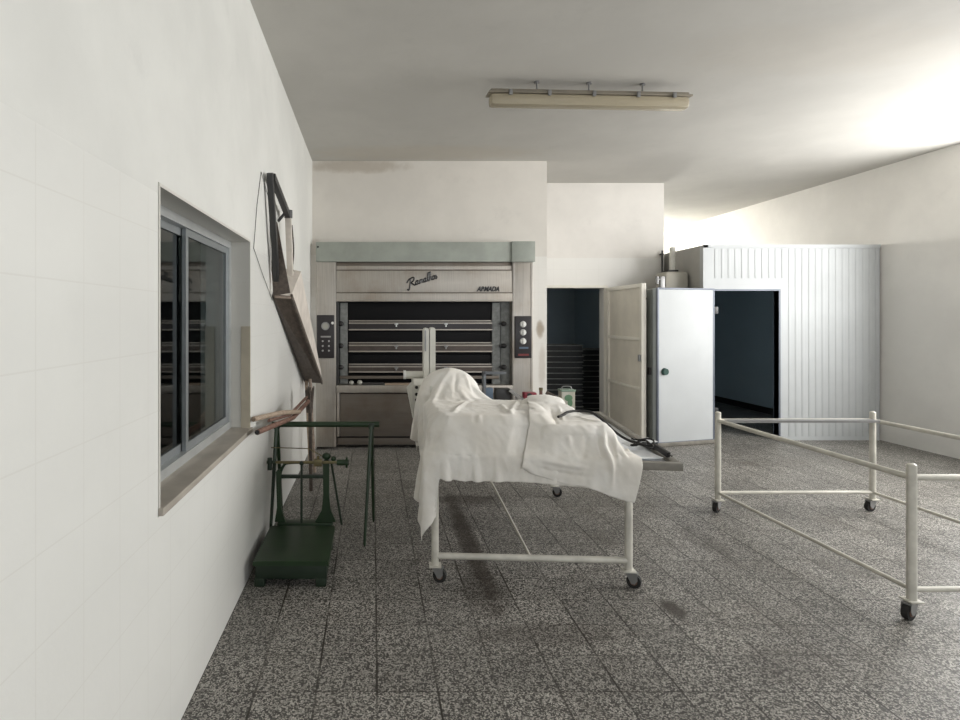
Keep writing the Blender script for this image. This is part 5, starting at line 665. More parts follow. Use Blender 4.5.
[698,3178,1125,-9,-11,38,-7,-11,39,-2,-11,40,5,-10,40,11,-7,40,15,-5,38,15,-4,39,15,-5,38,11,-6,40,9,-7,40,6,-7,41,3,-7,41,3,-6,41,3,-7,41,3,-5,41,3,-5,41,2,-4,41,2,-3,42,2,-3,41,14,-9,37,33,-8,20,40,1,3,41,0,3,41,-2,7,40,-3,7,38,-5,11,40,-2,1,41,-1,-1,38,-6,7,37,2,-12,40,-1,-6,40,-5,0,38,-8,5,37,0,-15,34,0,-20,40,-3,-8,41,-5,-1,40,-5,3,40,-2,-4,40,-2,-1,41,-4,1,40,-4,0,41,-4,-1,40,-8,-1,40,-4,-1,40,-3,0,41,-2,-1,40,-2,0,41,-1,1,40,-4,0,40,-11,-1,40,-4,-2,41,-5,-6,44,-6,-40,29,-12,-18,38,-1,-7,40,2,-3,41,3,-4,40,1,-6,39,3,-8,39,3,-10,39,2,-14,39,-4,-17,42,-25,-22,15,-19,-30,23,-17,-29,32,-10,-23,37,-1,-19,36,-4,-17,32,-8,-22,19,-9,-34,7,1,-39,20,-6,-30,37,-10,-4,40,-12,0,40,-12,0,39,-13,0],
[700,3218,1139,-8,-12,38,-9,-11,39,-6,-11,40,-2,-11,40,4,-10,40,10,-8,40,14,-6,39,17,-3,38,17,-3,38,15,-4,39,13,-6,39,10,-6,40,8,-7,40,7,-7,40,6,-7,41,6,-7,40,5,-6,41,3,-4,41,-1,-1,42,6,-5,39,24,-10,30,38,-4,10,41,4,0,41,1,3,40,-3,8,39,-6,11,40,-2,4,40,-1,-1,38,-6,5,38,3,-11,40,-1,-7,39,-8,2,39,-4,-3,34,2,-22,36,0,-18,40,-4,-6,41,-6,-1,39,-3,-8,38,-3,-14,41,-3,-3,40,-3,5,41,-4,-5,39,-7,-10,39,-8,-11,40,-5,-4,41,-4,-3,41,-2,-1,41,-1,0,41,-2,2,41,-1,2,39,-4,-6,36,-4,-13,39,-4,-14,48,-25,-17,23,-15,-17,38,-3,-7,40,4,-3,41,2,-4,40,0,-7,39,-1,-9,39,0,-9,38,-4,-15,38,-3,-15,37,-4,-19,27,-19,-27,21,-19,-29,28,-13,-27,35,-7,-20,38,-2,-16,38,3,-10,35,-5,-17,20,-5,-33,11,1,-32,36,-10,-5,39,-11,0,39,-12,0,40,-12,0],
[704,3257,1153,-6,-12,39,-8,-12,38,-9,-11,40,-6,-10,39,-3,-12,41,2,-10,40,8,-10,40,12,-7,40,17,-3,38,17,-3,38,19,-1,38,16,-3,38,15,-5,39,13,-6,39,11,-7,40,11,-8,39,10,-7,39,8,-6,41,3,-3,41,0,-2,41,13,-8,37,32,-10,21,40,2,3,41,4,0,41,-1,5,39,-5,10,40,-3,6,40,-1,-1,39,-5,4,39,2,-11,39,-1,-6,40,-8,1,38,0,-11,33,3,-23,38,-2,-15,40,-6,-5,39,-2,-10,36,-2,-20,40,-3,-11,40,-3,-1,40,-4,-8,38,-8,-14,38,-9,-15,40,-8,-10,41,-6,-7,41,-5,-4,42,-4,-3,42,-2,1,41,0,3,39,2,5,36,-11,-13,30,-18,-18,38,-7,-15,38,-6,-14,34,-20,-15,40,-1,-6,40,3,-3,41,2,-5,39,-1,-8,40,-1,-9,39,0,-9,37,-6,-15,38,-2,-14,36,-5,-18,32,-10,-22,23,-18,-29,25,-16,-28,34,-8,-22,37,-4,-17,40,1,-10,39,6,-3,34,-2,-16,14,1,-32,35,-9,-5,39,-12,0,40,-11,0,39,-12,0],
[709,3296,1167,-5,-13,39,-6,-12,39,-7,-11,40,-8,-11,39,-7,-10,41,-4,-11,40,0,-11,41,5,-11,40,10,-8,41,14,-6,39,18,-3,39,19,-1,37,19,0,38,19,-3,37,17,-4,38,17,-5,38,15,-7,38,16,-6,38,12,-6,39,5,-5,40,4,-4,40,21,-11,32,38,-5,12,41,6,0,40,2,3,40,-4,8,40,-4,6,40,-1,1,40,-4,1,39,2,-9,40,-3,-6,39,-5,-3,36,2,-17,36,2,-20,39,-3,-12,39,-3,-12,35,0,-21,37,-2,-19,39,-3,-12,39,-4,-13,37,-7,-17,39,-9,-16,40,-8,-12,40,-7,-10,41,-7,-7,42,-5,-5,42,-4,-1,41,-2,2,40,0,4,38,-6,-10,28,-20,-20,28,-22,-19,37,-7,-15,37,-9,-14,38,-8,-13,41,1,-5,40,4,-4,41,0,-6,39,-1,-8,40,-2,-9,39,1,-9,37,-7,-15,38,-1,-13,35,-7,-19,36,-5,-17,27,-14,-26,24,-17,-29,33,-9,-21,37,-4,-17,40,-1,-12,40,6,-2,36,9,5,28,-2,-23,37,-8,-6,39,-11,-1,39,-12,-1,40,-10,0],
[713,3335,1182,-2,-14,39,-4,-12,39,-5,-12,39,-7,-11,40,-7,-11,40,-7,-10,41,-5,-11,41,-3,-10,40,2,-11,42,7,-10,40,12,-8,41,16,-6,39,19,-1,39,20,-1,37,21,0,37,21,-1,37,20,-3,36,22,-3,36,21,-4,35,17,-6,37,10,-7,39,11,-9,38,31,-9,23,40,2,5,40,4,2,41,-2,7,40,-4,6,41,-2,1,40,-2,0,40,0,-8,40,-2,-6,40,-3,-9,36,3,-18,38,0,-17,38,-2,-15,36,0,-20,35,1,-24,36,-1,-20,38,-3,-20,38,-5,-18,40,-7,-15,39,-9,-13,41,-8,-10,40,-8,-8,41,-6,-7,41,-5,-5,40,-4,0,39,-2,-7,37,-6,-15,29,-18,-21,23,-26,-21,33,-16,-19,38,-7,-14,38,-6,-13,40,-4,-11,41,2,-5,40,2,-5,40,-1,-7,40,-2,-9,40,-1,-9,39,1,-9,36,-8,-15,38,0,-12,34,-8,-19,38,-2,-15,33,-9,-21,22,-17,-28,35,-7,-19,37,-4,-16,40,0,-11,40,4,-1,37,10,11,40,-2,-2,39,-10,-4,39,-9,-5,39,-8,-6,39,-8,-1],
[717,3373,1196,-1,-13,39,-2,-13,40,-3,-13,39,-4,-12,40,-6,-11,41,-5,-11,40,-7,-10,41,-5,-10,41,-4,-10,42,-1,-10,41,4,-11,42,8,-9,41,14,-8,41,17,-4,39,20,-2,39,22,-1,38,23,-1,38,25,0,34,27,1,34,26,0,31,23,-5,33,17,-9,35,22,-9,32,37,-4,14,41,3,4,41,-1,6,40,-3,5,42,-2,2,41,-1,-2,40,-1,-6,41,-1,-8,39,-1,-12,38,1,-17,38,0,-18,36,1,-21,35,2,-23,36,1,-23,37,-2,-21,39,-5,-18,40,-8,-15,40,-10,-12,39,-10,-10,40,-10,-9,40,-6,-10,39,-2,-11,38,-1,-14,36,-2,-19,32,-10,-23,28,-18,-24,24,-25,-22,30,-19,-22,36,-9,-17,39,-5,-13,40,-4,-12,40,-1,-9,41,0,-6,40,0,-7,41,-1,-9,39,-2,-9,40,-1,-9,39,-1,-10,37,-6,-15,38,0,-10,34,-9,-19,38,-3,-15,36,-3,-15,27,-13,-25,38,-4,-9,35,-3,-17,40,0,-5,40,1,0,41,0,1,40,-2,0,41,-4,0,40,-4,-1,40,-6,-1,40,-6,0],
[717,3412,1210,1,-14,39,0,-13,40,-2,-13,39,-2,-12,40,-3,-12,41,-4,-11,40,-4,-11,41,-4,-10,41,-5,-10,42,-4,-10,41,-2,-10,43,1,-10,42,5,-9,43,10,-9,41,10,-8,43,22,-14,49,18,-3,47,30,-2,34,33,3,25,30,17,29,28,-2,26,28,-5,30,27,-6,28,34,-6,21,41,-1,10,42,-3,8,43,-3,5,42,-3,1,43,-1,-2,40,0,-7,41,1,-10,39,0,-13,39,1,-17,38,2,-20,36,2,-23,36,1,-23,38,-2,-21,38,-7,-17,40,-10,-14,38,-11,-13,40,-10,-13,39,-5,-14,38,-1,-17,35,-1,-21,32,-2,-26,30,-7,-27,29,-13,-28,27,-19,-26,27,-20,-25,31,-16,-23,36,-9,-20,39,-6,-14,40,-3,-13,40,-4,-11,40,-1,-10,41,-1,-8,40,-1,-9,40,-2,-9,40,-2,-9,39,-2,-9,40,-1,-10,37,-6,-15,38,1,-8,35,-8,-19,37,-4,-16,38,0,-11,34,-9,-18,38,0,1,36,-2,-13,40,-1,-2,41,-1,0,41,-1,0,41,-2,0,41,-2,0,41,-3,0,41,-5,0,40,-5,0],
[705,3447,1224,5,-12,39,4,-12,40,2,-12,40,0,-12,40,-1,-12,40,-3,-12,41,-4,-11,42,-1,-11,41,-2,-11,41,-2,-10,41,-3,-10,43,-1,-9,42,0,-9,44,3,-9,42,6,-8,45,3,-7,42,9,-6,44,49,-29,52,32,29,27,29,3,24,28,-4,33,32,-5,30,34,-4,27,38,-5,21,42,-5,15,42,-3,11,45,-4,6,44,-2,2,44,-1,-3,43,0,-7,43,1,-12,40,2,-16,40,2,-20,36,3,-22,36,3,-24,37,-2,-20,39,-8,-18,39,-9,-16,39,-8,-17,37,-5,-18,36,-2,-23,32,-1,-27,29,-4,-30,28,-7,-31,26,-13,-31,27,-13,-30,28,-14,-28,30,-14,-27,34,-12,-24,37,-8,-20,39,-6,-17,39,-5,-15,40,-4,-13,40,-3,-13,40,-3,-11,40,-2,-10,40,-2,-9,40,-2,-10,40,-2,-10,40,-2,-9,39,-2,-11,38,-4,-13,39,1,-7,36,-7,-18,38,-4,-14,39,-1,-11,39,-1,-5,38,1,5,38,-1,-7,41,-2,-1,41,-1,0,41,-1,0,41,-2,0,41,-3,0,41,-3,0,41,-4,0,41,-4,0],
[674,3467,1236,10,-6,40,9,-8,40,7,-8,40,6,-10,40,4,-11,41,0,-10,40,-2,-12,42,0,-11,41,0,-10,42,0,-11,42,-1,-10,42,0,-9,42,0,-10,44,0,-8,42,1,-7,44,0,-7,43,7,-6,45,42,-4,58,29,-2,21,26,-4,34,29,-5,35,32,-5,30,37,-5,28,41,-5,22,44,-5,18,44,-4,12,48,-4,7,47,-1,3,49,0,-1,46,-1,-8,45,1,-13,42,1,-17,41,3,-21,37,4,-24,35,4,-25,37,-4,-20,39,-6,-20,37,-4,-22,35,-3,-27,33,-2,-29,23,-6,-35,24,-8,-34,26,-10,-34,26,-9,-32,29,-11,-32,30,-10,-29,34,-10,-27,34,-10,-24,37,-8,-21,38,-8,-19,38,-6,-18,39,-5,-17,39,-5,-15,39,-4,-14,40,-4,-13,40,-3,-11,40,-2,-11,40,-3,-10,40,-2,-10,40,-2,-9,40,-2,-11,38,-3,-12,40,2,-6,37,-5,-14,40,-2,-9,40,1,-3,41,0,0,39,0,3,39,0,-3,41,-2,-1,41,-1,0,41,-1,0,41,-2,0,41,-3,0,41,-3,0,41,-3,0,41,-4,0],
[635,3465,1247,11,0,40,10,-1,40,11,-2,41,10,-4,40,9,-5,41,8,-7,41,6,-8,42,4,-10,41,1,-10,43,1,-10,41,1,-10,43,0,-9,42,0,-10,44,0,-9,43,1,-8,46,0,-5,42,5,-5,44,33,-6,49,24,-7,37,24,-6,35,31,-5,37,34,-4,33,40,-5,30,42,-5,25,47,-5,19,47,-4,13,51,-4,8,49,-2,3,51,-2,-4,48,-1,-8,49,1,-14,44,1,-17,43,3,-23,38,3,-25,37,5,-28,31,2,-28,34,-2,-28,30,-3,-30,30,-4,-32,38,0,-32,14,-12,-40,25,-8,-35,29,-8,-33,29,-9,-30,33,-9,-30,32,-10,-27,34,-9,-26,35,-9,-24,36,-8,-23,35,-8,-22,37,-7,-22,37,-6,-19,38,-6,-18,38,-5,-16,40,-4,-14,40,-3,-12,40,-3,-12,40,-2,-10,40,-3,-10,41,-1,-9,39,-2,-10,40,-2,-9,40,0,-7,41,0,-5,40,0,-2,41,0,0,41,0,0,40,0,0,41,0,0,40,-2,0,41,-1,0,41,-2,0,41,-1,0,41,-3,0,41,-3,0,42,-3,0,40,-3,0],
[597,3467,1258,11,-2,40,10,-2,40,11,-1,41,10,-1,40,10,0,41,10,-2,41,9,-2,42,9,-4,41,8,-5,43,7,-6,42,5,-8,42,4,-8,43,-2,-11,44,1,-15,46,3,-10,56,3,1,47,5,-1,29,20,-11,41,23,-5,45,25,-5,41,31,-4,39,36,-3,36,41,-5,32,45,-4,26,49,-5,21,50,-5,15,54,-4,8,52,-3,3,54,-2,-4,51,-1,-9,51,0,-15,47,0,-19,44,2,-25,40,2,-27,36,3,-32,32,4,-33,27,1,-37,24,0,-36,31,-5,-32,36,-7,-31,21,-6,-38,28,-8,-33,30,-9,-32,30,-8,-30,31,-9,-31,31,-8,-29,32,-9,-28,32,-8,-28,32,-8,-27,33,-8,-26,34,-8,-25,36,-7,-21,38,-6,-20,38,-5,-17,40,-5,-15,39,-3,-13,41,-3,-11,40,-3,-10,41,-1,-9,40,-2,-9,41,-1,-7,41,0,-5,41,1,-2,41,0,-1,41,0,0,41,1,0,41,0,0,41,-1,0,41,0,0,41,-2,0,41,-1,0,41,-2,0,41,-2,0,41,-2,0,41,-3,0,41,-3,0,41,-3,0],
[574,3494,1267,8,-5,40,7,-4,41,8,-5,40,8,-4,41,9,-3,42,9,-3,41,9,-3,42,9,-2,41,9,-3,43,9,-2,42,9,-2,43,8,-4,43,8,-5,43,2,-8,45,3,-7,48,12,-11,68,6,4,31,14,-7,33,21,-4,45,26,-2,42,32,-3,41,36,-2,37,43,-3,34,46,-4,28,52,-4,23,52,-4,15,56,-4,10,55,-4,3,57,-3,-3,54,-2,-10,53,-2,-17,48,-1,-21,47,0,-27,40,0,-30,37,1,-35,31,1,-36,28,1,-40,21,-1,-36,30,-6,-34,29,-6,-34,29,-6,-36,27,-7,-34,28,-7,-35,27,-8,-33,28,-8,-34,29,-8,-32,29,-9,-31,30,-8,-30,32,-9,-30,32,-8,-26,34,-8,-26,36,-7,-22,38,-6,-20,38,-5,-17,40,-4,-16,40,-4,-13,41,-2,-11,40,-2,-9,42,-2,-8,41,0,-6,42,0,-3,41,0,-1,41,1,0,42,0,0,41,0,0,41,0,0,41,0,0,42,-1,0,41,-1,0,41,-1,0,41,-1,0,41,-2,0,41,-2,0,42,-2,0,41,-2,0,41,-3,0,41,-3,0],
[586,3529,1270,3,-4,41,4,-5,41,3,-4,42,4,-5,41,5,-5,42,4,-4,42,6,-4,42,6,-4,42,6,-4,43,7,-3,43,8,-4,43,9,-3,43,10,-2,44,10,-3,43,12,-3,47,7,-2,45,10,0,42,15,-4,46,22,-1,46,25,-1,42,33,-1,43,37,-1,37,44,-1,35,47,-3,29,52,-3,24,54,-4,17,58,-4,11,57,-3,4,59,-4,-4,55,-4,-10,56,-3,-17,49,-3,-22,48,-2,-29,41,-2,-32,38,-2,-36,31,-2,-38,27,-1,-42,21,-3,-40,19,-5,-41,25,-7,-36,26,-7,-38,25,-7,-36,27,-8,-36,27,-8,-35,28,-8,-35,28,-8,-32,31,-8,-32,30,-8,-30,33,-8,-29,34,-8,-26,35,-7,-25,37,-7,-22,38,-6,-20,38,-5,-17,40,-4,-15,40,-3,-13,41,-2,-11,41,-2,-8,42,-1,-5,42,0,-1,42,1,-1,42,0,0,41,0,0,42,0,0,41,0,0,42,0,0,41,0,0,41,-1,0,42,-1,0,41,-1,0,41,-1,0,41,-2,0,42,-2,0,41,-2,0,41,-2,0,41,-3,0,41,-3,0],
[622,3538,1269,2,-2,41,2,-2,42,2,-2,41,2,-2,42,3,-3,42,2,-2,42,2,-2,43,3,-1,42,3,-2,44,4,-2,42,5,-2,45,5,-1,43,6,-2,45,8,-1,43,12,-1,46,10,1,45,11,7,42,15,-5,45,21,1,45,26,2,42,33,2,42,37,1,37,44,0,34,46,0,29,53,-2,25,54,-2,17,58,-4,12,57,-3,4,60,-5,-3,56,-4,-10,56,-5,-17,50,-5,-22,48,-5,-29,42,-5,-32,38,-6,-37,32,-5,-38,27,-5,-43,21,-5,-41,17,-7,-43,21,-6,-38,25,-8,-38,25,-7,-37,26,-8,-37,27,-8,-35,28,-8,-34,29,-8,-33,30,-8,-32,31,-8,-30,32,-8,-29,34,-7,-27,35,-8,-25,36,-6,-23,37,-6,-20,38,-4,-18,40,-4,-16,41,-3,-12,41,-2,-9,42,-1,-5,42,0,-2,42,-1,0,42,0,0,42,0,0,42,0,0,41,0,0,42,0,0,41,0,0,42,0,0,41,-1,0,42,-1,0,41,-1,0,41,-1,0,42,-2,0,41,-2,0,41,-2,0,42,-2,0,41,-3,0,41,-2,0],
[657,3520,1266,2,-1,42,3,0,41,2,0,42,3,-1,42,2,0,42,3,1,42,2,1,43,3,2,42,3,2,43,2,2,42,4,2,44,3,3,43,2,6,47,0,5,43,3,5,46,12,7,61,13,6,38,11,-2,32,21,3,41,26,4,40,33,4,40,37,3,35,43,2,34,45,1,27,52,0,24,52,-2,17,58,-2,12,55,-3,4,59,-5,-2,55,-5,-9,55,-6,-16,50,-6,-21,48,-7,-27,42,-7,-31,39,-7,-36,32,-8,-38,27,-8,-41,21,-8,-41,19,-9,-41,24,-7,-37,27,-8,-37,26,-8,-36,27,-8,-36,27,-8,-34,28,-8,-35,28,-8,-33,29,-7,-32,30,-8,-31,31,-7,-30,32,-7,-28,33,-7,-27,34,-7,-24,37,-5,-23,38,-5,-18,40,-4,-15,40,-2,-11,42,-2,-7,42,0,-2,43,-1,0,42,0,0,42,0,0,41,0,0,42,0,0,42,0,0,41,-1,0,42,0,0,42,0,0,41,-1,0,42,-1,0,41,-1,0,42,-1,0,41,-2,0,41,-2,0,42,-2,0,41,-2,0,41,-3,0,41,-2,0],
[695,3513,1264,3,3,41,2,2,41,2,3,42,2,4,41,1,3,42,-1,5,43,0,5,42,0,5,42,1,5,43,0,5,42,1,5,43,0,5,43,0,12,56,0,5,46,1,0,39,3,2,35,22,12,60,13,3,26,22,5,38,26,5,37,33,6,37,35,4,33,43,4,31,44,2,25,50,1,23,50,0,16,55,-2,11,54,-3,4,56,-4,-2,53,-5,-7,54,-6,-15,48,-7,-19,48,-8,-25,41,-8,-29,38,-10,-34,32,-9,-36,28,-11,-40,23,-9,-38,24,-11,-36,21,-8,-40,26,-8,-38,26,-8,-35,28,-8,-36,26,-8,-34,29,-8,-34,28,-7,-33,29,-8,-33,30,-7,-30,31,-7,-30,31,-7,-29,34,-7,-27,34,-6,-24,37,-5,-21,38,-4,-18,41,-4,-13,41,-2,-9,42,-1,-4,42,-1,-1,43,0,0,41,-1,0,43,0,0,41,0,0,42,0,0,42,0,0,41,-1,0,42,0,0,42,0,0,41,-1,0,42,-1,0,41,-1,0,42,-1,0,41,-2,0,42,-2,0,41,-2,0,41,-2,0,41,-2,0,41,-3,0],
[724,3536,1260,0,6,41,-2,5,41,-1,5,41,-3,6,41,-3,5,42,-9,6,43,-1,5,42,-1,4,41,0,5,43,-1,5,42,0,5,42,0,5,43,1,7,46,1,5,43,1,3,43,2,5,41,8,6,43,41,4,37,27,7,39,28,6,34,31,6,32,35,5,30,40,5,29,43,3,23,48,2,21,48,0,15,52,-2,11,51,-2,4,54,-3,-2,50,-5,-7,52,-6,-13,46,-7,-18,46,-8,-23,40,-9,-27,38,-10,-31,32,-11,-33,28,-10,-37,25,-11,-36,36,-9,-37,13,-9,-39,24,-9,-38,24,-8,-36,27,-8,-36,26,-8,-35,28,-8,-34,28,-8,-33,30,-7,-32,30,-7,-31,32,-7,-29,33,-6,-27,35,-6,-26,37,-5,-22,38,-4,-19,39,-4,-16,41,-3,-11,42,-2,-7,42,-1,-2,42,0,0,43,-1,0,41,0,0,42,-1,0,42,0,0,42,0,0,42,0,0,41,0,0,42,-1,0,42,0,0,41,-1,0,42,-1,0,41,-1,0,42,-1,0,41,-2,0,42,-2,0,41,-2,0,41,-2,0,42,-2,0,41,-3,0],
[720,3572,1254,-5,5,41,-5,4,40,-6,3,42,-6,4,41,-6,3,41,-6,3,42,-5,3,42,-4,3,42,-3,2,43,-2,5,42,0,6,43,2,7,43,4,9,43,8,9,42,11,9,42,10,8,41,8,6,40,46,4,44,34,2,24,31,3,30,33,6,34,35,5,28,39,5,24,40,4,21,46,2,19,47,0,15,52,-5,15,47,-2,4,50,2,-8,48,-4,-7,49,-6,-11,44,-7,-16,44,-9,-21,40,-10,-24,35,-10,-29,32,-9,-30,29,-11,-35,31,-7,-28,40,-5,-34,13,-11,-42,24,-9,-38,24,-8,-36,26,-8,-36,26,-8,-34,28,-8,-34,28,-7,-33,30,-8,-32,30,-6,-30,33,-7,-29,33,-6,-26,36,-5,-25,36,-5,-21,39,-4,-18,40,-3,-14,41,-3,-10,43,-1,-4,42,-1,-1,42,-1,0,42,-1,0,42,0,0,42,0,0,42,-1,0,42,0,0,41,0,0,42,0,0,42,-1,0,41,0,0,42,-1,0,41,-1,0,42,-1,0,41,-2,0,42,-1,0,41,-2,0,41,-2,0,42,-2,0,41,-2,0,41,-3,0],
[687,3590,1247,-7,2,41,-7,1,41,-7,-1,41,-6,2,41,-6,3,42,-5,5,41,-4,6,42,-2,7,42,1,9,43,4,10,41,7,10,42,10,10,41,12,10,42,13,8,40,15,9,40,3,8,39,8,8,43,51,4,55,34,3,13,32,1,25,36,0,27,38,1,24,39,3,26,41,3,20,44,2,18,44,0,14,47,-2,11,46,-1,3,47,0,-7,47,-4,-6,47,-7,-10,41,-7,-14,42,-7,-18,38,-8,-23,36,-8,-27,35,-6,-26,34,-6,-28,32,-6,-17,40,-4,-38,14,-11,-46,23,-9,-39,24,-8,-35,26,-9,-36,27,-7,-34,28,-8,-33,28,-7,-32,31,-7,-31,30,-7,-29,33,-6,-28,34,-6,-25,35,-5,-24,37,-5,-21,38,-4,-18,40,-3,-13,42,-2,-9,42,-1,-2,43,-1,0,41,-1,0,43,0,0,41,-1,0,42,0,0,42,0,0,42,-1,0,41,0,0,42,0,0,42,-1,0,41,0,0,42,-1,0,42,-1,0,41,-1,0,42,-2,0,41,-1,0,41,-2,0,42,-2,0,41,-2,0,41,-2,0,41,-2,0],
[648,3587,1240,-7,3,41,-7,4,40,-5,6,41,-4,8,41,-2,9,41,1,10,41,5,11,41,7,10,40,11,10,41,12,8,40,14,7,41,12,8,40,13,10,40,7,12,40,2,12,41,1,11,39,8,8,45,52,5,69,36,3,12,33,0,10,37,-1,22,38,-2,21,41,-3,19,41,-1,16,43,1,17,43,0,12,46,-1,9,44,-1,3,46,-3,-1,44,-4,-6,44,-5,-10,41,-5,-13,41,-4,-16,40,-4,-17,40,-3,-21,36,-4,-23,36,-6,-21,34,-6,-11,37,-5,-42,14,-10,-51,22,-9,-38,25,-8,-36,24,-8,-35,26,-8,-34,27,-8,-34,28,-8,-32,30,-7,-32,30,-6,-29,34,-6,-27,34,-6,-25,37,-4,-22,37,-4,-19,40,-3,-15,41,-3,-11,42,-1,-5,42,-2,-1,43,-1,0,41,0,0,43,-1,0,41,-1,0,42,0,0,42,0,0,42,-1,0,41,0,0,42,0,0,41,-1,0,42,-1,0,42,0,0,41,-1,0,42,-1,0,41,-2,0,41,-1,0,42,-2,0,41,-2,0,41,-2,0,42,-2,0,41,-2,0],
[611,3598,1232,-3,10,40,0,11,40,2,11,40,6,11,40,8,10,40,12,8,39,14,6,40,13,5,40,14,5,40,12,8,39,11,12,40,5,14,40,2,15,41,1,14,40,0,14,41,0,11,40,6,9,44,53,5,78,39,2,16,37,-1,4,37,-2,12,39,-4,17,41,-4,16,40,-4,14,43,-3,12,42,-3,9,43,-3,7,43,-2,3,44,-2,-1,42,-2,-3,44,-1,-7,41,-2,-10,43,-1,-12,40,-1,-14,40,-2,-18,38,-3,-18,39,-4,-12,58,-6,-30,12,-6,-30,11,-10,-52,23,-8,-38,24,-9,-35,26,-8,-35,26,-7,-33,27,-8,-33,29,-8,-31,29,-7,-31,31,-6,-28,32,-6,-28,34,-5,-25,37,-4,-22,38,-4,-18,40,-3,-14,41,-2,-8,43,-1,-2,42,-2,0,42,-1,0,42,0,0,42,-1,0,42,0,0,42,-1,0,41,0,0,42,-1,0,41,0,0,42,0,0,42,-1,0,41,-1,0,42,0,0,42,-1,0,41,-1,0,41,-2,0,42,-1,0,41,-2,0,41,-2,0,42,-2,0,41,-2,0,41,-2,0],
[596,3631,1221,7,12,39,10,10,39,13,8,39,14,5,38,15,2,39,15,2,39,14,5,40,11,8,39,9,13,40,2,15,39,1,17,40,1,16,39,0,16,41,0,15,40,0,13,41,1,13,40,6,12,42,17,6,41,77,1,64,39,-3,9,38,-6,4,39,-6,7,40,-5,13,41,-5,11,41,-5,10,42,-4,8,42,-2,7,42,-2,3,43,-2,-1,42,-1,-3,43,-1,-5,41,0,-8,43,1,-10,40,0,-12,41,0,-13,39,-2,-6,41,-4,-8,57,-7,-41,10,-7,-51,10,-8,-35,21,-9,-37,23,-9,-35,25,-8,-35,26,-7,-33,29,-8,-31,29,-7,-30,31,-6,-29,33,-6,-27,33,-5,-25,35,-5,-23,37,-4,-21,38,-4,-17,39,-3,-13,42,-1,-6,43,-2,-1,42,-1,0,42,-1,0,41,0,0,42,-1,0,42,0,0,42,-1,0,41,0,0,42,0,0,41,-1,0,42,0,0,42,-1,0,41,-1,0,42,0,0,41,-1,0,41,-2,0,42,-1,0,41,-1,0,42,-2,0,41,-2,0,41,-2,0,41,-2,0,42,-2,0],
[614,3661,1207,15,5,38,16,2,38,15,1,38,16,1,39,15,4,39,12,9,38,7,14,39,-3,15,40,0,17,39,0,17,38,-1,17,39,-1,16,40,1,17,40,2,15,41,1,14,41,4,16,43,25,37,56,45,4,44,39,0,24,37,-3,22,36,-32,21,38,-8,4,40,-6,4,40,-7,7,40,-7,8,41,-4,7,41,-2,6,41,0,4,41,-3,-2,41,-1,-3,42,0,-4,41,1,-6,42,1,-7,41,2,-7,41,2,-3,39,3,-4,42,-3,-8,57,-8,-46,11,-11,-55,12,-7,-35,18,-9,-37,20,-9,-37,23,-9,-35,26,-8,-33,28,-7,-32,30,-7,-30,31,-7,-29,33,-6,-26,34,-5,-24,37,-4,-22,38,-3,-18,40,-2,-14,41,-2,-9,42,-1,-2,43,-2,0,41,-1,0,42,0,0,42,-1,0,42,-1,0,41,0,0,42,0,0,42,-1,0,41,0,0,42,-1,0,41,0,0,42,-1,0,41,-1,0,42,0,0,41,-1,0,42,-2,0,41,-1,0,42,-1,0,41,-2,0,41,-2,0,41,-2,0,42,-2,0,41,-2,0],
[649,3667,1190,16,-1,38,16,2,38,16,5,38,12,9,38,9,15,39,2,16,38,-3,18,38,-10,16,38,-4,17,39,-4,16,38,-2,17,40,1,17,39,5,17,40,6,16,40,4,14,41,24,25,53,26,6,64,34,1,26,36,-1,19,37,-2,16,37,-3,13,37,-2,12,37,-3,12,39,-26,19,40,-6,3,40,-4,2,40,-1,2,38,3,4,40,-5,-4,41,-1,-1,41,0,-1,40,1,-1,41,2,-2,41,2,-1,40,5,-4,40,27,-28,39,0,-14,59,-32,-21,13,-9,-50,21,-10,-38,19,-10,-37,16,-9,-37,19,-9,-38,22,-9,-35,28,-7,-32,30,-7,-29,33,-6,-27,34,-5,-24,35,-5,-23,37,-3,-19,39,-3,-17,40,-2,-11,43,-1,-6,42,-2,-1,42,-1,0,42,-1,0,42,0,0,41,-1,0,42,0,0,41,-1,0,42,0,0,41,-1,0,42,0,0,42,-1,0,41,0,0,42,-1,0,41,-1,0,41,0,0,42,-1,0,41,-2,0,42,-1,0,41,-1,0,41,-2,0,42,-2,0,41,-2,0,41,-2,0,41,-2,0],
[686,3663,1174,16,6,38,13,11,37,8,15,38,3,17,37,-4,18,38,-8,17,37,-10,16,38,-9,16,38,-5,17,39,0,18,38,3,18,39,7,17,39,8,17,39,8,16,40,17,12,38,22,9,38,28,2,36,32,-4,28,32,-8,31,34,-1,24,35,2,12,37,0,16,38,-3,26,38,-3,10,38,-2,8,40,0,6,37,0,3,36,1,3,38,-1,-2,40,0,0,40,-1,-2,40,1,-7,38,0,-5,40,0,-5,39,2,-8,39,3,-12,39,1,-12,40,-5,-17,36,-15,-52,26,-7,-30,27,-9,-31,21,-9,-35,16,-9,-38,17,-8,-38,22,-8,-35,27,-7,-32,33,-6,-26,35,-5,-23,38,-3,-17,39,-3,-14,40,-3,-12,41,-2,-8,41,-2,-6,42,-1,-5,42,0,0,42,-1,0,41,0,0,42,-1,0,41,0,0,42,-1,0,41,0,0,42,-1,0,41,0,0,42,-1,0,41,0,0,42,-1,0,41,0,0,42,-1,0,41,-1,0,42,-2,0,41,-1,0,41,-1,0,42,-2,0,41,-2,0,41,-2,0,41,-2,0,41,-2,0],
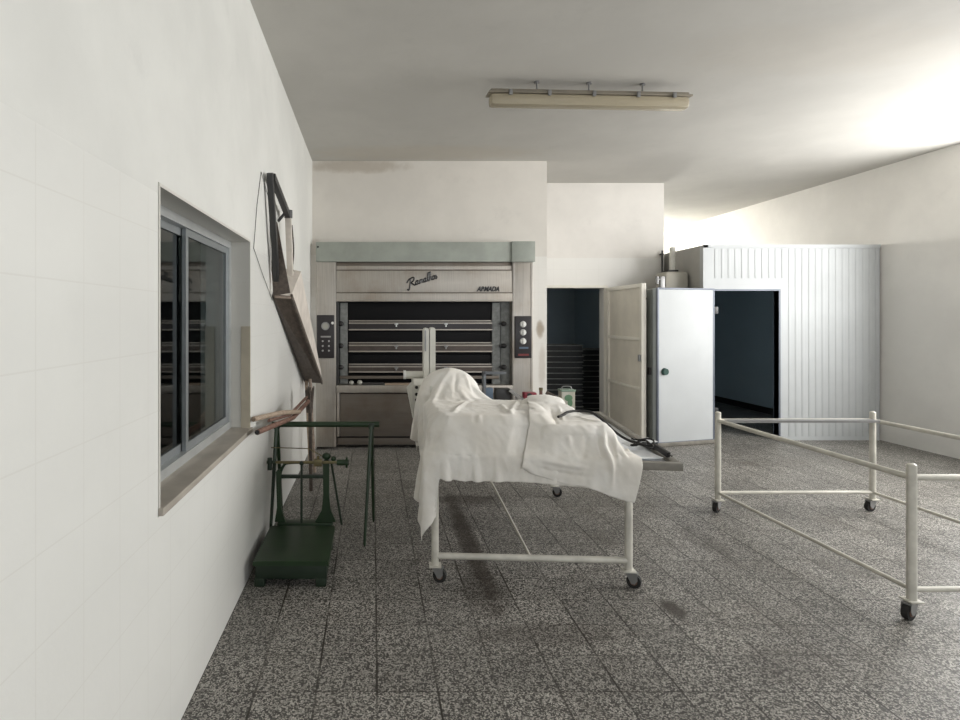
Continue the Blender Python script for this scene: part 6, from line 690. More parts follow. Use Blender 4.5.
[720,3675,1157,8,16,37,3,19,36,-3,19,37,-9,17,37,-12,15,37,-11,16,37,-8,17,38,-3,18,37,2,18,39,6,18,38,8,17,38,7,17,38,7,17,39,12,14,38,21,10,37,26,2,32,30,-8,29,30,-13,26,29,-11,27,35,2,21,32,11,19,35,1,18,37,-13,15,36,-2,9,37,0,20,38,0,4,35,2,5,34,9,5,37,-5,-1,36,-5,6,38,-1,-8,39,0,-15,39,1,-8,39,-1,1,39,0,-17,37,2,-16,36,10,-13,36,-2,-21,32,-9,-27,33,-3,-24,34,-1,-23,31,-5,-26,25,-8,-33,18,-8,-36,16,-7,-38,22,-7,-35,29,-7,-30,34,-5,-24,38,-5,-19,40,-3,-13,41,-2,-10,43,-1,-2,42,0,-1,41,0,-1,42,0,0,42,-1,0,41,0,0,42,-1,0,41,0,0,42,-1,0,41,0,0,42,0,0,41,-1,0,41,0,0,42,-1,0,41,-1,0,42,0,0,41,-1,0,42,-1,0,41,-2,0,41,-1,0,42,-1,0,41,-2,0,41,-2,0,41,-1,0,42,-2,0,41,-2,0],
[736,3705,1138,-3,20,36,-9,18,36,-12,16,36,-13,16,37,-10,16,37,-6,18,37,1,19,38,5,18,37,8,17,38,7,18,38,4,18,38,5,18,38,11,15,38,20,10,36,26,0,34,28,-9,29,27,-18,26,27,-19,24,32,-2,25,31,11,20,28,17,21,36,-5,16,31,-22,13,37,-3,7,38,3,10,38,-2,9,36,3,7,25,21,11,36,-5,-1,30,-17,-6,37,-3,-6,40,1,-8,37,8,-7,37,-7,-11,39,-2,-10,37,3,-12,32,20,-11,35,7,-17,30,-11,-25,31,-9,-24,36,3,-21,35,6,-20,34,0,-21,29,-5,-28,22,-8,-34,18,-5,-36,24,-6,-34,32,-6,-26,37,-4,-18,40,-3,-12,43,-2,-5,41,0,-1,42,-1,0,42,1,0,42,-1,0,41,0,0,42,0,0,41,-1,0,41,0,0,42,0,0,41,-1,0,42,0,0,41,-1,0,41,0,0,42,-1,0,41,-1,0,42,0,0,41,-1,0,42,-1,0,41,-1,0,41,-2,0,42,-1,0,41,-2,0,41,-2,0,41,-1,0,42,-2,0,41,-2,0],
[729,3738,1117,-12,18,36,-13,15,35,-12,17,37,-8,18,36,-2,19,37,4,19,37,8,17,38,9,17,37,4,18,38,1,19,37,3,19,38,11,15,37,20,10,36,25,-1,33,27,-13,30,24,-20,27,22,-23,26,29,-8,27,34,5,19,23,23,22,31,14,20,34,-14,12,30,-26,10,35,-3,9,38,4,9,38,-3,10,34,11,9,21,26,10,34,-6,-1,23,-28,-8,38,-5,-6,39,2,-7,35,13,-7,37,-8,-11,38,-6,-9,38,2,-12,28,24,-10,32,19,-13,34,-3,-21,28,-14,-26,33,-7,-24,36,5,-19,35,13,-16,36,6,-17,33,-1,-22,27,-6,-30,21,-5,-35,28,-5,-29,36,-4,-20,41,-3,-8,41,-2,-2,42,0,0,42,0,0,41,0,0,41,0,0,42,0,0,41,0,0,41,0,0,42,-1,0,41,0,0,42,-1,0,41,0,0,41,-1,0,42,0,0,41,-1,0,41,0,0,42,-1,0,41,-1,0,42,-1,0,41,-1,0,41,-2,0,42,-1,0,41,-2,0,41,-1,0,41,-2,0,42,-2,0,41,-2,0],
[708,3766,1096,-12,17,35,-8,19,36,-5,19,37,2,20,36,6,18,37,9,17,37,8,17,37,3,19,38,-3,19,37,1,18,37,12,16,37,21,8,35,26,-4,33,24,-15,29,20,-23,29,18,-24,27,25,-12,29,35,1,19,27,18,21,21,25,22,33,7,18,31,-23,10,28,-27,9,35,-3,9,39,3,9,39,-1,13,26,21,7,20,28,10,33,-9,-1,18,-31,-9,36,-11,-7,38,2,-6,34,17,-7,37,-7,-10,37,-11,-11,39,1,-10,27,23,-10,26,28,-11,35,9,-16,31,-9,-24,29,-13,-26,34,-3,-22,37,7,-17,36,15,-14,36,12,-13,37,4,-16,31,-3,-24,27,-4,-30,36,-4,-18,39,-3,-9,41,-2,-2,40,0,0,41,1,0,41,0,0,41,0,0,41,0,0,42,0,0,41,0,0,41,-1,0,42,0,0,41,0,0,42,-1,0,41,0,0,41,-1,0,42,-1,0,41,0,0,42,-1,0,41,-1,0,41,-1,0,42,-1,0,41,-2,0,41,-1,0,42,-2,0,41,-1,0,41,-2,0,42,-2,0,41,-2,0],
[691,3796,1074,-5,20,36,-1,20,36,4,20,37,8,18,36,9,16,37,9,18,37,2,19,37,-6,19,36,-2,19,37,12,15,36,23,4,35,25,-7,31,21,-19,31,15,-24,29,15,-25,30,22,-14,33,36,-1,17,31,11,20,17,28,22,25,22,21,34,-5,15,23,-30,8,31,-25,8,35,-3,10,39,1,10,37,4,10,18,31,10,22,28,9,33,-11,-2,14,-33,-8,32,-18,-7,38,1,-6,33,20,-8,38,-3,-9,35,-17,-11,39,0,-9,31,18,-11,20,33,-10,30,22,-12,35,2,-18,30,-11,-26,32,-8,-25,36,-1,-20,37,8,-16,38,12,-12,35,18,-10,38,9,-11,39,0,-11,38,-4,-11,39,-3,-11,38,1,-7,36,1,0,41,1,-1,42,1,0,41,0,0,41,1,0,41,-1,0,42,0,0,41,0,0,41,-1,0,42,0,0,41,-1,0,42,0,0,41,-1,0,42,0,0,41,-1,0,41,-1,0,42,-1,0,41,-1,0,42,-1,0,41,-2,0,41,-1,0,42,-1,0,41,-2,0,41,-2,0,41,-2,0,42,-1,0],
[687,3831,1053,3,20,36,6,19,36,9,17,37,9,18,37,8,17,37,5,19,36,-3,20,37,-10,19,35,9,14,37,24,-1,33,23,-13,31,18,-21,30,10,-26,30,12,-24,30,22,-14,35,35,-2,18,33,5,19,22,24,22,14,31,23,29,14,19,32,-16,13,18,-34,6,32,-22,9,37,-3,9,39,1,11,34,11,10,11,34,10,23,28,8,33,-12,-1,10,-35,-8,28,-24,-8,39,0,-7,31,21,-6,38,2,-9,33,-18,-11,37,-6,-11,36,14,-10,20,33,-9,23,31,-10,34,17,-13,35,-1,-20,30,-9,-25,35,-3,-23,37,2,-18,39,6,-15,39,10,-10,39,10,-8,41,7,-4,40,7,-2,40,7,-2,39,6,-1,37,2,1,42,1,-1,41,1,0,41,1,0,42,0,0,41,0,0,41,-1,0,42,0,0,41,0,0,42,-1,0,41,0,0,42,-1,0,41,-1,0,42,0,0,41,-1,0,42,-1,0,41,-1,0,42,-1,0,41,-1,0,42,-1,0,41,-2,0,41,-1,0,42,-2,0,41,-2,0,41,-1,0,41,-2,0],
[695,3866,1033,8,18,36,9,17,36,9,18,37,8,18,36,5,18,38,1,18,37,-3,18,37,-7,13,35,21,-8,30,23,-17,30,15,-22,30,9,-26,31,10,-25,30,20,-13,30,33,-1,23,34,3,21,27,17,22,12,31,23,18,28,21,33,4,18,28,-25,9,15,-35,7,33,-20,9,38,-3,9,39,2,12,30,19,9,6,36,10,23,26,7,32,-12,-1,9,-36,-8,23,-30,-8,37,-1,-7,31,22,-6,37,6,-8,34,-18,-11,36,-11,-11,37,9,-11,25,30,-9,18,35,-10,27,28,-10,36,14,-12,36,1,-18,33,-3,-22,38,2,-17,39,7,-12,41,8,-7,40,11,-1,41,10,-1,40,9,0,40,8,0,41,6,0,41,4,0,41,1,0,42,1,0,41,1,0,42,0,0,41,0,0,42,0,0,42,-1,0,41,0,0,42,-1,0,41,0,0,42,-1,0,42,0,0,41,-1,0,42,-1,0,41,-1,0,42,-1,0,41,-1,0,42,-1,0,41,-1,0,41,-2,0,42,-1,0,41,-2,0,41,-2,0,42,-1,0,41,-2,0],
[704,3900,1013,8,18,36,6,18,37,4,17,37,-1,17,38,-4,13,39,-8,8,39,-7,-1,39,9,-12,36,31,-13,23,30,-16,22,18,-22,28,7,-25,30,20,-20,28,31,-2,25,31,13,22,30,13,23,21,25,23,8,32,22,23,23,21,34,-6,15,21,-32,7,15,-36,6,34,-18,10,39,-2,10,38,4,10,25,26,10,2,37,10,25,26,7,32,-13,-2,6,-37,-8,17,-34,-7,35,-5,-7,32,22,-7,37,11,-7,34,-16,-11,35,-17,-11,37,5,-11,29,26,-9,21,34,-10,22,33,-9,30,27,-9,36,16,-9,38,6,-12,37,4,-15,41,8,-5,40,11,-1,40,11,0,41,10,0,41,9,0,42,8,0,42,6,0,42,4,0,42,2,0,42,1,0,42,1,0,42,0,0,42,0,0,42,0,0,42,-1,0,42,0,0,42,-1,0,41,0,0,42,-1,0,42,0,0,41,-1,0,42,-1,0,41,-1,0,42,-1,0,42,-1,0,41,-1,0,42,-1,0,41,-2,0,41,-1,0,42,-2,0,41,-1,0,41,-2,0,41,-2,0],
[706,3937,994,1,18,38,-2,15,38,-7,12,39,-9,6,40,-9,-2,41,-5,-10,39,8,-18,37,25,-15,28,37,-8,15,30,-15,22,18,-23,28,16,-22,30,29,-8,25,32,12,21,28,22,22,23,23,26,20,26,30,7,33,14,28,15,18,32,-17,12,14,-37,6,17,-35,6,35,-15,10,40,-1,10,37,8,9,19,31,11,0,37,10,25,25,7,32,-14,-2,6,-37,-8,10,-37,-8,33,-9,-7,33,20,-7,35,17,-7,36,-11,-10,32,-22,-11,37,-1,-11,33,21,-10,25,31,-9,24,33,-9,26,31,-9,31,26,-2,36,23,0,39,16,0,40,13,0,41,11,0,41,11,0,41,11,0,43,9,0,42,8,0,44,6,0,42,4,0,44,3,0,42,1,0,44,1,0,42,0,0,42,0,0,42,0,0,42,-1,0,42,0,0,42,-1,0,42,0,0,42,-1,0,41,0,0,42,-1,0,42,-1,0,42,-1,0,41,-1,0,42,-1,0,41,-1,0,42,-1,0,41,-1,0,42,-2,0,41,-2,0,42,-1,0,41,-2,0,41,-2,0]])
CLOTH_B = (36, 50, [[1686,1365,1398,34,-5,8,29,-5,-31,30,-8,-25,33,-5,-16,36,-3,-12,35,-5,-10,36,-4,-10,35,-5,-10,36,-5,-10,35,-6,-9,36,-4,-10,35,-7,-9,35,-2,-9,35,-6,-9,33,-12,-3,35,3,-3,35,-6,-2,27,-20,-3,34,-5,-4,33,11,-5,33,-7,-7,26,-23,-6,33,-8,-10,33,7,-11,35,5,-12,35,-2,-14,35,-5,-14,35,-6,-14,35,-5,-14,36,-4,-13,36,-5,-11,36,-4,-9,36,-5,-8,35,-4,-6,36,-4,-4],
[1685,1342,1413,35,-6,-7,35,-3,-12,34,1,-13,35,3,-12,35,2,-10,34,-7,-11,36,-3,-10,35,-5,-10,35,-4,-10,35,-8,-9,36,-3,-10,35,-8,-9,35,-1,-9,35,-6,-9,33,-12,-8,35,3,-8,35,-6,-8,28,-20,-10,34,-3,-10,32,9,-11,33,-11,-9,28,-20,-8,33,-3,-10,33,9,-12,35,2,-13,35,-5,-14,34,-8,-13,35,-5,-12,36,-4,-11,35,-3,-10,36,-5,-11,36,-4,-9,35,-5,-10,36,-4,-9,36,-4,-4],
[1693,1346,1445,35,-7,-8,36,0,-11,35,2,-12,35,1,-10,35,-4,-9,34,-8,-11,36,-2,-10,35,-4,-10,35,-6,-9,35,-8,-10,35,-2,-9,35,-8,-9,35,-1,-9,35,-6,-9,33,-12,-9,35,2,-7,34,-5,-11,29,-19,-9,34,-1,-9,33,5,-9,31,-14,-11,30,-17,-11,34,3,-11,34,9,-13,34,-2,-12,34,-9,-12,34,-8,-12,36,-3,-11,35,-2,-11,35,-4,-11,36,-5,-10,35,-4,-9,36,-5,-10,36,-4,-9,35,-4,-9],
[1704,1361,1479,34,-8,-9,36,-3,-10,35,-4,-9,35,-4,-10,35,-5,-10,34,-6,-11,36,-4,-9,35,-4,-10,35,-6,-9,34,-8,-10,36,-2,-8,33,-8,-11,36,-1,-7,35,-6,-9,33,-12,-10,35,2,-8,34,-5,-11,29,-18,-8,34,3,-10,34,0,-9,29,-19,-11,33,-10,-11,33,8,-12,34,4,-11,34,-6,-13,34,-11,-12,34,-5,-12,36,0,-11,35,-2,-11,35,-5,-11,36,-6,-10,35,-5,-9,36,-4,-10,35,-4,-9,36,-4,-9],
[1714,1373,1515,35,-10,-9,35,-8,-10,36,-6,-8,35,-7,-9,34,-6,-11,35,-5,-10,35,-5,-10,34,-5,-10,35,-5,-9,34,-7,-11,36,-3,-8,33,-7,-10,35,-2,-7,36,-6,-9,32,-12,-10,36,2,-8,33,-5,-11,31,-16,-9,33,4,-10,35,-5,-10,28,-19,-10,34,-3,-11,34,9,-12,34,-2,-11,33,-10,-13,34,-9,-12,34,-1,-12,36,0,-11,35,-3,-11,35,-6,-11,35,-6,-10,36,-5,-9,35,-4,-9,36,-4,-10,35,-5,-9],
[1727,1407,1536,34,-11,-2,35,-13,-3,34,-14,-5,34,-14,-9,34,-12,-12,34,-9,-12,36,-6,-8,34,-7,-9,35,-5,-9,34,-6,-10,35,-5,-10,34,-5,-11,35,-4,-7,35,-6,-8,33,-10,-10,35,0,-2,35,-5,-15,30,-14,-11,34,4,-11,33,-10,-10,31,-15,-10,33,3,-11,34,4,-11,34,-5,-13,32,-13,-12,34,-5,-12,35,3,-12,35,-2,-10,35,-5,-12,36,-6,-11,34,-7,-9,36,-5,-10,36,-3,-9,35,-4,-9,36,-5,-9],
[1738,1435,1554,35,-10,-5,35,-12,-5,35,-11,-6,34,-13,-2,34,-12,-2,34,-14,-3,33,-17,-7,33,-15,-10,34,-11,-11,34,-7,-10,35,-6,-9,35,-6,-9,34,-6,-9,35,-6,-9,34,-7,-10,35,-2,-7,34,-6,-10,32,-11,-11,33,1,-9,34,-8,-11,31,-14,-10,33,6,-12,34,-1,-10,33,-9,-14,33,-11,-12,34,0,-12,35,1,-10,35,-4,-12,35,-5,-12,35,-6,-10,34,-9,-10,36,-3,-10,36,-3,-9,35,-4,-8,36,-5,-9],
[1750,1459,1580,35,-8,-8,35,-11,-6,35,-10,-6,34,-13,-5,34,-12,-6,34,-14,-4,34,-13,-6,33,-15,-2,32,-17,-4,34,-8,-3,34,-13,-6,33,-14,-9,34,-11,-11,35,-7,-11,34,-7,-7,35,-6,-9,34,-6,-10,34,-6,-11,33,-4,-9,33,-6,-3,33,-11,-18,32,3,-12,33,-4,-12,33,-11,-12,34,-7,-12,34,3,-12,34,-4,-11,35,-5,-13,35,-5,-11,35,-5,-9,34,-10,-11,36,-2,-9,35,-3,-8,36,-4,-9,35,-5,-8],
[1762,1482,1609,35,-8,-10,35,-10,-6,35,-10,-7,34,-12,-6,34,-12,-6,34,-14,-5,34,-14,-5,32,-18,-2,32,-16,-2,34,-4,-12,34,-10,-6,35,-9,-5,33,-14,-3,34,-11,-3,34,-14,-6,33,-14,-9,34,-12,-12,34,-7,-12,33,-7,-8,34,-7,-11,33,-6,-11,32,-4,-12,33,-4,-12,33,-8,-12,34,-6,-12,34,-1,-11,34,-4,-12,34,-5,-12,35,-5,-10,35,-6,-10,34,-10,-11,35,-1,-9,35,-2,-7,36,-5,-9,35,-5,-8],
[1774,1503,1637,35,-7,-9,35,-11,-5,34,-9,-9,35,-11,-6,34,-13,-6,33,-15,-3,33,-16,-4,31,-19,-1,34,-12,-6,33,-2,-13,35,-9,-8,35,-10,-7,33,-14,-4,35,-8,-9,34,-11,-6,34,-10,-4,34,-14,-3,33,-7,-3,32,-19,-7,33,-17,-11,32,-10,-12,33,-7,-14,33,-7,-10,33,-6,-14,33,-5,-10,34,-5,-13,33,-4,-12,35,-5,-11,34,-5,-11,35,-6,-10,34,-10,-11,35,0,-9,35,-3,-7,36,-5,-8,35,-5,-8],
[1785,1521,1670,35,-6,-11,35,-10,-7,35,-9,-8,34,-10,-6,34,-15,-5,32,-17,-2,32,-17,-3,32,-18,-2,34,-8,-9,34,-2,-13,35,-9,-8,35,-10,-8,34,-12,-5,34,-7,-10,35,-10,-7,34,-11,-7,34,-13,-4,34,-7,-10,33,-14,-4,33,-11,-5,31,-17,-3,33,-10,-4,32,-18,-11,32,-16,-21,32,-7,-8,33,-7,-12,34,-6,-12,33,-5,-12,35,-5,-11,34,-6,-10,34,-9,-10,34,0,-8,36,-4,-8,35,-5,-8,36,-5,-8],
[1795,1539,1700,35,-7,-9,35,-9,-6,35,-8,-9,35,-11,-7,32,-16,-3,32,-19,-1,32,-17,-3,33,-15,-4,34,-5,-11,35,-4,-11,35,-9,-9,34,-9,-8,35,-10,-7,35,-7,-10,34,-10,-8,35,-10,-7,34,-13,-6,34,-6,-10,33,-13,-6,34,-11,-7,31,-17,-3,33,-6,-13,33,-11,-5,32,-15,-4,31,-20,-4,31,-14,-8,32,-16,-19,33,-8,-13,34,-7,-10,34,-8,-9,33,-7,-10,35,-3,-9,35,-4,-8,35,-5,-8,35,-5,-8],
[1805,1554,1732,36,-7,-8,35,-8,-7,35,-7,-9,34,-11,-6,31,-18,-2,31,-21,-1,33,-16,-3,34,-12,-7,35,-5,-10,34,-5,-11,35,-9,-9,35,-8,-8,35,-8,-9,35,-7,-9,34,-9,-9,35,-10,-7,34,-11,-7,35,-6,-11,33,-13,-6,34,-11,-8,32,-15,-5,33,-5,-13,33,-12,-6,33,-15,-8,31,-18,-5,31,-3,-11,33,-13,-4,32,-14,-3,31,-25,-8,30,-18,-14,33,-8,-10,35,-5,-9,35,-4,-8,34,-4,-7,36,-4,-8],
[1815,1568,1767,35,-6,-9,35,-8,-7,35,-6,-9,34,-11,-6,29,-21,0,31,-27,-1,35,-10,-5,35,-9,-8,34,-5,-10,36,-7,-10,34,-7,-10,36,-8,-9,35,-7,-9,35,-7,-9,34,-8,-9,35,-9,-8,35,-9,-8,34,-7,-10,34,-12,-7,34,-11,-8,33,-13,-7,33,-5,-14,33,-12,-8,32,-17,-5,32,-12,-10,31,-3,-17,33,-11,-9,33,-15,1,28,-25,-6,27,-23,-3,33,-8,-8,33,-4,-2,35,-1,0,37,7,1,35,1,-1],
[1824,1580,1801,36,-5,-8,35,-6,-8,35,-5,-9,33,-11,-7,22,-21,4,38,-39,0,36,-10,-7,35,-4,-9,35,-4,-10,35,-4,-12,35,-7,-9,35,-6,-9,35,-6,-10,35,-7,-10,35,-8,-9,35,-8,-8,35,-7,-9,35,-8,-10,34,-10,-8,34,-11,-9,34,-11,-8,33,-5,-13,33,-13,-9,32,-16,-6,33,-8,-13,31,-3,-19,32,-12,-7,31,-20,-4,27,-25,2,30,-14,-9,22,0,-20,33,-1,-2,36,-1,0,36,1,0,37,1,0],
[1834,1583,1836,35,-2,-8,36,-2,-1,35,-2,-16,32,-8,-8,19,-19,6,43,-22,19,34,-36,-27,35,-6,-9,35,-5,-9,35,-6,-12,36,-4,-10,35,-3,-9,36,-3,-9,35,-6,-12,35,-6,-9,35,-7,-9,35,-7,-10,35,-7,-10,35,-9,-8,34,-10,-9,34,-9,-10,34,-6,-13,32,-13,-8,33,-14,-9,32,-4,-17,32,-5,-17,32,-15,-7,29,-23,0,30,-18,-6,26,-6,-21,11,3,-26,33,-1,-6,36,-1,0,37,0,0,37,0,0],
[1843,1593,1873,35,-9,-12,36,-4,-9,35,-1,-9,33,-3,-6,30,-8,2,35,-15,2,34,-13,-3,34,-11,-3,35,-12,-3,33,-32,-27,36,-6,-11,35,-4,-8,36,-5,-8,35,-5,-11,35,-5,-11,36,-3,-9,35,-3,-12,35,-7,-9,35,-7,-10,35,-8,-9,34,-8,-11,34,-7,-12,33,-12,-10,33,-10,-12,32,-3,-18,32,-7,-15,31,-19,-5,31,-19,-4,29,-10,-16,16,0,-31,8,1,-29,31,1,-8,37,-1,0,37,0,0,37,0,0],
[1852,1656,1936,35,-57,-39,35,-7,-12,35,-2,-8,35,-5,-7,33,-7,-6,35,-5,-9,34,-3,-10,33,-8,-2,34,-11,-2,35,-13,-3,35,-11,-2,35,-9,-1,35,-11,-4,34,-33,-31,36,-6,-11,35,-5,-8,35,-6,-11,36,-5,-10,35,-3,-10,35,-3,-10,35,-4,-13,34,-7,-12,34,-9,-11,33,-7,-14,32,-3,-18,32,-11,-13,31,-18,-7,32,-11,-13,22,-3,-27,6,1,-34,9,1,-34,32,1,-7,37,0,-1,37,0,0,37,0,0],
[1861,1694,1946,35,-15,-5,35,-11,-3,34,-8,-1,35,-13,-5,37,-53,-42,38,-8,-17,42,10,-16,22,-1,-13,33,-9,-2,34,-11,0,36,-11,0,35,-11,0,35,-12,-1,36,-13,-4,35,-11,-2,35,-11,-3,34,-38,-26,35,-7,-14,36,-3,-9,35,-5,-10,35,-7,-14,34,-4,-12,35,-4,-13,33,-3,-15,33,-3,-17,33,-8,-14,32,-10,-14,26,-4,-25,12,0,-33,2,0,-35,13,2,-34,32,1,-10,36,-1,-1,37,1,0,37,0,0],
[1871,1729,1946,34,-9,0,35,-10,0,35,-9,0,34,-12,-2,39,-16,-10,67,-26,-46,14,-8,-21,20,-8,-15,32,-10,-9,35,-10,-1,36,-12,0,35,-11,0,36,-11,0,35,-12,0,36,-10,0,36,-13,-1,35,-13,-3,36,-11,-3,36,-8,-1,35,-12,-5,33,-40,-35,34,-7,-16,34,-5,-13,35,-5,-18,36,-1,-18,38,4,-18,22,3,-24,16,0,-32,6,0,-37,3,0,-36,16,1,-32,31,1,-13,37,0,-1,37,1,0,37,1,0],
[1881,1763,1946,34,-9,0,34,-9,0,35,-10,0,34,-9,0,40,-12,-7,63,-26,-43,13,-11,-23,24,-10,-16,33,-10,-11,35,-11,-4,35,-11,0,36,-11,0,36,-12,0,35,-11,0,36,-11,0,36,-12,0,36,-11,0,36,-10,0,36,-11,0,36,-12,-2,35,-12,-4,35,-10,-3,34,-12,-6,35,-44,-50,66,30,-28,12,0,-25,7,-2,-31,8,0,-36,7,0,-36,5,1,-37,17,0,-32,30,1,-14,36,0,-2,37,1,0,37,1,0],
[1890,1799,1946,34,-9,0,35,-10,0,35,-9,0,34,-10,0,38,-12,-6,57,-25,-40,15,-12,-23,28,-9,-16,34,-10,-12,35,-10,-6,35,-11,-1,36,-12,0,36,-11,0,36,-11,0,36,-12,0,36,-11,0,37,-11,0,36,-11,0,36,-11,0,36,-11,0,36,-10,0,35,-10,0,34,-10,-2,39,-10,-13,58,-5,-63,10,-1,-33,1,-3,-35,6,0,-36,7,-1,-37,7,1,-36,16,0,-32,29,1,-17,37,0,-2,37,1,0,37,1,0],
[1899,1834,1946,35,-9,0,39,-17,0,30,-2,0,34,-9,0,37,-12,-6,52,-24,-38,20,-13,-23,29,-9,-16,34,-10,-13,35,-10,-7,36,-11,-1,36,-11,0,36,-12,0,36,-11,0,36,-12,0,36,-11,0,37,-11,0,36,-11,0,36,-11,0,36,-11,0,36,-10,0,36,-10,0,34,-9,0,37,-7,-10,53,-6,-60,8,-2,-37,1,-2,-35,4,-2,-38,6,-1,-37,9,1,-36,16,0,-33,27,0,-18,36,1,-2,37,1,0,37,1,0],
[1909,1869,1946,34,-9,0,35,-9,0,34,-9,0,35,-10,0,37,-12,-6,46,-22,-37,23,-13,-23,31,-9,-16,34,-10,-13,35,-11,-8,36,-10,-1,35,-11,0,37,-12,0,36,-11,0,36,-12,0,37,-11,0,36,-11,0,36,-11,0,37,-11,0,36,-10,0,36,-10,0,36,-10,0,34,-9,0,36,-8,-9,48,-5,-58,7,-2,-37,0,-2,-36,3,-3,-38,7,-1,-37,10,0,-36,15,0,-33,24,0,-19,35,2,-3,37,1,0,37,1,0],
[1920,1897,1946,32,-2,0,34,-8,0,35,-9,0,36,-12,0,47,-22,-8,31,-11,-35,26,-11,-23,32,-10,-17,34,-10,-12,35,-11,-8,36,-10,-1,36,-11,0,36,-11,0,36,-12,0,37,-11,0,36,-11,0,36,-11,0,37,-11,0,36,-11,0,36,-10,0,36,-10,0,36,-10,0,35,-9,0,34,-7,-9,43,-5,-56,6,-3,-38,1,-2,-36,4,-3,-37,11,-2,-37,11,-2,-34,13,0,-33,16,3,-23,35,0,-2,37,1,1,36,0,2],
[1928,1939,1946,34,-9,0,34,-9,0,34,-8,0,37,-12,-1,49,-22,-12,23,-11,-32,30,-9,-21,32,-10,-17,34,-10,-12,35,-11,-8,36,-10,-1,36,-11,0,37,-11,0,36,-12,0,36,-11,0,37,-11,0,36,-11,0,37,-10,0,36,-11,0,36,-10,0,36,-10,0,36,-9,0,36,-9,-1,35,-8,-9,37,-5,-56,4,-2,-37,0,-3,-33,5,-4,-37,5,-3,-40,5,-3,-38,9,-3,-26,28,5,-23,36,-3,1,34,-6,10,36,-5,8],
[1940,1969,1946,34,-9,0,34,-9,1,31,-3,0,37,-10,-2,48,-22,-17,23,-11,-29,30,-10,-20,33,-10,-16,34,-10,-12,35,-11,-7,36,-10,-2,36,-11,0,37,-11,0,36,-11,0,36,-11,0,37,-11,0,36,-11,0,37,-10,0,36,-11,0,36,-10,0,36,-9,0,36,-10,0,38,-9,-3,55,-9,-25,11,-3,-41,2,-3,-35,0,-4,-17,1,-4,-17,1,-3,-77,3,-4,-40,10,-3,-32,34,-1,-1,36,-3,2,36,-4,2,37,-6,2],
[1950,2004,1947,35,-9,3,30,-3,8,31,-5,-1,33,-7,-7,50,-26,-25,26,-13,-26,30,-9,-20,33,-10,-15,35,-10,-12,35,-11,-8,36,-10,-2,36,-11,0,36,-11,0,36,-11,0,37,-11,0,36,-11,0,37,-10,0,36,-11,0,37,-10,0,36,-9,0,36,-10,0,36,-9,0,38,-9,-5,53,-9,-35,8,-3,-33,0,-4,-35,1,-6,-36,2,-3,-36,3,-4,-40,3,-4,-39,10,-4,-33,31,-8,-10,36,-10,-1,35,-10,0,36,-10,0],
[1960,2039,1952,31,-4,13,34,-8,4,32,-8,-2,29,-4,-9,47,-25,-34,30,-12,-25,31,-10,-19,33,-9,-15,35,-11,-12,35,-10,-8,35,-10,-3,36,-11,0,37,-11,0,36,-11,0,37,-11,0,36,-11,0,37,-11,0,36,-10,0,37,-10,0,36,-9,0,36,-10,0,36,-9,0,37,-8,-6,49,-8,-37,7,-5,-34,0,-4,-36,2,-6,-38,3,-4,-38,5,-4,-36,6,-5,-37,11,-5,-32,30,-8,-11,36,-11,-1,35,-11,0,36,-11,0],
[1969,2074,1966,31,-4,9,34,-9,2,33,-8,-3,30,-6,-11,42,-22,-38,32,-11,-24,32,-9,-19,32,-10,-16,35,-10,-12,35,-10,-8,36,-10,-4,36,-11,0,37,-11,0,36,-11,0,37,-11,0,36,-11,0,37,-10,0,36,-10,0,37,-10,0,36,-9,0,36,-9,0,35,-9,0,37,-8,-6,44,-8,-41,7,-5,-34,0,-6,-37,3,-6,-38,4,-4,-37,5,-5,-35,7,-5,-38,15,-6,-31,32,-9,-8,35,-10,-1,36,-11,0,35,-11,0],
[1976,2112,1975,33,-8,7,35,-9,1,34,-8,-5,32,-9,-14,38,-17,-38,32,-11,-24,31,-9,-18,33,-9,-16,35,-11,-12,35,-10,-9,36,-10,-4,36,-11,-1,37,-11,0,36,-11,0,37,-11,0,36,-10,0,37,-10,0,36,-10,0,36,-10,0,37,-9,0,36,-9,0,35,-9,0,36,-8,-7,40,-7,-44,6,-6,-36,0,-5,-36,3,-7,-38,5,-5,-37,6,-5,-36,9,-5,-36,19,-7,-29,32,-9,-7,35,-10,0,36,-11,0,35,-11,0],
[1988,2143,1982,31,-4,4,34,-8,0,34,-9,-6,33,-10,-15,36,-16,-37,32,-9,-24,32,-9,-19,33,-10,-15,35,-10,-12,35,-10,-8,36,-11,-5,36,-10,-2,36,-11,-1,37,-11,0,36,-11,0,37,-10,0,36,-10,0,37,-10,0,36,-9,0,37,-9,0,36,-9,0,36,-8,0,36,-8,-8,34,-8,-47,4,-6,-37,1,-7,-38,4,-6,-37,6,-6,-36,8,-5,-36,11,-5,-35,20,-8,-27,33,-9,-5,36,-10,0,35,-11,0,36,-11,0],
[1997,2178,1987,32,-5,2,34,-8,-1,34,-8,-7,33,-10,-16,35,-15,-36,31,-9,-24,32,-9,-18,34,-10,-14,35,-10,-10,36,-11,-7,36,-11,-6,36,-10,-3,36,-10,-4,36,-11,-1,36,-11,0,37,-10,0,36,-10,0,37,-9,0,36,-9,0,37,-9,0,36,-8,0,37,-9,-1,45,-9,-14,20,-6,-46,2,-6,-37,1,-8,-38,5,-6,-37,6,-6,-36,14,-7,-33,14,-7,-33,18,-6,-27,33,-9,-4,36,-10,0,36,-11,0,35,-11,0],
